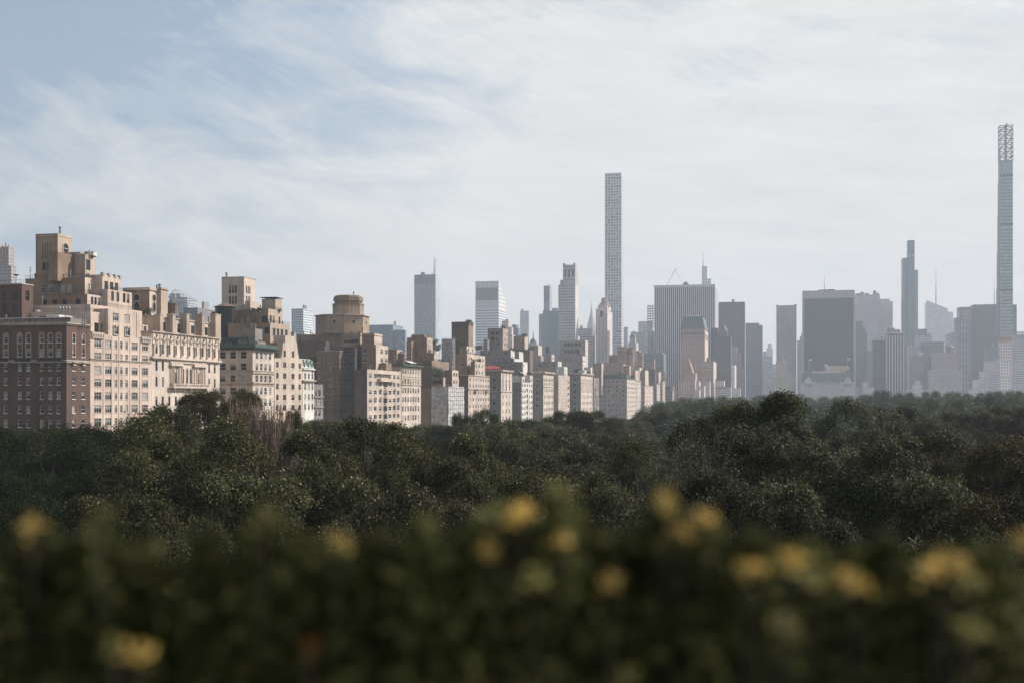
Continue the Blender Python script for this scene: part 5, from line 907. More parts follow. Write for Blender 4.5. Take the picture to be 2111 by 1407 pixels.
# dark pointed tower, slabs
s, o = T('dark slender hotel tower with green pointed roof, right of the striped tower', 1800, [(1470, 1507, 693, fmat((.085, .085, .095), (.18, .18, .2), .3, .45, .4), 4, 4.5, dict(l=26)), (1467, 1480, 676, fmat((.07, .075, .085), (.12, .12, .14), .3, .4), 4, 4.5, dict(l=20, dY=8)), (1483, 1500, 683, fmat((.17, .12, .12), (.1, .1, .11), .3, .4), 4, 4.5, dict(yb=694, l=18, dY=4))], units=0, name='hotel', cat='hotel')  # shade put into the dark wall colours
q = o[2]; mb = MB(); cu, cv = (q['u0'] + q['u1']) / 2, q['v0'] + 9; mb.prism(cu, cv, q['z1'], q['z1'] + 9, 6.5, 2.0, 8, M['copper']); mb.prism(cu, cv, q['z1'] + 9, q['z1'] + 15, 2, .1, 8, M['copper']); mb.prism(q['u1'] - 1, q['v0'] + 2, q['z1'], q['z1'] + 5, 1.4, .1, 6, M['pink']); s.part('pointed_roof', mb)
T('tall dark brown slab with fine vertical lines behind the pointed hotel tower', 2100, [(1481, 1535.5, 624, fmat((.135, .115, .125), (.085, .08, .09), .5, 1, .2), 2.7, 3, dict(l=30)), (1481.5, 1535, 622, fmat((.12, .11, .12), (.1, .1, .1), .5, .5), 8, 8, dict(yb=626, l=26, dY=6))], units=1)
T('mauve stepped slab standing against the dark brown slab', 1900, [(1503, 1519, 714, fmat((.24, .19, .19), (.32, .3, .3), .25, .3, .2), 4, 5), (1498, 1527, 727, fmat((.24, .19, .2), (.32, .3, .3), .25, .3, .2), 4, 5, dict(dY=-8)), (1495, 1532, 757, fmat((.24, .19, .2), (.32, .3, .3), .25, .3, .2), 4, 5, dict(dY=-16))], units=0)
T('plain slate grey slab right of the dark brown slab', 2250, [(1537, 1565, 665.5, fmat((.17, .17, .205), (.13, .13, .16), .6, .5, .2), 3, 2.6, dict(l=30)), (1564, 1572, 670, fmat((.17, .17, .205), (.13, .13, .16), .6, .5, .2), 3, 2.6, dict(l=30, dY=3))], units=0)
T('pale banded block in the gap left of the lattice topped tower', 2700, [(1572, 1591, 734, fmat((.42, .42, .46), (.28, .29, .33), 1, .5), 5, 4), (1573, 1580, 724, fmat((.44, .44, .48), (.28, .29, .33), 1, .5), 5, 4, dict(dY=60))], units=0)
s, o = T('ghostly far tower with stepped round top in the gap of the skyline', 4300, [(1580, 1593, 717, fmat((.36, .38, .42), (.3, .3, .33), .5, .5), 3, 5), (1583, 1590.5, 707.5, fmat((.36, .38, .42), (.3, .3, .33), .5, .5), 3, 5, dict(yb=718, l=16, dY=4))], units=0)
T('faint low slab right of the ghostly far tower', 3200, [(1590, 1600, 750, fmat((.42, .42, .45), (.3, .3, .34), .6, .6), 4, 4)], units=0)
# lattice topped
s, o = T('grey pink tower whose upper floors show white lattice squares', 2100, [(1600.5, 1642, 631, fmat((.40, .36, .39), (.26, .25, .28), .5, .5, .5), 3.2, 3.4, dict(l=34)), (1611, 1631, 680, fmat((.42, .39, .42), (.17, .165, .19), .5, .55, .5), 3.2, 3.4, dict(dY=-1, l=20))], units=0)
q = o[0]; mb = MB(); p = q['p']; lw = plain('lattice_white', (.44, .42, .45), .6)
for y in (641, 655, 669):
    for x in (1610, 1623):
        for i in range(5):
            for j in range(4 if y < 660 else 2):
                if (i + j) % 2 == 0 or y > 660: Xa = q['u0'] + (x - 1600.5 + i * 2.2) * p * 1.0; zb = CH + (HY - y - j * 2.4) * p; mb.box(Xa, Xa + 1.5, q['v0'] - .5, q['v0'] - .01, zb - 1.7, zb, lw)
s.part('lattice', mb); mb = MB(); mb.box(q['u0'] - .3, q['u0'] + 2.5, q['v0'] - .3, q['v0'] + 3, q['z1'] + .01, q['z1'] + 2, M['mauve']); mb.box(q['u1'] - 4, q['u1'] + .3, q['v0'] - .3, q['v0'] + 3, q['z1'] + .01, q['z1'] + 2.6, M['mauve']); mb.box(q['u0'] + 2.5, q['u1'] - 4, q['v0'] + .5, q['v0'] + 3, q['z1'] + .01, q['z1'] + 1, M['steel']); s.part('crown', mb)
s, o = T('cream stepped hotel with a thin white jib on its roof, below the lattice topped tower', 1850, [(1599.5, 1624, 745, fmat((.46, .40, .38), (.27, .24, .24), .45, .55, .4), 3.4, 4, dict(l=24)), (1592, 1629.5, 766, fmat((.50, .44, .41), (.27, .24, .24), .45, .55, .4), 3.4, 4, dict(l=34, dY=-6)), (1629, 1640, 772, fmat((.50, .44, .41), (.3, .27, .27), .45, .55), 3.4, 4, dict(l=24, dY=-5))], units=1, name='hotel', cat='hotel')
q = o[0]; mb = MB(); p = q['p']; mb.tube((q['u0'] + 17 * p, q['v0'] + 3, q['z1']), (q['u0'] + 11.5 * p, q['v0'] + 3, q['z1'] + 22 * p), .5, .35, M['awn'], 4); mb.box(q['u0'] + 14 * p, q['u0'] + 20 * p, q['v0'] + 1, q['v0'] + 6, q['z1'] + .01, q['z1'] + 1.5, M['awn']); s.part('jib', mb)
T('greenish grey slab between the lattice topped tower and the black glass slab', 2300, [(1643.5, 1657, 701.5, fmat((.36, .38, .40), (.26, .29, .32), 1, .5), 5, 3.2), (1649, 1658, 693, fmat((.42, .43, .45), (.3, .32, .34), 1, .5), 5, 3.2, dict(dY=20)), (1652, 1660, 686, fmat((.42, .43, .45), (.3, .32, .34), 1, .5), 5, 3.2, dict(dY=30))], units=0)
# black glass slab with white frame
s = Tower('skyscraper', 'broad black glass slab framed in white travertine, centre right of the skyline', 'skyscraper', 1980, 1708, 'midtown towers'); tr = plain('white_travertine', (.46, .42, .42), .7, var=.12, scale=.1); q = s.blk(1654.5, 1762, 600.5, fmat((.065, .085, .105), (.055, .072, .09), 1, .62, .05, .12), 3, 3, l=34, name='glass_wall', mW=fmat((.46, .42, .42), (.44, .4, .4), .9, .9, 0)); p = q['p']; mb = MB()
mb.box(q['u0'] - .01, q['u0'] + 2.2, q['v0'] - 1.2, q['v0'] - .01, 0, q['z1'] + .6, tr); mb.box(q['u1'] - 2, q['u1'] + .01, q['v0'] - 1.2, q['v0'] - .01, 0, q['z1'] + .6, tr); mb.box(q['u0'] + 2.2, q['u1'] - 2, q['v0'] - 1.19, q['v0'] - .01, q['z1'] - 15.5 * p, q['z1'] + .59, tr)
for i in range(11): u = q['u0'] + 5 + (q['u1'] - q['u0'] - 10) * i / 10; mb.box(u - .12, u + .12, q['v0'] - 1.26, q['v0'] - 1.2, q['z1'] - 15 * p, q['z1'] + .3, M['steel'])
s.part('stone_frame', mb); mb = MB(); mb.box(q['u0'] + 32 * p, q['u0'] + 48 * p, q['v0'] + 1, q['v0'] + 14, q['z1'] + .01, q['z1'] + 2.6 * p, M['iron']); mb.box(q['u0'] + 49 * p, q['u0'] + 64 * p, q['v0'] + 1, q['v0'] + 14, q['z1'] + .01, q['z1'] + 2.9 * p, M['iron']); s.part('roof_plant', mb); s.mast(1699.5, 600, 567, .4)
# stepped masonry slab behind
gm = fmat((.52, .48, .50), (.26, .25, .27), .5, .5, .4)
s, o = T('broad grey masonry slab with stepped roofline right of the black glass slab', 2500, [(1762, 1814, 608, gm, 3.4, 3.6, dict(l=30)), (1813, 1834, 616.5, gm, 3.4, 3.6, dict(l=30, dY=4)), (1833, 1840.5, 621, gm, 3.4, 3.6, dict(l=30, dY=8)), (1774, 1781, 602, fmat((.36, .33, .35), (.3, .3, .3), .5, .5), 5, 5, dict(yb=609, l=12, dY=5)), (1800, 1812, 604, fmat((.36, .33, .35), (.3, .3, .3), .5, .5), 5, 5, dict(yb=609, l=12, dY=5))], units=2)
q = o[0]; mb = MB(); mb.prism(q['u0'] + 40 * q['p'], q['v0'] + 8, q['z1'] + 4, q['z1'] + 9, 3.4, 3.0, 10, M['steel']); s.part('satellite_dish', mb)
T('greenish glass tower stepping down to the right in front of the masonry slab', 2050, [(1764, 1779, 662, fmat((.24, .275, .30), (.17, .20, .22), 1, .5, .2), 4, 3.4, dict(l=24)), (1778.5, 1784, 675, fmat((.24, .275, .30), (.17, .20, .22), 1, .5, .2), 4, 3.4, dict(l=24, dY=4)), (1783.5, 1787, 683, fmat((.24, .275, .30), (.17, .20, .22), 1, .5, .2), 4, 3.4, dict(l=24, dY=8))], units=1)
T('hazy lower slab left of the dark banded office block', 2100, [(1787, 1801, 723, fmat((.30, .30, .34), (.22, .23, .26), .7, .5), 3, 3.5)], units=0)
T('dark banded office block left of the white striped slab', 1950, [(1800, 1827.5, 701, fmat((.14, .145, .17), (.10, .105, .13), 1, .5, .15), 5, 3.3, dict(l=30)), (1800, 1827, 700, M['white'], 9, 9, dict(yb=701.5, l=28, dY=1))], units=1)
s = Tower('skyscraper', 'dark slab with six white vertical stripes and pink rooftop block', 'skyscraper', 1900, 1846, 'midtown towers'); q = s.blk(1827.5, 1864, 686, fmat((.16, .165, .18), (.12, .125, .14), 1, .55, .2), 6, 3.6, l=30, name='window_strips'); p = q['p']; mb = MB(); W = q['u1'] - q['u0']
for i in range(7): u = q['u0'] + W * (i + .1) / 6.3; mb.box(u - .7, u + .7, q['v0'] - 1.2, q['v0'] - .01, 0, q['z1'] - 4, wm)
mb.box(q['u0'], q['u1'], q['v0'] - 1.3, q['v0'] - .01, q['z1'] - .8, q['z1'] + .8, wm); s.part('piers', mb); s.blk(1830, 1844, 676, M['pink'], 9, 9, yb=686, l=14, name='roof_block', dY=3); s.blk(1843, 1856, 679, M['mauve'], 9, 9, yb=686, l=10, name='roof_plant', dY=6)
T('tiny white lodge like building right of the mansard hotel', 1800, [(1778, 1790, 786, fmat((.54, .5, .5), (.35, .34, .36), .5, .5), 4, 4), (1788, 1802, 797, fmat((.58, .54, .54), (.35, .34, .36), .5, .5), 4, 4), (1760, 1780, 795, fmat((.46, .42, .41), (.3, .29, .3), .5, .5), 4, 4, dict(dY=10))], units=0, name='apartment_building', cat='apartment building')
# ------- chateau hotel with green mansard
s = Tower('hotel', 'white stone chateau hotel with long green mansard roof below the black glass slab', 'hotel', 1820, 1700, None); wf = fmat((.52, .50, .49), (.33, .33, .34), .5, .55, .3); q = s.blk(1650, 1760, 792, wf, 5, 5.2, l=60); p = q['p']; a, b2, c2 = q['u0'], q['u1'], q['v0']; zz = lambda y: CH + (HY - y) * p; mb = MB(); rs = plain('slate_green_mansard', (.12, .165, .165), .6, var=.3, scale=.3)
mb.face([(a, c2, q['z1']), (b2, c2, q['z1']), (b2 - 4, c2 + 8, zz(768)), (a + 4, c2 + 8, zz(768))], rs); mb.face([(a, c2 + 40, q['z1']), (a, c2, q['z1']), (a + 4, c2 + 8, zz(768)), (a + 4, c2 + 40, zz(768))], rs); mb.face([(b2, c2, q['z1']), (b2, c2 + 40, q['z1']), (b2 - 4, c2 + 40, zz(768)), (b2 - 4, c2 + 8, zz(768))], rs); mb.face([(a + 4, c2 + 8, zz(768)), (b2 - 4, c2 + 8, zz(768)), (b2 - 4, c2 + 40, zz(768)), (a + 4, c2 + 40, zz(768))], M['lroof']); s.part('mansard_roof', mb)
for x0, x1, y in ((1655, 1673, 762), (1738, 1756, 762)):
    mb = MB(); ua, ub = a + (x0 - 1650) * p, a + (x1 - 1650) * p; mb.prism((ua + ub) / 2, c2 + 13, zz(784), zz(y), (ub - ua) * .7, (ub - ua) * .42, 4, rs, rot=math.pi / 4); s.part('corner_pavilion', mb)
mb = MB(); mb.box(a + 24 * p, b2 - 24 * p, c2 + 9, c2 + 30, zz(768) + .01, zz(764), M['white']); mb.box(a + 53 * p, b2 - 6 * p, c2 + 30, c2 + 50, zz(770), zz(752.5), M['buff']); s.part('roof_storey', mb)
for x in (1666, 1744):
    mb = MB(); u = a + (x - 1650) * p; w_ = 15 * p; mb.box(u - w_, u + w_, c2 - 1.5, c2 - .01, 0, zz(787), wf); 
    for k, (hw, y0, y1) in enumerate(((7, 787, 783), (5, 783, 779.5), (2.6, 779.5, 775.5))): mb.box(u - hw * p, u + hw * p, c2 - 1.2, c2 + 3, zz(y0) + .01, zz(y1), M['white'])
    for k in (-7, -3.5, 0, 3.5, 7): mb.box(u + k * p - .6, u + k * p + .6, c2 - 1.7, c2 - 1.51, zz(796), zz(790), M['steel'])
    s.part('gable', mb)
mb = MB()
for i in range(16): u = a + (20 + i * 4.6) * p; mb.box(u - .8, u + .8, c2 + .8, c2 + 3.5, zz(790), zz(786.5), M['white'])
for i in range(14): u = a + (26 + i * 4.4) * p; mb.box(u - .5, u + .5, c2 + 4, c2 + 6, zz(782), zz(779.5), M['copperlt'])
s.part('dormers', mb); s.rings(dict(u0=a, u1=b2, v0=c2, v1=c2 + 58), [zz(798.5), zz(792)], 1.0, 1.0, M['white'], 'cornice')
for x, y in ((1668, 739), (1744, 738), (1699, 750)):
    mb = MB(); u = a + (x - 1650) * p; mb.tube((u, c2 + 14, zz(768)), (u, c2 + 14, zz(y)), .25, .15, M['awn'], 5); mb.box(u, u + 4.2, c2 + 13.95, c2 + 14.05, zz(y) - 2.6, zz(y), M['awn']); s.part('flagpole', mb)
# ------- glass tapered tower with x bracing
s = Tower('skyscraper', 'slender tapering blue glass tower of three slabs with diagonal braces, right side', 'skyscraper', 2350, 1876, None); ga = fmat((.17, .25, .28), (.14, .21, .245), .85, .7, .25); gb = fmat((.27, .29, .32), (.22, .25, .28), .8, .7, .2)
A = s.blk(1871.5, 1885.5, 495.5, ga, 2.6, 4.2, l=20, name='middle_slab'); B_ = s.blk(1861, 1874, 532, gb, 3, 4.2, l=30, name='left_slab', dY=6); C_ = s.blk(1884, 1892.5, 556.5, gb, 3, 4.2, l=30, name='right_slab', dY=8); p = A['p']; mb = MB(); zz = lambda y: CH + (HY - y) * p
w = A['u1'] - A['u0']
for (x0, y0), (x1, y1) in (((.15, 560), (.95, 585)), ((0, 600), (.95, 660)), ((.9, 610), (0, 690)), ((.1, 660), (.9, 700)), ((-.7, 590), (0, 650)), ((-.7, 680), (.1, 620))): mb.tube((A['u0'] + x0 * w, A['v0'] - .4, zz(y0)), (A['u0'] + x1 * w, A['v0'] - .4, zz(y1)), .45, .45, M['steel'], 4)
s.part('diagonal_braces', mb); mb = MB()
for x in (.15, .7): mb.box(A['u0'] + x * w, A['u0'] + (x + .17) * w, A['v0'] - .1, A['v0'] - .01, zz(528), zz(525), M['awn'])
for k in range(14): mb.box(C_['u1'] - 4, C_['u1'] - 2.5, C_['v0'] - .1, C_['v0'] - .01, CH + (HY - 580 - 8 * k) * C_['p'], CH + (HY - 583 - 8 * k) * C_['p'] + 4.5, M['awn'])
s.part('white_slots', mb)  # white slots set on the glass faces
# ------- faint crystal tower with spire
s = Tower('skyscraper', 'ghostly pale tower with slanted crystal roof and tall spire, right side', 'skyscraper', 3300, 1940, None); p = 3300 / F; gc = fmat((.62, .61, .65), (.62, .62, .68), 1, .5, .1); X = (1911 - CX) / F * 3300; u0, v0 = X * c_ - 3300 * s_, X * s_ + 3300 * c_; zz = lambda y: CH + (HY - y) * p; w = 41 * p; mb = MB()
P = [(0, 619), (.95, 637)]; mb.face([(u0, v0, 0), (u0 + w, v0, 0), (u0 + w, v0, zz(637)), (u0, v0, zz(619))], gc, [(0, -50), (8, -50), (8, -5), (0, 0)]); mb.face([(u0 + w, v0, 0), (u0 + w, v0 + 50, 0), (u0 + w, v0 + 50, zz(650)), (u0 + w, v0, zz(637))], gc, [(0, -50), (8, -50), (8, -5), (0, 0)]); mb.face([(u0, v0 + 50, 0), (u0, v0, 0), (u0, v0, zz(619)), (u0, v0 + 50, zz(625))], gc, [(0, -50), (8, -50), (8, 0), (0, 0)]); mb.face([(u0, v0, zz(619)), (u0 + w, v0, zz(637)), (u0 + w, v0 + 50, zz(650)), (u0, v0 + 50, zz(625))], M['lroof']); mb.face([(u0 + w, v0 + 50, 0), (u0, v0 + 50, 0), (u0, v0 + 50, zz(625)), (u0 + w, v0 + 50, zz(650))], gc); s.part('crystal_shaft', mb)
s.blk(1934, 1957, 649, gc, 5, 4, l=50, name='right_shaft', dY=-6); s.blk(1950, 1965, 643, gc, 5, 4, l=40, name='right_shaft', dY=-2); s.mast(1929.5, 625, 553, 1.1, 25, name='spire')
pf = lambda w_, g, a=.5, b2=.5: fmat(tuple(x * 1.3 for x in w_), g, a, b2, .3)
T('grey slab right of the tapering glass tower, dark topped', 2200, [(1893, 1911, 678, pf((.24, .22, .24), (.16, .15, .17)), 4, 4)], units=0)
T('hazy masonry tower with arched windows above the dark low slab', 2100, [(1888, 1921, 692, pf((.36, .34, .36), (.26, .25, .27), .3, .4), 4, 6), (1912, 1919, 687, pf((.3, .28, .3), (.26, .25, .27)), 4, 6, dict(yb=693, l=10, dY=3))], units=0)
T('dark flat topped slab above the ornate turreted block', 2000, [(1898, 1946, 704.5, pf((.17, .18, .20), (.13, .14, .16), 1, .5), 5, 4, dict(l=26)), (1898, 1945, 703.5, M['white'], 9, 9, dict(yb=705, l=24, dY=1))], units=0)
T('slim office block with pale vertical ribs right of the white striped slab', 1980, [(1873, 1897, 712, pf((.36, .36, .40), (.20, .21, .24), .5, 1), 3, 4, dict(l=24))], units=1)
T('slate sliver of a building between the striped slab and the tapering tower', 2080, [(1864, 1873, 702, pf((.18, .19, .22), (.14, .15, .17)), 3, 4)], units=0)
T('brown grey apartment slab flecked with lit windows below the dark flat slab', 1800, [(1881, 1922, 732, pf((.235, .20, .22), (.42, .40, .42), .35, .25), 5, 4.4, dict(l=24))], units=2, name='apartment_building', cat='apartment building')  # window colour lighter than the wall
s, o = T('mauve apartment block with domed turret, right of the brown grey slab', 1780, [(1921, 1975, 726, pf((.33, .285, .29), (.21, .19, .2), .4, .5), 4, 5, dict(l=30)), (1952, 1967, 716, pf((.30, .26, .27), (.18, .17, .18), .5, .6), 5, 6, dict(l=14, dY=-3)), (1915, 1982, 762, pf((.36, .32, .33), (.24, .22, .23), .5, .45), 4, 5, dict(l=40, dY=-8))], units=2, name='apartment_building', cat='apartment building')
q = o[1]; mb = MB(); cu, cv = (q['u0'] + q['u1']) / 2, q['v0'] + 7; mb.prism(cu, cv, q['z1'], q['z1'] + 3, 6.5, 5, 10, M['mauve']); mb.prism(cu, cv, q['z1'] + 3, q['z1'] + 5, 4.4, 1.5, 10, M['mauve']); s.part('turret_dome', mb)
s, o = T('small ornate white building with a central turret just above the far trees', 1700, [(1871, 1916, 803, pf((.50, .48, .49), (.34, .33, .35), .4, .5), 5, 5, dict(l=20)), (1883, 1901, 792, pf((.48, .46, .47), (.34, .33, .35), .4, .5), 5, 5, dict(l=14, dY=-3)), (1888, 1897, 783, pf((.48, .46, .47), (.34, .33, .35), .4, .5), 4, 5, dict(l=8, dY=-1))], [(1894, 783, 774, .4, 3)], units=0, name='apartment_building', cat='building')
s, o = T('tall mauve slab with recessed dark window bays, left of the wide dark slab', 2150, [(1977, 2002, 633, pf((.31, .28, .31), (.29, .265, .29), .9, .9), 8, 8, dict(yb=657, l=30)), (1977, 2002, 657, fmat((.30, .29, .33), (.17, .18, .21), .55, .85, .2), 6.2, 13, dict(l=30)), (1969.5, 1978, 655, pf((.27, .26, .30), (.2, .2, .23), .5, .5), 3, 4, dict(l=24, dY=5))], units=0)
T('small layered balcony tower left of the mauve slab', 2000, [(1961, 1975, 685, pf((.34, .34, .38), (.24, .25, .28), 1, .5), 5, 4)], units=0)
T('lilac plain slab left of the layered balcony tower', 2300, [(1951, 1963, 688, pf((.36, .33, .38), (.33, .3, .35)), 8, 8)], units=0)
s, o = T('very wide dark slab behind the lattice crowned supertall, right edge', 2300, [(2006, 2087, 628, fmat((.115, .13, .145), (.085, .10, .115), .6, 1, .2), 3.3, 4, dict(l=40)), (2000.5, 2007, 633, fmat((.15, .165, .18), (.11, .125, .14), .6, 1, .2), 3.3, 4, dict(l=40, dY=6)), (2086, 2096, 628, fmat((.12, .135, .15), (.09, .105, .12), .6, 1, .2), 3.3, 4, dict(l=30, dY=6))], [(2049.5, 628, 573, .6)], units=0)
# ------- lattice crowned supertall
s = Tower('skyscraper', 'extremely slender blue glass tower with open lattice crown, tallest at the right edge', 'skyscraper', 1970, 2074, None); gs = fmat((.34, .41, .44), (.38, .47, .51), .93, .88, .15, .2); q = s.blk(2061.5, 2088, 332, gs, 6.6, 6.9, l=15, name='glass_shaft', mW=M['steel']); p = q['p']; zz = lambda y: CH + (HY - y) * p
mb = MB(); a, b2, c2, d = q['u0'], q['u1'], q['v0'], q['v0'] + 14
for k, y0 in enumerate((332, 400, 470, 545, 620)): mb.box(a - (.5 + k * .45), a - .01, c2 + .5 + k * .2, d + k * 2, 0, zz(y0 - 26), M['steel'])
s.part('stepped_side', mb); mb = MB(); dk = M['iron']; y = 372
for i in range(48):
    if y > 700: break
    if not (458 < y < 470 or 594 < y < 604): mb.box(a + 3, b2 - .2, c2 - .14, c2 - .01, zz(y), zz(y) + .9, M['iron'])
    y += 6.9
for ys in (362, 463, 598): mb.box(a + .8, b2 + .05, c2 - .2, c2 - .01, zz(ys + 2.4), zz(ys - 2.2), dk); [mb.box(a + f * (b2 - a), a + (f + .09) * (b2 - a), c2 - .26, c2 - .2, zz(ys + 1), zz(ys - .6), M['awn']) for f in (.15, .42, .66)]
s.part('floor_bands', mb); mb = MB(); st = plain('crown_steel', (.20, .23, .25), .5, .3, var=.1); lv = [332 - 9.1 * k for k in range(9)]
for uu, vv in ((a, c2), (b2, c2), (a, d), (b2, d), ((a + b2) / 2, c2), ((a + b2) / 2, d)): mb.tube((uu, vv, zz(332)), (uu, vv, zz(259)), .95, .8, st, 4)
for k, y in enumerate(lv):
    for vv in (c2, d): mb.tube((a, vv, zz(y)), (b2, vv, zz(y)), .8, .8, st, 4)
    mb.tube((a, c2, zz(y)), (a, d, zz(y)), .8, .8, st, 4); mb.tube((b2, c2, zz(y)), (b2, d, zz(y)), .8, .8, st, 4)
    if k < 8:
        y2 = lv[k + 1] if k + 1 < len(lv) else 259
        for vv in (c2, d):
            m_ = (a + b2) / 2
            if k % 2: mb.tube((a, vv, zz(y)), (m_, vv, zz(y2)), .6, .6, st, 4); mb.tube((b2, vv, zz(y)), (m_, vv, zz(y2)), .6, .6, st, 4)
            else: mb.tube((m_, vv, zz(y)), (a, vv, zz(y2)), .6, .6, st, 4); mb.tube((m_, vv, zz(y)), (b2, vv, zz(y2)), .6, .6, st, 4)
mb.box((a + b2) / 2 - .9, (a + b2) / 2 + .9, c2 + 5, c2 + 8, zz(332), zz(262), M['steel']); s.part('lattice_crown', mb)
mb = MB(); m_ = (a + b2) / 2; mb.tube((m_ - 1.5, c2 + 6, zz(265)), (m_ + 2.2, c2 + 6, zz(253)), 1.2, .9, M['iron'], 5); mb.box(m_ - 2.5, m_ + 2, c2 + 4, c2 + 8, zz(262), zz(259), M['iron']); s.part('roof_crane', mb)
# ------- right edge near blocks
s, o = T('beige tower with salmon copper crown in front of the lattice crowned supertall', 1850, [(2062, 2087, 703, pf((.47, .41, .40), (.17, .16, .17), .42, .5), 5.4, 6, dict(l=22)), (2058, 2090, 742, pf((.50, .45, .44), (.22, .21, .22), .45, .5), 5.4, 6, dict(l=28, dY=-5)), (2054, 2094, 775, pf((.50, .46, .45), (.24, .23, .24), .45, .5), 5.4, 6, dict(l=34, dY=-10))], units=0)
q = o[0]; mb = MB(); a, b2, c2, d = q['u0'], q['u1'], q['v0'], q['v1']; h = 11 * q['p']
mb.box(a + .5, b2 - .5, c2 + .5, d - .5, q['z1'] + .01, q['z1'] + h * .8, M['salmon'])
for i in range(7): u = a + (b2 - a) * i / 6; mb.prism(u, c2 + .3, q['z1'], q['z1'] + h, 1.5, .4, 6, M['salmon'])
for i in range(12): u = a - 1 + (b2 - a + 2) * i / 11; mb.prism(u, c2 - 1, q['z1'] - 3, q['z1'], .5, .9, 5, M['white'])
mb.box(a - 1.5, b2 + 1.5, c2 - 1.5, d + 1.5, q['z1'] - 1, q['z1'] - .01, M['white']); s.part('copper_crown', mb)
T('pale stepped apartment block descending to the left at the right edge', 1780, [(2033, 2062, 744, pf((.45, .42, .43), (.27, .26, .28), .5, .5), 4, 5, dict(l=24)), (2024, 2036, 765, pf((.48, .45, .46), (.27, .26, .28), .5, .5), 4, 5, dict(l=24, dY=-4)), (2010, 2026, 782, pf((.52, .49, .5), (.3, .29, .31), .5, .5), 4, 5, dict(l=24, dY=-8)), (2000, 2112, 802, pf((.50, .47, .48), (.3, .29, .31), .5, .5), 4, 5, dict(l=24, dY=-12))], units=2, name='apartment_building', cat='apartment building')
T('mauve slab with flat top left of the copper crowned tower', 2000, [(2033, 2058, 713, pf((.24, .23, .27), (.2, .19, .22)), 5, 5)], units=2)
T('grey office slab with pale grid at the right border', 2100, [(2090, 2125, 695, pf((.30, .31, .33), (.16, .18, .2), .6, .5), 5, 5), (2092, 2130, 690, pf((.22, .23, .26), (.18, .19, .21)), 6, 6, dict(yb=696, dY=3))], units=0)
T('cream apartment block with window rows at the right border', 1750, [(2089, 2130, 742, pf((.44, .42, .44), (.24, .24, .27), .5, .5), 4.5, 5, dict(l=26))], units=1, name='apartment_building', cat='apartment building')
s, o = T('faint pale roof with arched ribs at the right border', 3000, [(2096, 2130, 683, pf((.48, .48, .5), (.4, .4, .42)), 5, 5)], units=0)
# ================================================================== trees
def smooth(a, b, x): t = max(0, min(1, (x - a) / (b - a))); return t * t * (3 - 2 * t)
def ground(X, Y):
    u = X * c_ - Y * s_
    return 6.5 * smooth(130, 520, Y) * smooth(-125, -60, u) + 1.2 * math.sin(X * .013) * math.sin(Y * .011) * smooth(-130, -100, u)
rng = np.random.default_rng(7)
def unit(n): v = rng.normal(size=(n, 3)); return v / np.linalg.norm(v, axis=1, keepdims=True)
def leaf_mesh(name, P, Nn, L, mat, W=.55, extra=None):
    """kite-shaped leaves at P facing Nn, size L (array)"""
    n = len(P); r = unit(n); T1 = np.cross(Nn, r); T1 /= np.linalg.norm(T1, axis=1, keepdims=True) + 1e-9; T2 = np.cross(Nn, T1); L = L[:, None]
    V = np.stack([P - T1 * L * .5, P + T2 * L * W * .5 + Nn * L * .12 * 0, P + T1 * L * .5 - Nn * L * .15, P - T2 * L * W * .5], 1).reshape(-1, 3).astype(np.float32)
    me = bpy.data.meshes.new(name); me.vertices.add(4 * n); me.vertices.foreach_set('co', V.ravel()); me.loops.add(4 * n); me.loops.foreach_set('vertex_index', np.arange(4 * n, dtype=np.int32)); me.polygons.add(n); me.polygons.foreach_set('loop_start', np.arange(0, 4 * n, 4, dtype=np.int32))
    me.materials.append(mat); me.update(calc_edges=True); me.validate(); return me
def crown(name, seed, Rr, z0, z1, nclump, ntwig, nleaf, leaf, mat, flat=.0, rc=(.16, .30), fill=.9):
    tsp = max(.17, leaf * 1.3)
    global rng; rng = np.random.default_rng(seed); H = z1 - z0; zc = z0 + H * .38
    d = unit(nclump * 3); d = d[d[:, 2] > -.45][:nclump]; n = len(d); rad = np.where(np.arange(n) % 4 == 3, rng.uniform(.15, .55, n), rng.uniform(.62, .96, n))[:, None]; up = np.where(d[:, 2:] > 0, H * .62, H * .38)
    sc = np.concatenate([np.full((n, 2), Rr), up], 1); C = np.array([0, 0, zc]) + d * sc * rad; rr = rng.uniform(*rc, n) * Rr
    C[:, 2] = np.minimum(C[:, 2], z1 - rr * 1.05)
    out = d * np.array([1, 1, 1.0]); out /= np.linalg.norm(out, axis=1, keepdims=True)
    ci = np.repeat(np.arange(n), ntwig); dd = unit(n * ntwig) + .75 * out[ci] + np.array([0, 0, .25]); dd /= np.linalg.norm(dd, axis=1, keepdims=True)
    TP = C[ci] + dd * (rr[ci] * rng.uniform(.55, 1.08, len(ci)) ** .6)[:, None]
    ti = np.repeat(np.arange(len(TP)), nleaf); P = TP[ti] + rng.normal(size=(len(ti), 3)) * tsp * np.array([1, 1, .7]) + dd[ti] * rng.uniform(-1, 1.2, (len(ti), 1)) * tsp
    Nn = unit(len(P)) * .85 + dd[ti] * .6 + np.array([0, 0, .25]); Nn /= np.linalg.norm(Nn, axis=1, keepdims=True)
    return leaf_mesh(name, P, Nn, rng.uniform(.6, 1.45, len(P)) * leaf, mat), C
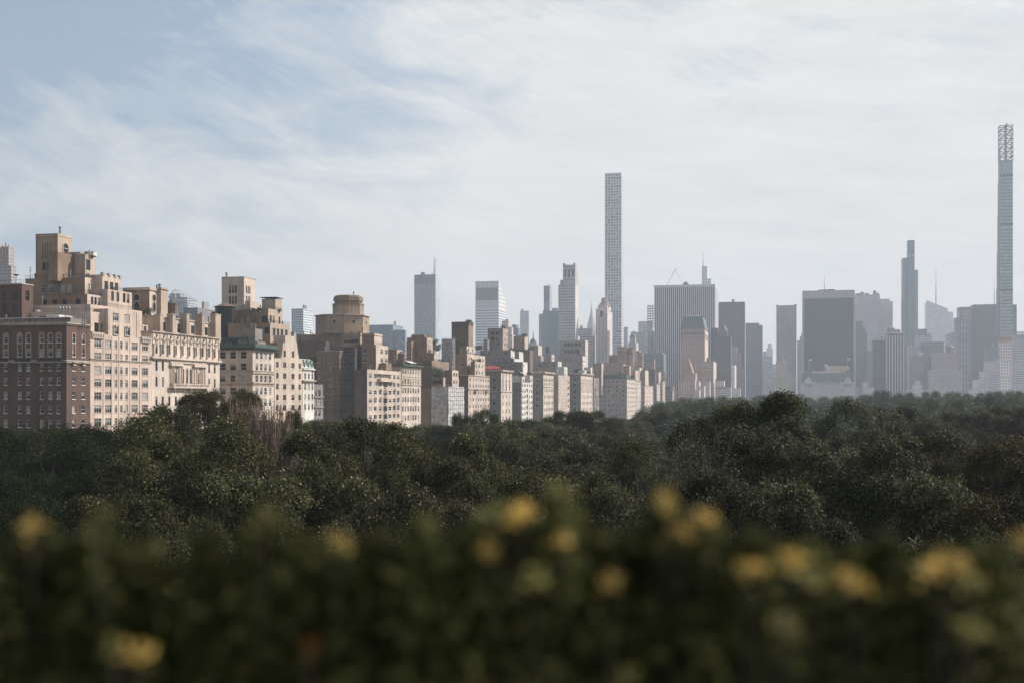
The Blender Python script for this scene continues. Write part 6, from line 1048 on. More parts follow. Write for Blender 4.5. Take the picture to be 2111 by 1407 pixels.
def trunk_mesh(C, z0, h0, r=.45, seed=0):
    mb = MB(); rr = random.Random(seed); p = Vector((0, 0, 0)); top = Vector((rr.uniform(-.6, .6), rr.uniform(-.6, .6), h0)); mb.tube(p, top, r * 1.25, r * .8, M['bark'], 9)
    for c in C:
        c = Vector(c); mid = top.lerp(c, .5) + Vector((rr.uniform(-.7, .7), rr.uniform(-.7, .7), rr.uniform(-.8, .4))); st = top + Vector((0, 0, -rr.uniform(0, 1.2))); a = .16
        mb.tube(st, mid, a * 1.4, a * .8, M['bark'], 5); mb.tube(mid, c, a * .8, a * .25, M['bark'], 4)
        for k in range(2): e = c + Vector((rr.uniform(-1, 1), rr.uniform(-1, 1), rr.uniform(-.3, 1))) * 1.1; mb.tube(mid.lerp(c, .7), e, .05, .015, M['bark'], 3)
    return mb.mesh('trunk')
G1 = leaf_mat('leaves_dark_green', [(.020, .022, .010), (.033, .036, .015), (.049, .052, .020), (.079, .081, .032), (.056, .047, .022), (.23, .22, .12)], .6, .28, .08)  # last, brightest colour paints sun glints on a few leaves
G0 = leaf_mat('leaves_blackish_green', [(.016, .021, .009), (.025, .032, .012), (.038, .047, .017)], .7, .15, .06)
G2 = leaf_mat('leaves_grey_green', [(.018, .021, .010), (.030, .034, .014), (.044, .050, .020), (.068, .074, .030), (.22, .22, .12)], .6, .26, .1)  # brightest entry stands for glints, painted leaf by leaf
G3 = leaf_mat('leaves_brown_green', [(.021, .017, .006), (.031, .027, .008), (.040, .037, .011), (.055, .042, .014), (.13, .11, .04)], .6, .18, .08)  # glints painted in as the brightest leaf colour
G4 = leaf_mat('leaves_far_green', [(.045, .062, .036), (.062, .084, .044), (.08, .105, .052)], .6, .2, .1)  # green lightened to put haze into the far leaves
G5 = leaf_mat('leaves_far_olive', [(.062, .072, .036), (.082, .094, .044), (.10, .115, .052)], .6, .2, .1)  # olive lightened, distance haze put into the colour
G6 = leaf_mat('leaves_rusty_grey', [(.017, .017, .009), (.027, .027, .012), (.040, .038, .017), (.050, .044, .022), (.12, .11, .06)], .6, .12, .1)  # bright flecks at the end are painted glints
HT = 25.0
def arche(seed, R_, z0, nc, nt, nl, lf, mat, rc=(.16, .30)):
    me, C = crown('crown', seed, R_, z0, HT, nc, nt, nl, lf, mat, rc=rc); return me, trunk_mesh(C[:28], z0, z0 + 1, .45, seed), R_
A = dict(
    near1=arche(1, 7.5, 10, 38, 200, 27, .145, G1, (.16, .31)), near2=arche(2, 7.5, 9, 36, 210, 27, .14, G2, (.16, .32)), near3=arche(3, 7.5, 10, 44, 175, 27, .145, G1, (.14, .29)), near4=arche(4, 7.5, 9, 42, 185, 26, .14, G6, (.14, .29)),
    near5=arche(12, 7.5, 9, 54, 150, 26, .14, G3, (.15, .31)), soft=arche(5, 7.5, 9, 40, 160, 30, .11, G0, (.2, .38)),
    mid1=arche(6, 7.5, 8, 58, 120, 16, .25, G1, (.15, .32)), mid2=arche(7, 7.5, 8, 52, 120, 16, .25, G5, (.18, .35)), mid3=arche(13, 7.5, 7, 56, 120, 16, .25, G2, (.16, .34)),
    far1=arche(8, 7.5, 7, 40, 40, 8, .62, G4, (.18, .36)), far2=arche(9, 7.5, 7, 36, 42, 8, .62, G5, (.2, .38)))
def tree(kind, px, py, Y, Rr, label, group, rot=None):
    X = (px - CX) / F * Y; top = CH + (HY - py) / F * Y; g = ground(X, Y); h = top - g; me, tr, R0 = A[kind]; rnd = random.Random(px * 7 + py + Y); rot = rnd.uniform(0, 6.28) if rot is None else rot
    o = link('broadleaf_tree', None, None, label, 'tree', group); o.location = (X, Y, g); o.rotation_euler = (0, 0, rot); k = Rr / R0; o.scale = (k, k * rnd.uniform(.92, 1.08), h / HT)
    link('trunk', tr, o); link('crown', me, o); return o
NG = 'trees of the near park canopy'
near = [
 ('soft', 60, 872, 92, 9.5, 'very dark soft textured tree at the lower left under the brick building'), ('soft', 205, 868, 100, 8, 'dark tree under the join of brick and rosy buildings'), ('soft', -120, 885, 84, 9, 'dark tree cut by the left border below the brick house'), ('soft', 150, 960, 66, 7, 'blackish green tree left of the large glittering tree'),
 ('near1', 420, 850, 72, 7.4, 'large domed dark tree left of centre, highest of the left canopy'), ('near3', 330, 905, 62, 6, 'glittering grey green tree below the left dome'), ('near1', 590, 878, 68, 6.6, 'leafy dark tree below the pinkish bare tree'), ('near3', 735, 868, 74, 6.6, 'dark tree below the netted scaffold tower'), ('near1', 800, 862, 76, 5.6, 'small crowned tree top below the sunlit balconied front'), ('near1', 925, 885, 66, 6.2, 'dark tree below the white netted front'), ('near2', 480, 985, 50, 5.6, 'grey glinting tree just above the blurred hedge, left'), ('near1', 700, 975, 54, 5.6, 'tree with dense glints just above the blurred hedge, left of centre'), ('near3', 1010, 945, 56, 5.6, 'dark tree front centre, above the orange flower'), ('near4', 860, 1010, 46, 5, 'tree with a few reddish leaves just above the hedge, centre left'),
 ('mid1', 1190, 985, 62, 5.4, 'lighter green tree in the centre dip of the canopy'), ('near3', 1310, 985, 58, 5.6, 'green tree in the centre dip above the paired yellow buds'), ('mid1', 1120, 960, 74, 5.4, 'mid green tree left of the centre dip'),
 ('near1', 1385, 905, 72, 5.8, 'dark green tree at the left foot of the big right hand dome'), ('near4', 1470, 862, 78, 5.6, 'rusty tree with pale bare twigs left of the right hand dome'), ('near2', 1560, 832, 80, 6.2, 'dark tree forming the left shoulder of the right hand dome'), ('near2', 1670, 812, 76, 7.4, 'tallest dark tree of the right hand dome'), ('near2', 1600, 920, 58, 6.2, 'big glinting tree in the body of the right hand dome'), ('near3', 1430, 970, 54, 5.8, 'dull green tree above the yellow bud right of centre'), ('near2', 1760, 905, 60, 6.0, 'silvery glinting tree right of the dome body'), ('near2', 1690, 1000, 46, 5, 'dark tree with broken twigs right above the hedge'), ('near2', 1860, 985, 52, 5.6, 'silvery green tree above the big orange blossom cluster'), ('near4', 1540, 1010, 44, 4.6, 'low tree with small dead branches just above the hedge, right of centre'),
 ('near5', 2050, 893, 74, 7.4, 'brown green domed tree at the right border'), ('near5', 1935, 918, 80, 5.6, 'brown green tree left of the right border dome'), ('near5', 2160, 905, 66, 7, 'brownish tree cut by the right border'), ('near5', 2000, 1010, 52, 5.4, 'dark brown tree low at the right above the orange blossoms'), ('near5', 2120, 1030, 46, 5, 'dark tree low in the right corner above the hedge'),
 ('near1', 230, 1010, 50, 5.4, 'dark tree low left, touching the hedge'), ('soft', 20, 1020, 54, 6, 'black green tree low at the left border, touching the hedge'), ('near3', 620, 1060, 40, 4.4, 'small dark tree low in front, left of centre'), ('near3', 1120, 1050, 44, 4.6, 'small dark tree low in front of the centre'), ('near2', 1300, 1080, 42, 4.6, 'small dark tree low in front, right of the tallest hedge shoot'), ('near2', 1790, 1085, 42, 4.6, 'small dark tree low in front of the right dome'), ('near5', 1990, 1120, 40, 4.4, 'small dark brown tree low behind the blossom cluster')]
for k, px, py, Y, Rr, lb in near: tree(k, px, py, Y, Rr, lb, NG)
MG = 'trees of the middle distance'
mid = [('near5', 408, 806, 128, 6.2, 'olive brown domed tree in front of the limestone palazzo'), ('near5', 478, 801, 134, 6.0, 'olive brown tree top in front of the green cornice block'), ('mid1', 352, 838, 120, 4.2, 'dark green tree left of the olive brown dome'), ('mid1', 612, 848, 118, 2.2, 'small pointed dark tree top left of the netted scaffold'), ('mid1', 670, 866, 210, 8, 'hazy dark tree below the low grey modern house'), ('mid1', 745, 868, 190, 7, 'tree top below the dark netted scaffold'), ('mid1', 560, 870, 150, 7, 'dark tree behind the bare pink twigs'),
 ('mid3', 952, 851, 205, 4.6, 'small round tree in front of the white netted front'), ('mid3', 1001, 842, 205, 4.4, 'small round tree in front of the tan balconied block'), ('mid3', 1035, 864, 190, 6, 'hazy tree right of the two small round trees'), ('mid3', 975, 875, 170, 6, 'tree below the two small round trees'),
 ('mid1', 1085, 866, 230, 8, 'hazy green tree below the white balconied block'), ('mid1', 1170, 847, 250, 7, 'green tree top below the cream scaffolded block'), ('mid1', 1225, 848, 240, 7.5, 'round green tree below the eight columned corner block'), ('mid2', 1135, 856, 220, 7, 'green tree between two hazy domes, centre'), ('mid1', 1120, 885, 160, 7, 'dark green tree in the centre middle distance'), ('mid3', 1200, 882, 145, 6.5, 'smooth dark round tree in the centre middle distance'), ('mid3', 1270, 898, 130, 6, 'smooth dark tree left of the rusty twigged tree'), ('mid1', 1080, 905, 120, 6, 'green tree top right of the centre left canopy'), ('mid2', 1250, 930, 105, 6, 'lighter tree in the hollow right of centre'), ('mid2', 1330, 875, 170, 6, 'hazy olive tree left of the rusty twigged tree'), ('mid1', 1170, 930, 110, 6, 'dark tree low in the centre hollow'),
 ('mid3', 1775, 822, 150, 7, 'hazy slate green tree on the slope right of the dome'), ('mid3', 1840, 838, 158, 7, 'slate green tree half way down the right slope'), ('mid3', 1900, 860, 150, 6.5, 'slate green tree at the foot of the right slope'), ('mid3', 1810, 868, 128, 6.5, 'dark tree below the right slope'), ('mid2', 1780, 895, 105, 5.5, 'small olive tree in front of the right slope'), ('mid1', 1990, 848, 210, 8, 'dark hazy tree behind the right border dome'), ('mid1', 2070, 838, 215, 9, 'broad dark hazy tree behind the right border dome, near the edge'), ('mid1', 2140, 842, 200, 9, 'dark hazy tree cut by the right border'), ('mid1', 1930, 868, 230, 7, 'small hazy tree in the dip right of the slope'), ('mid3', 1950, 885, 180, 7, 'tree in the dip above the brown green trees')]
for k, px, py, Y, Rr, lb in mid: tree(k, px, py, Y, Rr, lb, MG)
# hazy canopy strips farther off: every tree an individual copy
r5 = random.Random(21)
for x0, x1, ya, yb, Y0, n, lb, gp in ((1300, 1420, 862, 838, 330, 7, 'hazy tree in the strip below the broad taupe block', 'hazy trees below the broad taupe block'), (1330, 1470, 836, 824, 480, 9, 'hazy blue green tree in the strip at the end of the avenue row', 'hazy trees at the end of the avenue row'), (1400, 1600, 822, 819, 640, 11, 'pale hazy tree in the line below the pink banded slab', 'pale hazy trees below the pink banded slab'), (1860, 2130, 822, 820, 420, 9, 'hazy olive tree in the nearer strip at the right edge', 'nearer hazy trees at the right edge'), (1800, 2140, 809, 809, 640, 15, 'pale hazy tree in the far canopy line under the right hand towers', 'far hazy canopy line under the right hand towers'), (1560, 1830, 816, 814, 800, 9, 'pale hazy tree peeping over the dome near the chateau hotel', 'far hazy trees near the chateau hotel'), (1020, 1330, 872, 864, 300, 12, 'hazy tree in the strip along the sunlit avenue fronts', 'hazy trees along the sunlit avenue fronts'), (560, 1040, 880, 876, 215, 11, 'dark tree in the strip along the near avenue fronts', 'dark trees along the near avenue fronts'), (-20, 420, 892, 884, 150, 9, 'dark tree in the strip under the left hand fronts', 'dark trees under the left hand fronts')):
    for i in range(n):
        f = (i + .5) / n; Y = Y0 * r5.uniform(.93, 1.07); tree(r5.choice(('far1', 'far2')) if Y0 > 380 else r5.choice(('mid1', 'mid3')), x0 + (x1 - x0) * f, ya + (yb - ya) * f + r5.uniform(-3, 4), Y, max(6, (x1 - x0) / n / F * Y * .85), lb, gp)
# the wood between, seen only as a mass
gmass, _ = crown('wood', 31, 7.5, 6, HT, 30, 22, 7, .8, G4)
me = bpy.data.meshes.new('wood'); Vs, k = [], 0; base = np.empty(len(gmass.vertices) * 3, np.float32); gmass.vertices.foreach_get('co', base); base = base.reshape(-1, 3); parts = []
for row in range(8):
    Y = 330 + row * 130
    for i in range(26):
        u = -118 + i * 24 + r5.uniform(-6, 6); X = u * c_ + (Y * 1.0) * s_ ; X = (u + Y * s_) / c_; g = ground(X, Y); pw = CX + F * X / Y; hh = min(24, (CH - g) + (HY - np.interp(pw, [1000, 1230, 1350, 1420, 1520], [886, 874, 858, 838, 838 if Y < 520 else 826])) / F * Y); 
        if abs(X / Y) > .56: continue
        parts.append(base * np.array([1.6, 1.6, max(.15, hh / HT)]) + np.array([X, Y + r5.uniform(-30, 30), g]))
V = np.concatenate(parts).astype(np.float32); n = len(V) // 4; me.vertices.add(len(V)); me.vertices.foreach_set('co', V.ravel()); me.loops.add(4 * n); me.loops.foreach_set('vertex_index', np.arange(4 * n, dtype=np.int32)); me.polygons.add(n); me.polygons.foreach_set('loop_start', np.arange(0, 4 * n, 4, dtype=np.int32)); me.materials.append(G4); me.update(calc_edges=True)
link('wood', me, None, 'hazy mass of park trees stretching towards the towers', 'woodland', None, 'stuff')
# bare and twiggy trees
def twiggy(label, px, py, Y, Rr, mat, seed, leaves=0, lm=None, name='bare_tree', group=None, spread=.42, r0=.26, limbs=7):
    X = (px - CX) / F * Y; g = ground(X, Y); top = CH + (HY - py) / F * Y; h = top - g; o = link(name, None, None, label, 'tree', group); o.location = (X, Y, g); mb = MB(); rr = random.Random(seed); tips = []; segs = []
    def grow(p, d, L, r, n):
        q = p + d * L; 
        if q.z > h: q.z = h - rr.uniform(0, .6)
        segs.append((p, q, r, r * .74, 5 if r > .08 else 3)); 
        if n == 0: tips.append(q); return
        for k in range(3 if n > 1 else 4):
            e = (d + Vector((rr.uniform(-1, 1), rr.uniform(-1, 1), rr.uniform(-.1, .7))) * spread * 1.2); e.normalize(); e.z = max(e.z, .25); grow(p.lerp(q, rr.uniform(.55, 1)), e, L * rr.uniform(.68, .88), r * .7, n - 1)
    tb = MB(); tb.tube((0, 0, 0), (0, 0, h * .45), r0 * 1.2, r0, mat, 8); link('trunk', tb.mesh('trunk'), o)
    for k in range(limbs): a = k * 6.3 / limbs + rr.uniform(-.2, .2); grow(Vector((0, 0, h * .45 - rr.uniform(0, 1.5))), Vector((math.cos(a) * .42, math.sin(a) * .42, .9)).normalized(), h * .2, r0 * .5, 4)
    k = Rr / max(1, max(abs(g_[1].x) for g_ in segs)); [mb.tube((p.x * k, p.y * k, p.z), (q.x * k, q.y * k, q.z), r, r2, mat, n_) for p, q, r, r2, n_ in segs]; link('branches', mb.mesh('branches'), o)
    if leaves:
        global rng; rng = np.random.default_rng(seed); tp = np.array([(t.x * k, t.y * k, t.z) for t in tips]); i = rng.integers(0, len(tp), leaves); P = tp[i] + rng.normal(size=(leaves, 3)) * .35; Nn = unit(leaves) + np.array([0, 0, .3]); Nn /= np.linalg.norm(Nn, axis=1, keepdims=True); link('crown', leaf_mesh('crown', P, Nn, rng.uniform(.10, .18, leaves), lm), o)
RL = leaf_mat('leaves_dry_rust', [(.14, .085, .055), (.10, .075, .045), (.20, .12, .085)], .6, .2)
twiggy('bare pinkish tree with dry upright twigs in front of the green cornice block', 533, 818, 112, 2.4, M['deadwood'], 5, 2600, RL)
twiggy('bare pinkish tree with dry twigs in front of the Dutch gable house', 572, 828, 114, 2.2, M['deadwood'], 6, 1800, RL)
twiggy('thin leaved olive brown tree between the palazzo and the bare tree', 506, 812, 116, 2.6, M['deadwood'], 7, 5000, G3)
twiggy('half bare tree with pale curved dead branches, left of the right hand dome', 1415, 872, 66, 3.6, M['grayb'], 9, 4500, G6, limbs=3, r0=.13)
0 and twiggy('dead grey crown poking out of the canopy right of centre', 1500, 893, 56, 2.6, M['grayb'], 10, 1500, G6, limbs=3)
0 and twiggy('dead twigs showing between leaves low on the right hand dome', 1680, 1022, 41, 1.8, M['grayb'], 14, 600, G6, limbs=3)
# small shrubs on roof terraces
sm_, _C = crown('foliage', 41, 1.0, 0, 1.7, 16, 14, 8, .13, G1); sm2, _C = crown('foliage', 42, 1.0, 0, 1.7, 14, 12, 8, .14, G4)
tb = MB(); tb.box(-.45, .45, -.45, .45, 0, .5, M['brown']); pot = tb.mesh('planter')
for px, py, u, k, lb in ((886, 700, -176, 2.2, 'leafy shrub directly right of the tan loophole windowed penthouse'), (893, 697, -177, 2.6, 'tree like shrub on the high terrace left of the shrink wrapped box'), (902, 708, -176, 2.2, 'round shrub touching the shrink wrapped box on its left'), (878, 690, -180, 1.6, 'small dark shrub on top of the tan penthouse above the planted terraces'),
 (880, 742, -158, 1.8, 'dark bush at the left end of the planted terrace above the white netting'), (892, 752, -157, 2.4, 'broadest bush of the planted terrace above the white netting'), (902, 757, -156, 2.0, 'leafy bush right of the broadest terrace bush'), (908, 766, -155, 1.8, 'lowest bush of the planted terrace above the white netting'),
 (943, 700, -166, 1.8, 'shrub between the shrink wrapped box and the corniced roof tower'), (952, 703, -165, 2.2, 'dense shrub at the foot of the corniced roof tower'), (960, 706, -164, 1.6, 'round shrub in front of the corniced roof tower'), (984, 711, -161, 1.6, 'flat clipped tree right of the corniced roof tower, left one'), (990, 711, -161, 1.5, 'flat clipped tree right of the corniced roof tower, right one'),
 (985, 737, -157, 1.9, 'bush on the step below the flat clipped trees, right one'), (975, 738, -157, 1.8, 'bush on the step below the flat clipped trees, left one'), (778, 777, -151.5, .9, 'left planter bush on the balcony of the large tan block'), (787, 777, -151.5, .9, 'middle planter bush on the balcony of the large tan block'), (796, 778, -151.5, .9, 'right planter bush on the balcony of the large tan block'),
 (1189, 758, -154, 2.4, 'bigger shrub on the roof of the eight columned corner block'), (1214, 764, -152, 1.8, 'smaller shrub on the roof of the eight columned corner block'), (1157, 765, -155, 1.8, 'shrub on the cream scaffolded block roof'), (520, 634, -166, .9, 'potted shrub beside the pale six windowed lift tower'), (535, 633, -163, .9, 'potted shrub left of the tan rooftop chimney block'), (575, 636, -161, .8, 'potted shrub right of the tan rooftop chimney block'),
 (233, 592, -157, .5, 'potted shrub on the merloned terrace of the rosy tower'), (646, 735, -156, 1.3, 'bush on the roof just above the pale green mansard'), (298, 638, -157, .9, 'dark potted shrub at the right shoulder of the rosy tower, left one'), (306, 634, -158, 1.0, 'dark potted shrub at the right shoulder of the rosy tower, right one'), (197, 668, -151.8, .5, 'left terrace shrub above the brick block corner'), (208, 668, -151.8, .5, 'right terrace shrub above the brick block corner'), (1287, 768, -157, 2.2, 'shrub on the dark mansard of the broad taupe block'), (1303, 772, -155, 2.2, 'shrub at the west edge of the broad taupe block roof')):
    v = v_at(px, u); o = link('rooftop_shrub', None, None, lb, 'shrub', 'shrubs on the roof terraces')
    o.location = world(u, v, z_at(py, u, v) - 1.7 * k); o.scale = (k, k, k); o.rotation_euler = (0, 0, px); link('foliage', sm_ if px % 2 else sm2, o); link('planter', pot, o)
pr = random.Random(8); n_ = 0
for k_, (xc, u0, u1, v0, v1, z1) in enumerate(TIERS):
    if xc < 430 or u1 - u0 < 5 or v1 - v0 < 4 or n_ > 70: continue
    for q in range(pr.choice((0, 1, 2, 3))):
        o = link('potted_shrub', None, None, 'small potted shrub among others along the roof edges of the avenue row', 'shrub', 'potted shrubs along the roof edges of the avenue row'); kk = pr.uniform(.5, 1.1) * max(1, dep(u1, v0) / 420); o.location = world(u1 - pr.uniform(.6, 1.6), pr.uniform(v0 + .8, v1 - .8), z1 - .9); o.scale = (kk, kk, kk); o.rotation_euler = (0, 0, pr.uniform(0, 6)); link('foliage', sm_ if q % 2 else sm2, o); link('planter', pot, o); n_ += 1
# ================================================================== foreground hedge on the museum roof
HG = leaf_mat('hedge_leaves', [(.028, .031, .012), (.050, .054, .019), (.078, .081, .030), (.116, .114, .044)], .8, .3, .05)
HF = [(65, 1078), (206, 1068), (545, 1060), (430, 1082), (1150, 1008), (1058, 1065), (1375, 1030), (1455, 1068), (1680, 1110), (1815, 1085), (700, 1115), (1935, 1120), (870, 1060), (1010, 1040)]
rng = np.random.default_rng(77)
def htop(X, Y):      # hedge top height under eye level at (X,Y), gentle lumps
    return .115 * Y + .034 + .010 * np.sin(X * 9 + Y * 4) + .008 * np.sin(X * 23 + 1.3) + .05
nt_ = 7600; k_ = 45; n = nt_ * k_; ty = rng.uniform(.82, 2.1, nt_); tx = rng.uniform(-1, 1, nt_) * (ty * .6 + 1.9); tz = CH - np.maximum(htop(tx, ty), .17) - np.maximum(0, 1.2 - ty) * .62 + rng.normal(size=nt_) * .014 - rng.exponential(.02, nt_); q_ = rng.exponential(.05, n); sp_ = .010 + .16 * np.minimum(q_, .12); X = np.repeat(tx, k_) + rng.normal(size=n) * sp_; Y = np.repeat(ty, k_) + rng.normal(size=n) * sp_; Z = np.repeat(tz, k_) - q_
Z = np.maximum(Z, CH - 1.2); P = np.stack([X, Y, Z], 1); Nn = unit(n) * .9 + np.array([0, 0, .6]); Nn /= np.linalg.norm(Nn, axis=1, keepdims=True)
hedge = link('flowering_hedge', None, None, 'blurred dark green hedge with yellow blossoms right in front of the camera', 'hedge'); hedge.location = (0, 0, 0)
link('foliage', leaf_mesh('foliage', P, Nn, rng.uniform(.014, .03, n), HG), hedge)
shoots = [(x, y + 10, 1.0) for x, y in HF] + [(x, y, 1.0) for x, y in ((150, 1105), (300, 1112), (620, 1105), (960, 1090), (1230, 1075), (1560, 1095), (1760, 1120), (2040, 1115), (780, 1090), (1320, 1085))]
for px, py, Yd in shoots:
    c = pix(px, py, Yd); m = 420; t = rng.uniform(0, 1, m) ** .7; L_ = .13; wd = .006 + .026 * t; P = np.stack([c.x + rng.normal(size=m) * wd, c.y + rng.normal(size=m) * wd, c.z - t * L_], 1); Nn = unit(m); mb = MB(); mb.tube((c.x, c.y, c.z - .9), (c.x, c.y, c.z), .003, .0015, M['bark'], 5)
    sh = link('shoot', mb.mesh('shoot'), hedge); link('leaves', leaf_mesh('leaves', P, Nn, rng.uniform(.012, .024, m), HG), sh)
stb = MB(); rs = random.Random(4)
for i in range(400): x, y = rs.uniform(-2.9, 2.9), rs.uniform(.9, 2.0); z = CH - .32 - rs.uniform(0, .1); stb.tube((x, y, CH - 1.3), (x + rs.uniform(-.1, .1), y + rs.uniform(-.1, .1), z), .006, .003, M['bark'], 4)
link('stems', stb.mesh('stems'), hedge)
PY = leaf_mat('petals_amber', [(.50, .345, .09), (.58, .41, .12), (.43, .285, .075)], .6, .35, .2); PG = leaf_mat('petals_greenish_yellow', [(.16, .15, .05), (.20, .18, .055)], .6, .35, .2); PO = leaf_mat('petals_orange', [(.22, .05, .01), (.26, .06, .01)], .6, .3, .2)
fl = [(65, 1080, PY, .7), (206, 1068, PG, .6), (545, 1058, PG, .7), (1058, 1063, PY, 1.1), (1150, 1006, PG, .9), (1375, 1030, PY, .9), (1455, 1066, PY, .8), (1405, 1096, PY, .7), (695, 1118, PY, 1.0), (1160, 1115, PY, .8), (1010, 1130, PY, .9), (1262, 1198, PY, 1.2), (1105, 1185, PG, 1.2), (1565, 1165, PY, 1.0), (1620, 1158, PY, 1.0), (1745, 1185, PY, 1.2), (1925, 1168, PY, 1.4), (1972, 1162, PY, 1.2), (2000, 1192, PG, 1.2), (2111, 1112, PY, .8), (280, 1338, PY, 1.5), (636, 1330, PO, .8), (1620, 1285, PG, 1.3), (2010, 1300, PG, 1.3), (1680, 1195, PG, 1.3), (1295, 1395, PG, 1.0), (1540, 1172, PY, .8), (1640, 1150, PY, .8), (1770, 1205, PY, .8), (1950, 1150, PY, .9), (1080, 1052, PY, .8), (1605, 1290, PG, .9), (1030, 1050, PG, .7), (235, 1330, PG, .7)]
for px, py, mt, k in fl:
    Yd = .97 if py < 1140 else (.93 if py < 1260 else .88); k = max(.8, min(1, k * .75)) if mt is not PO else .6; c = pix(px, py, Yd); m = int(30 * k); P = np.array([c.x, c.y, c.z]) + rng.normal(size=(m, 3)) * np.array([.0062, .0062, .0048]) * k; Nn = unit(m) * .7 + np.array([0, -.4, .5]); Nn /= np.linalg.norm(Nn, axis=1, keepdims=True); f = link('flower', leaf_mesh('flower', P, Nn, rng.uniform(.006, .009, m) * k, mt, .8), hedge)
    mb = MB(); mb.tube((c.x, c.y + .004, c.z - .25), (c.x, c.y + .002, c.z), .0015, .001, M['bark'], 4); link('stalk', mb.mesh('stalk'), f)
# roof terrace and planter under the hedge
pl = MB(); pl.box(-5, 5, .84, 2.2, CH - 1.6, CH - 1.15, M['grey']); o = link('planter', pl.mesh('planter'), None, 'long grey stone planter trough holding the blurred hedge', 'planter')
tb = MB(); tb.box(-30, 30, -25, 2.4, 0, CH - 1.6, M['lime'], top=M['lroof']); link('museum_building', None, None, 'pale stone museum block with roof terrace under the camera', 'building'); mu = COL.objects[-1]; link('wall', tb.mesh('wall'), mu)
tb = MB(); tb.box(-30, 30, 2.1, 2.4, CH - 1.6, CH - 1.2, M['lime']) if 0 else tb.box(-30, 30, 2.4, 3.0, CH - 3.2, CH - 2.2, M['stone']); link('cornice', tb.mesh('cornice'), mu)
# ================================================================== ground, roads, sky, haze, camera
gm_, nt, b = new_mat('park_ground'); tc = N(nt, 'ShaderNodeTexCoord'); no = N(nt, 'ShaderNodeTexNoise'); no.inputs['Scale'].default_value = .05; no.inputs['Detail'].default_value = 8; nt.links.new(tc.outputs['Object'], no.inputs['Vector'])
nt.links.new(mix_c(nt, ramp(nt, no.outputs[0], .35, .65), (.035, .045, .018), (.06, .055, .035)), b.inputs['Base Color']); b.inputs['Roughness'].default_value = .95
nx, ny = 90, 110; xs = np.linspace(-2800, 2800, nx); ys = np.linspace(-200, 4800, ny); vs = [(x, y, ground(x, y) - .05) for y in ys for x in xs]; fs = [(j * nx + i, j * nx + i + 1, (j + 1) * nx + i + 1, (j + 1) * nx + i) for j in range(ny - 1) for i in range(nx - 1)]
me = bpy.data.meshes.new('ground'); me.from_pydata(vs, [], fs); me.materials.append(gm_); me.update(); link('ground', me, kind='structure')
def strip(name, ua, ub, va, vb, z, m):
    mb = MB(); k = 40
    for i in range(k): a, c2 = va + (vb - va) * i / k, va + (vb - va) * (i + 1) / k; mb.face([(ua, a, z), (ub, a, z), (ub, c2, z), (ua, c2, z)], m)
    o = link(name, mb.mesh(name), kind='structure'); o.rotation_euler = (0, 0, -TH); return mb
asph = plain('asphalt', (.05, .05, .052), .9, scale=.3); conc = plain('concrete_paving', (.34, .33, .31), .9, scale=.5)
strip('avenue_road', -144, -128, -150, 2600, .12, asph)
mb = MB(); mb.box(-149.9, -144, -150, 2600, 0, .27, conc); mb.box(-128, -122, -150, 2600, 0, .27, conc); o = link('avenue_pavement', mb.mesh('avenue_pavement'), kind='structure'); o.rotation_euler = (0, 0, -TH)
mb = MB(); y = -100
while y < 2500: mb.box(-136.1, -135.9, y, y + 3, .124, .128, M['awn']); y += 9
o = link('road_marking', mb.mesh('road_marking'), kind='structure'); o.rotation_euler = (0, 0, -TH)
mb = MB(); mb.box(-121.6, -121.2, -150, 1850, 0, 1.2, M['grey']); mb.box(-121.7, -121.1, -150, 1850, 1.2, 1.3, M['stone']); o = link('park_wall', mb.mesh('park_wall'), None, 'low stone wall along the park side of the avenue, hidden by trees', 'wall'); o.rotation_euler = (0, 0, -TH)
# haze
HZ = bpy.data.materials.new('haze_air'); HZ.use_nodes = True; nt = HZ.node_tree; nt.nodes.clear(); out = N(nt, 'ShaderNodeOutputMaterial'); pv = N(nt, 'ShaderNodeVolumePrincipled'); pv.inputs['Color'].default_value = HAZE_COL; pv.inputs['Density'].default_value = HAZE; pv.inputs['Anisotropy'].default_value = .1; nt.links.new(pv.outputs[0], out.inputs['Volume'])
mb = MB(); mb.box(-2900, 2900, -260, 4900, -1.6, 495, HZ); o = link('haze', mb.mesh('haze'), kind='stuff', label='thin pale haze filling the air over park and city', cat='haze'); o.display_type = 'WIRE'
# sun and sky
SA, SE = math.radians(SUN_AZ), math.radians(SUN_EL); d = Vector((math.sin(SA) * math.cos(SE), math.cos(SA) * math.cos(SE), math.sin(SE)))
L = bpy.data.lights.new('sun', 'SUN'); L.energy = SUN; L.angle = math.radians(.5); L.color = (1, .95, .89); so = link('sun', L); so.rotation_euler = (-d).to_track_quat('-Z', 'Y').to_euler(); so.location = (0, 0, 480 + 200)
W = bpy.data.worlds.new('World'); bpy.context.scene.world = W; W.use_nodes = True; nt = W.node_tree; nt.nodes.clear()
sky = N(nt, 'ShaderNodeTexSky'); sky.sky_type = 'NISHITA'; sky.sun_disc = False; sky.sun_elevation = SE; sky.sun_rotation = SA; sky.air_density = 1.0; sky.dust_density = 1.2; sky.ozone_density = 1.5
tc = N(nt, 'ShaderNodeTexCoord'); sp = N(nt, 'ShaderNodeSeparateXYZ'); nt.links.new(tc.outputs['Generated'], sp.inputs[0])
az = math_n(nt, 'ARCTAN2', sp.outputs[0], sp.outputs[1]); el = math_n(nt, 'ARCSINE', sp.outputs[2]); cb_ = N(nt, 'ShaderNodeCombineXYZ'); nt.links.new(az, cb_.inputs[0]); nt.links.new(el, cb_.inputs[1])
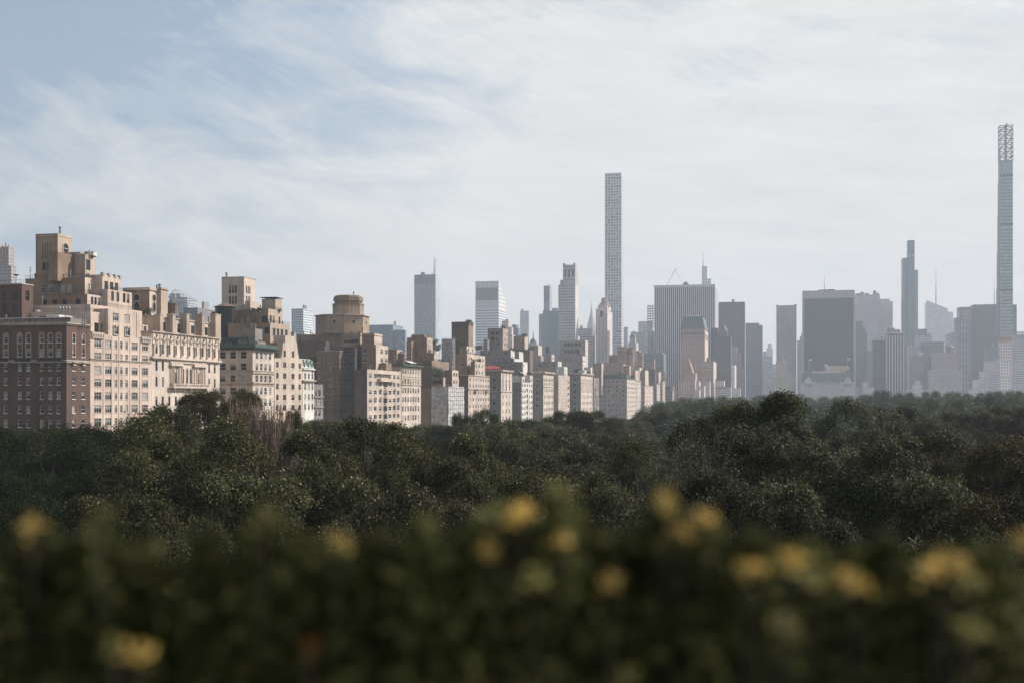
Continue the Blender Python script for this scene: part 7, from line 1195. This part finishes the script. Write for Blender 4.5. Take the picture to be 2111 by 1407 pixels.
def cl(scale, det, rot, sx, sy, dist, rough=.6, off=(0, 0, 0)):
    mp = N(nt, 'ShaderNodeMapping'); mp.vector_type = 'POINT'; mp.inputs['Rotation'].default_value = (0, 0, rot); mp.inputs['Scale'].default_value = (1, 1, 1); mp.inputs['Location'].default_value = off; nt.links.new(cb_.outputs[0], mp.inputs[0])
    m2 = N(nt, 'ShaderNodeVectorMath', operation='MULTIPLY'); nt.links.new(mp.outputs[0], m2.inputs[0]); m2.inputs[1].default_value = (sx, sy, 1)
    n_ = N(nt, 'ShaderNodeTexNoise'); n_.inputs['Scale'].default_value = scale; n_.inputs['Detail'].default_value = det; n_.inputs['Roughness'].default_value = rough; n_.inputs['Distortion'].default_value = dist; nt.links.new(m2.outputs[0], n_.inputs['Vector']); return n_.outputs[0]
n1 = cl(3.2, 6, .05, 1, 1.7, .5, .5, CO1); n2 = cl(7.0, 10, .12, 1, 2.6, .6, .62, CO2); n3 = cl(26, 6, .45, 1, 6, .5, .6, (2, 1, 0)); n4 = cl(9, 8, .1, 1, 5, .4, .6, (5, 5, 0))
veil = math_n(nt, 'ADD', ramp(nt, az, -.42, .08, -.20, .85), ramp(nt, el, .30, .02, 0, .60))
mk = math_n(nt, 'ADD', math_n(nt, 'ADD', veil, math_n(nt, 'MULTIPLY', math_n(nt, 'SUBTRACT', n1, .5), 1.35)), math_n(nt, 'ADD', math_n(nt, 'MULTIPLY', math_n(nt, 'SUBTRACT', n2, .5), 2.3), math_n(nt, 'MULTIPLY', math_n(nt, 'SUBTRACT', n3, .5), .5)))
mk = ramp(nt, mk, -.02, .95, 0.06, 1)
tone = math_n(nt, 'ADD', math_n(nt, 'MULTIPLY', math_n(nt, 'SUBTRACT', n4, .5), .34), 1.0); cloud = mix_c(nt, 1, CLOUD, tone, 'MULTIPLY')
bl = mix_c(nt, .6, sky.outputs[0], BLUE); fin = mix_c(nt, mk, bl, cloud); vd = N(nt, 'ShaderNodeVectorMath', operation='DOT_PRODUCT'); nt.links.new(tc.outputs['Generated'], vd.inputs[0]); vd.inputs[1].default_value = d[:]; fin = mix_c(nt, 1, fin, ramp(nt, vd.outputs['Value'], -.7, .45, .66, 1.0), 'MULTIPLY')
bg = N(nt, 'ShaderNodeBackground'); bg.inputs[1].default_value = SKYS; nt.links.new(fin, bg.inputs[0]); wo = N(nt, 'ShaderNodeOutputWorld'); nt.links.new(bg.outputs[0], wo.inputs[0])
# camera
cam = bpy.data.cameras.new('camera'); co = link('camera', cam); co.location = (0, 0, CH); co.rotation_euler = (math.pi / 2, 0, 0); cam.sensor_width = 36; cam.lens = 36 * F / 2111; cam.shift_y = (HY - 703.5) / 2111; cam.clip_start = .05; cam.clip_end = 20000
cam.dof.use_dof = True; cam.dof.focus_distance = 140; cam.dof.aperture_fstop = 2.2; cam.dof.aperture_blades = 9
sc_ = bpy.context.scene; sc_.camera = co; sc_.view_settings.view_transform = 'Standard'; sc_.view_settings.look = 'None'; sc_.view_settings.gamma = 1; sc_.view_settings.exposure = EXPO; sc_.render.engine = 'CYCLES'
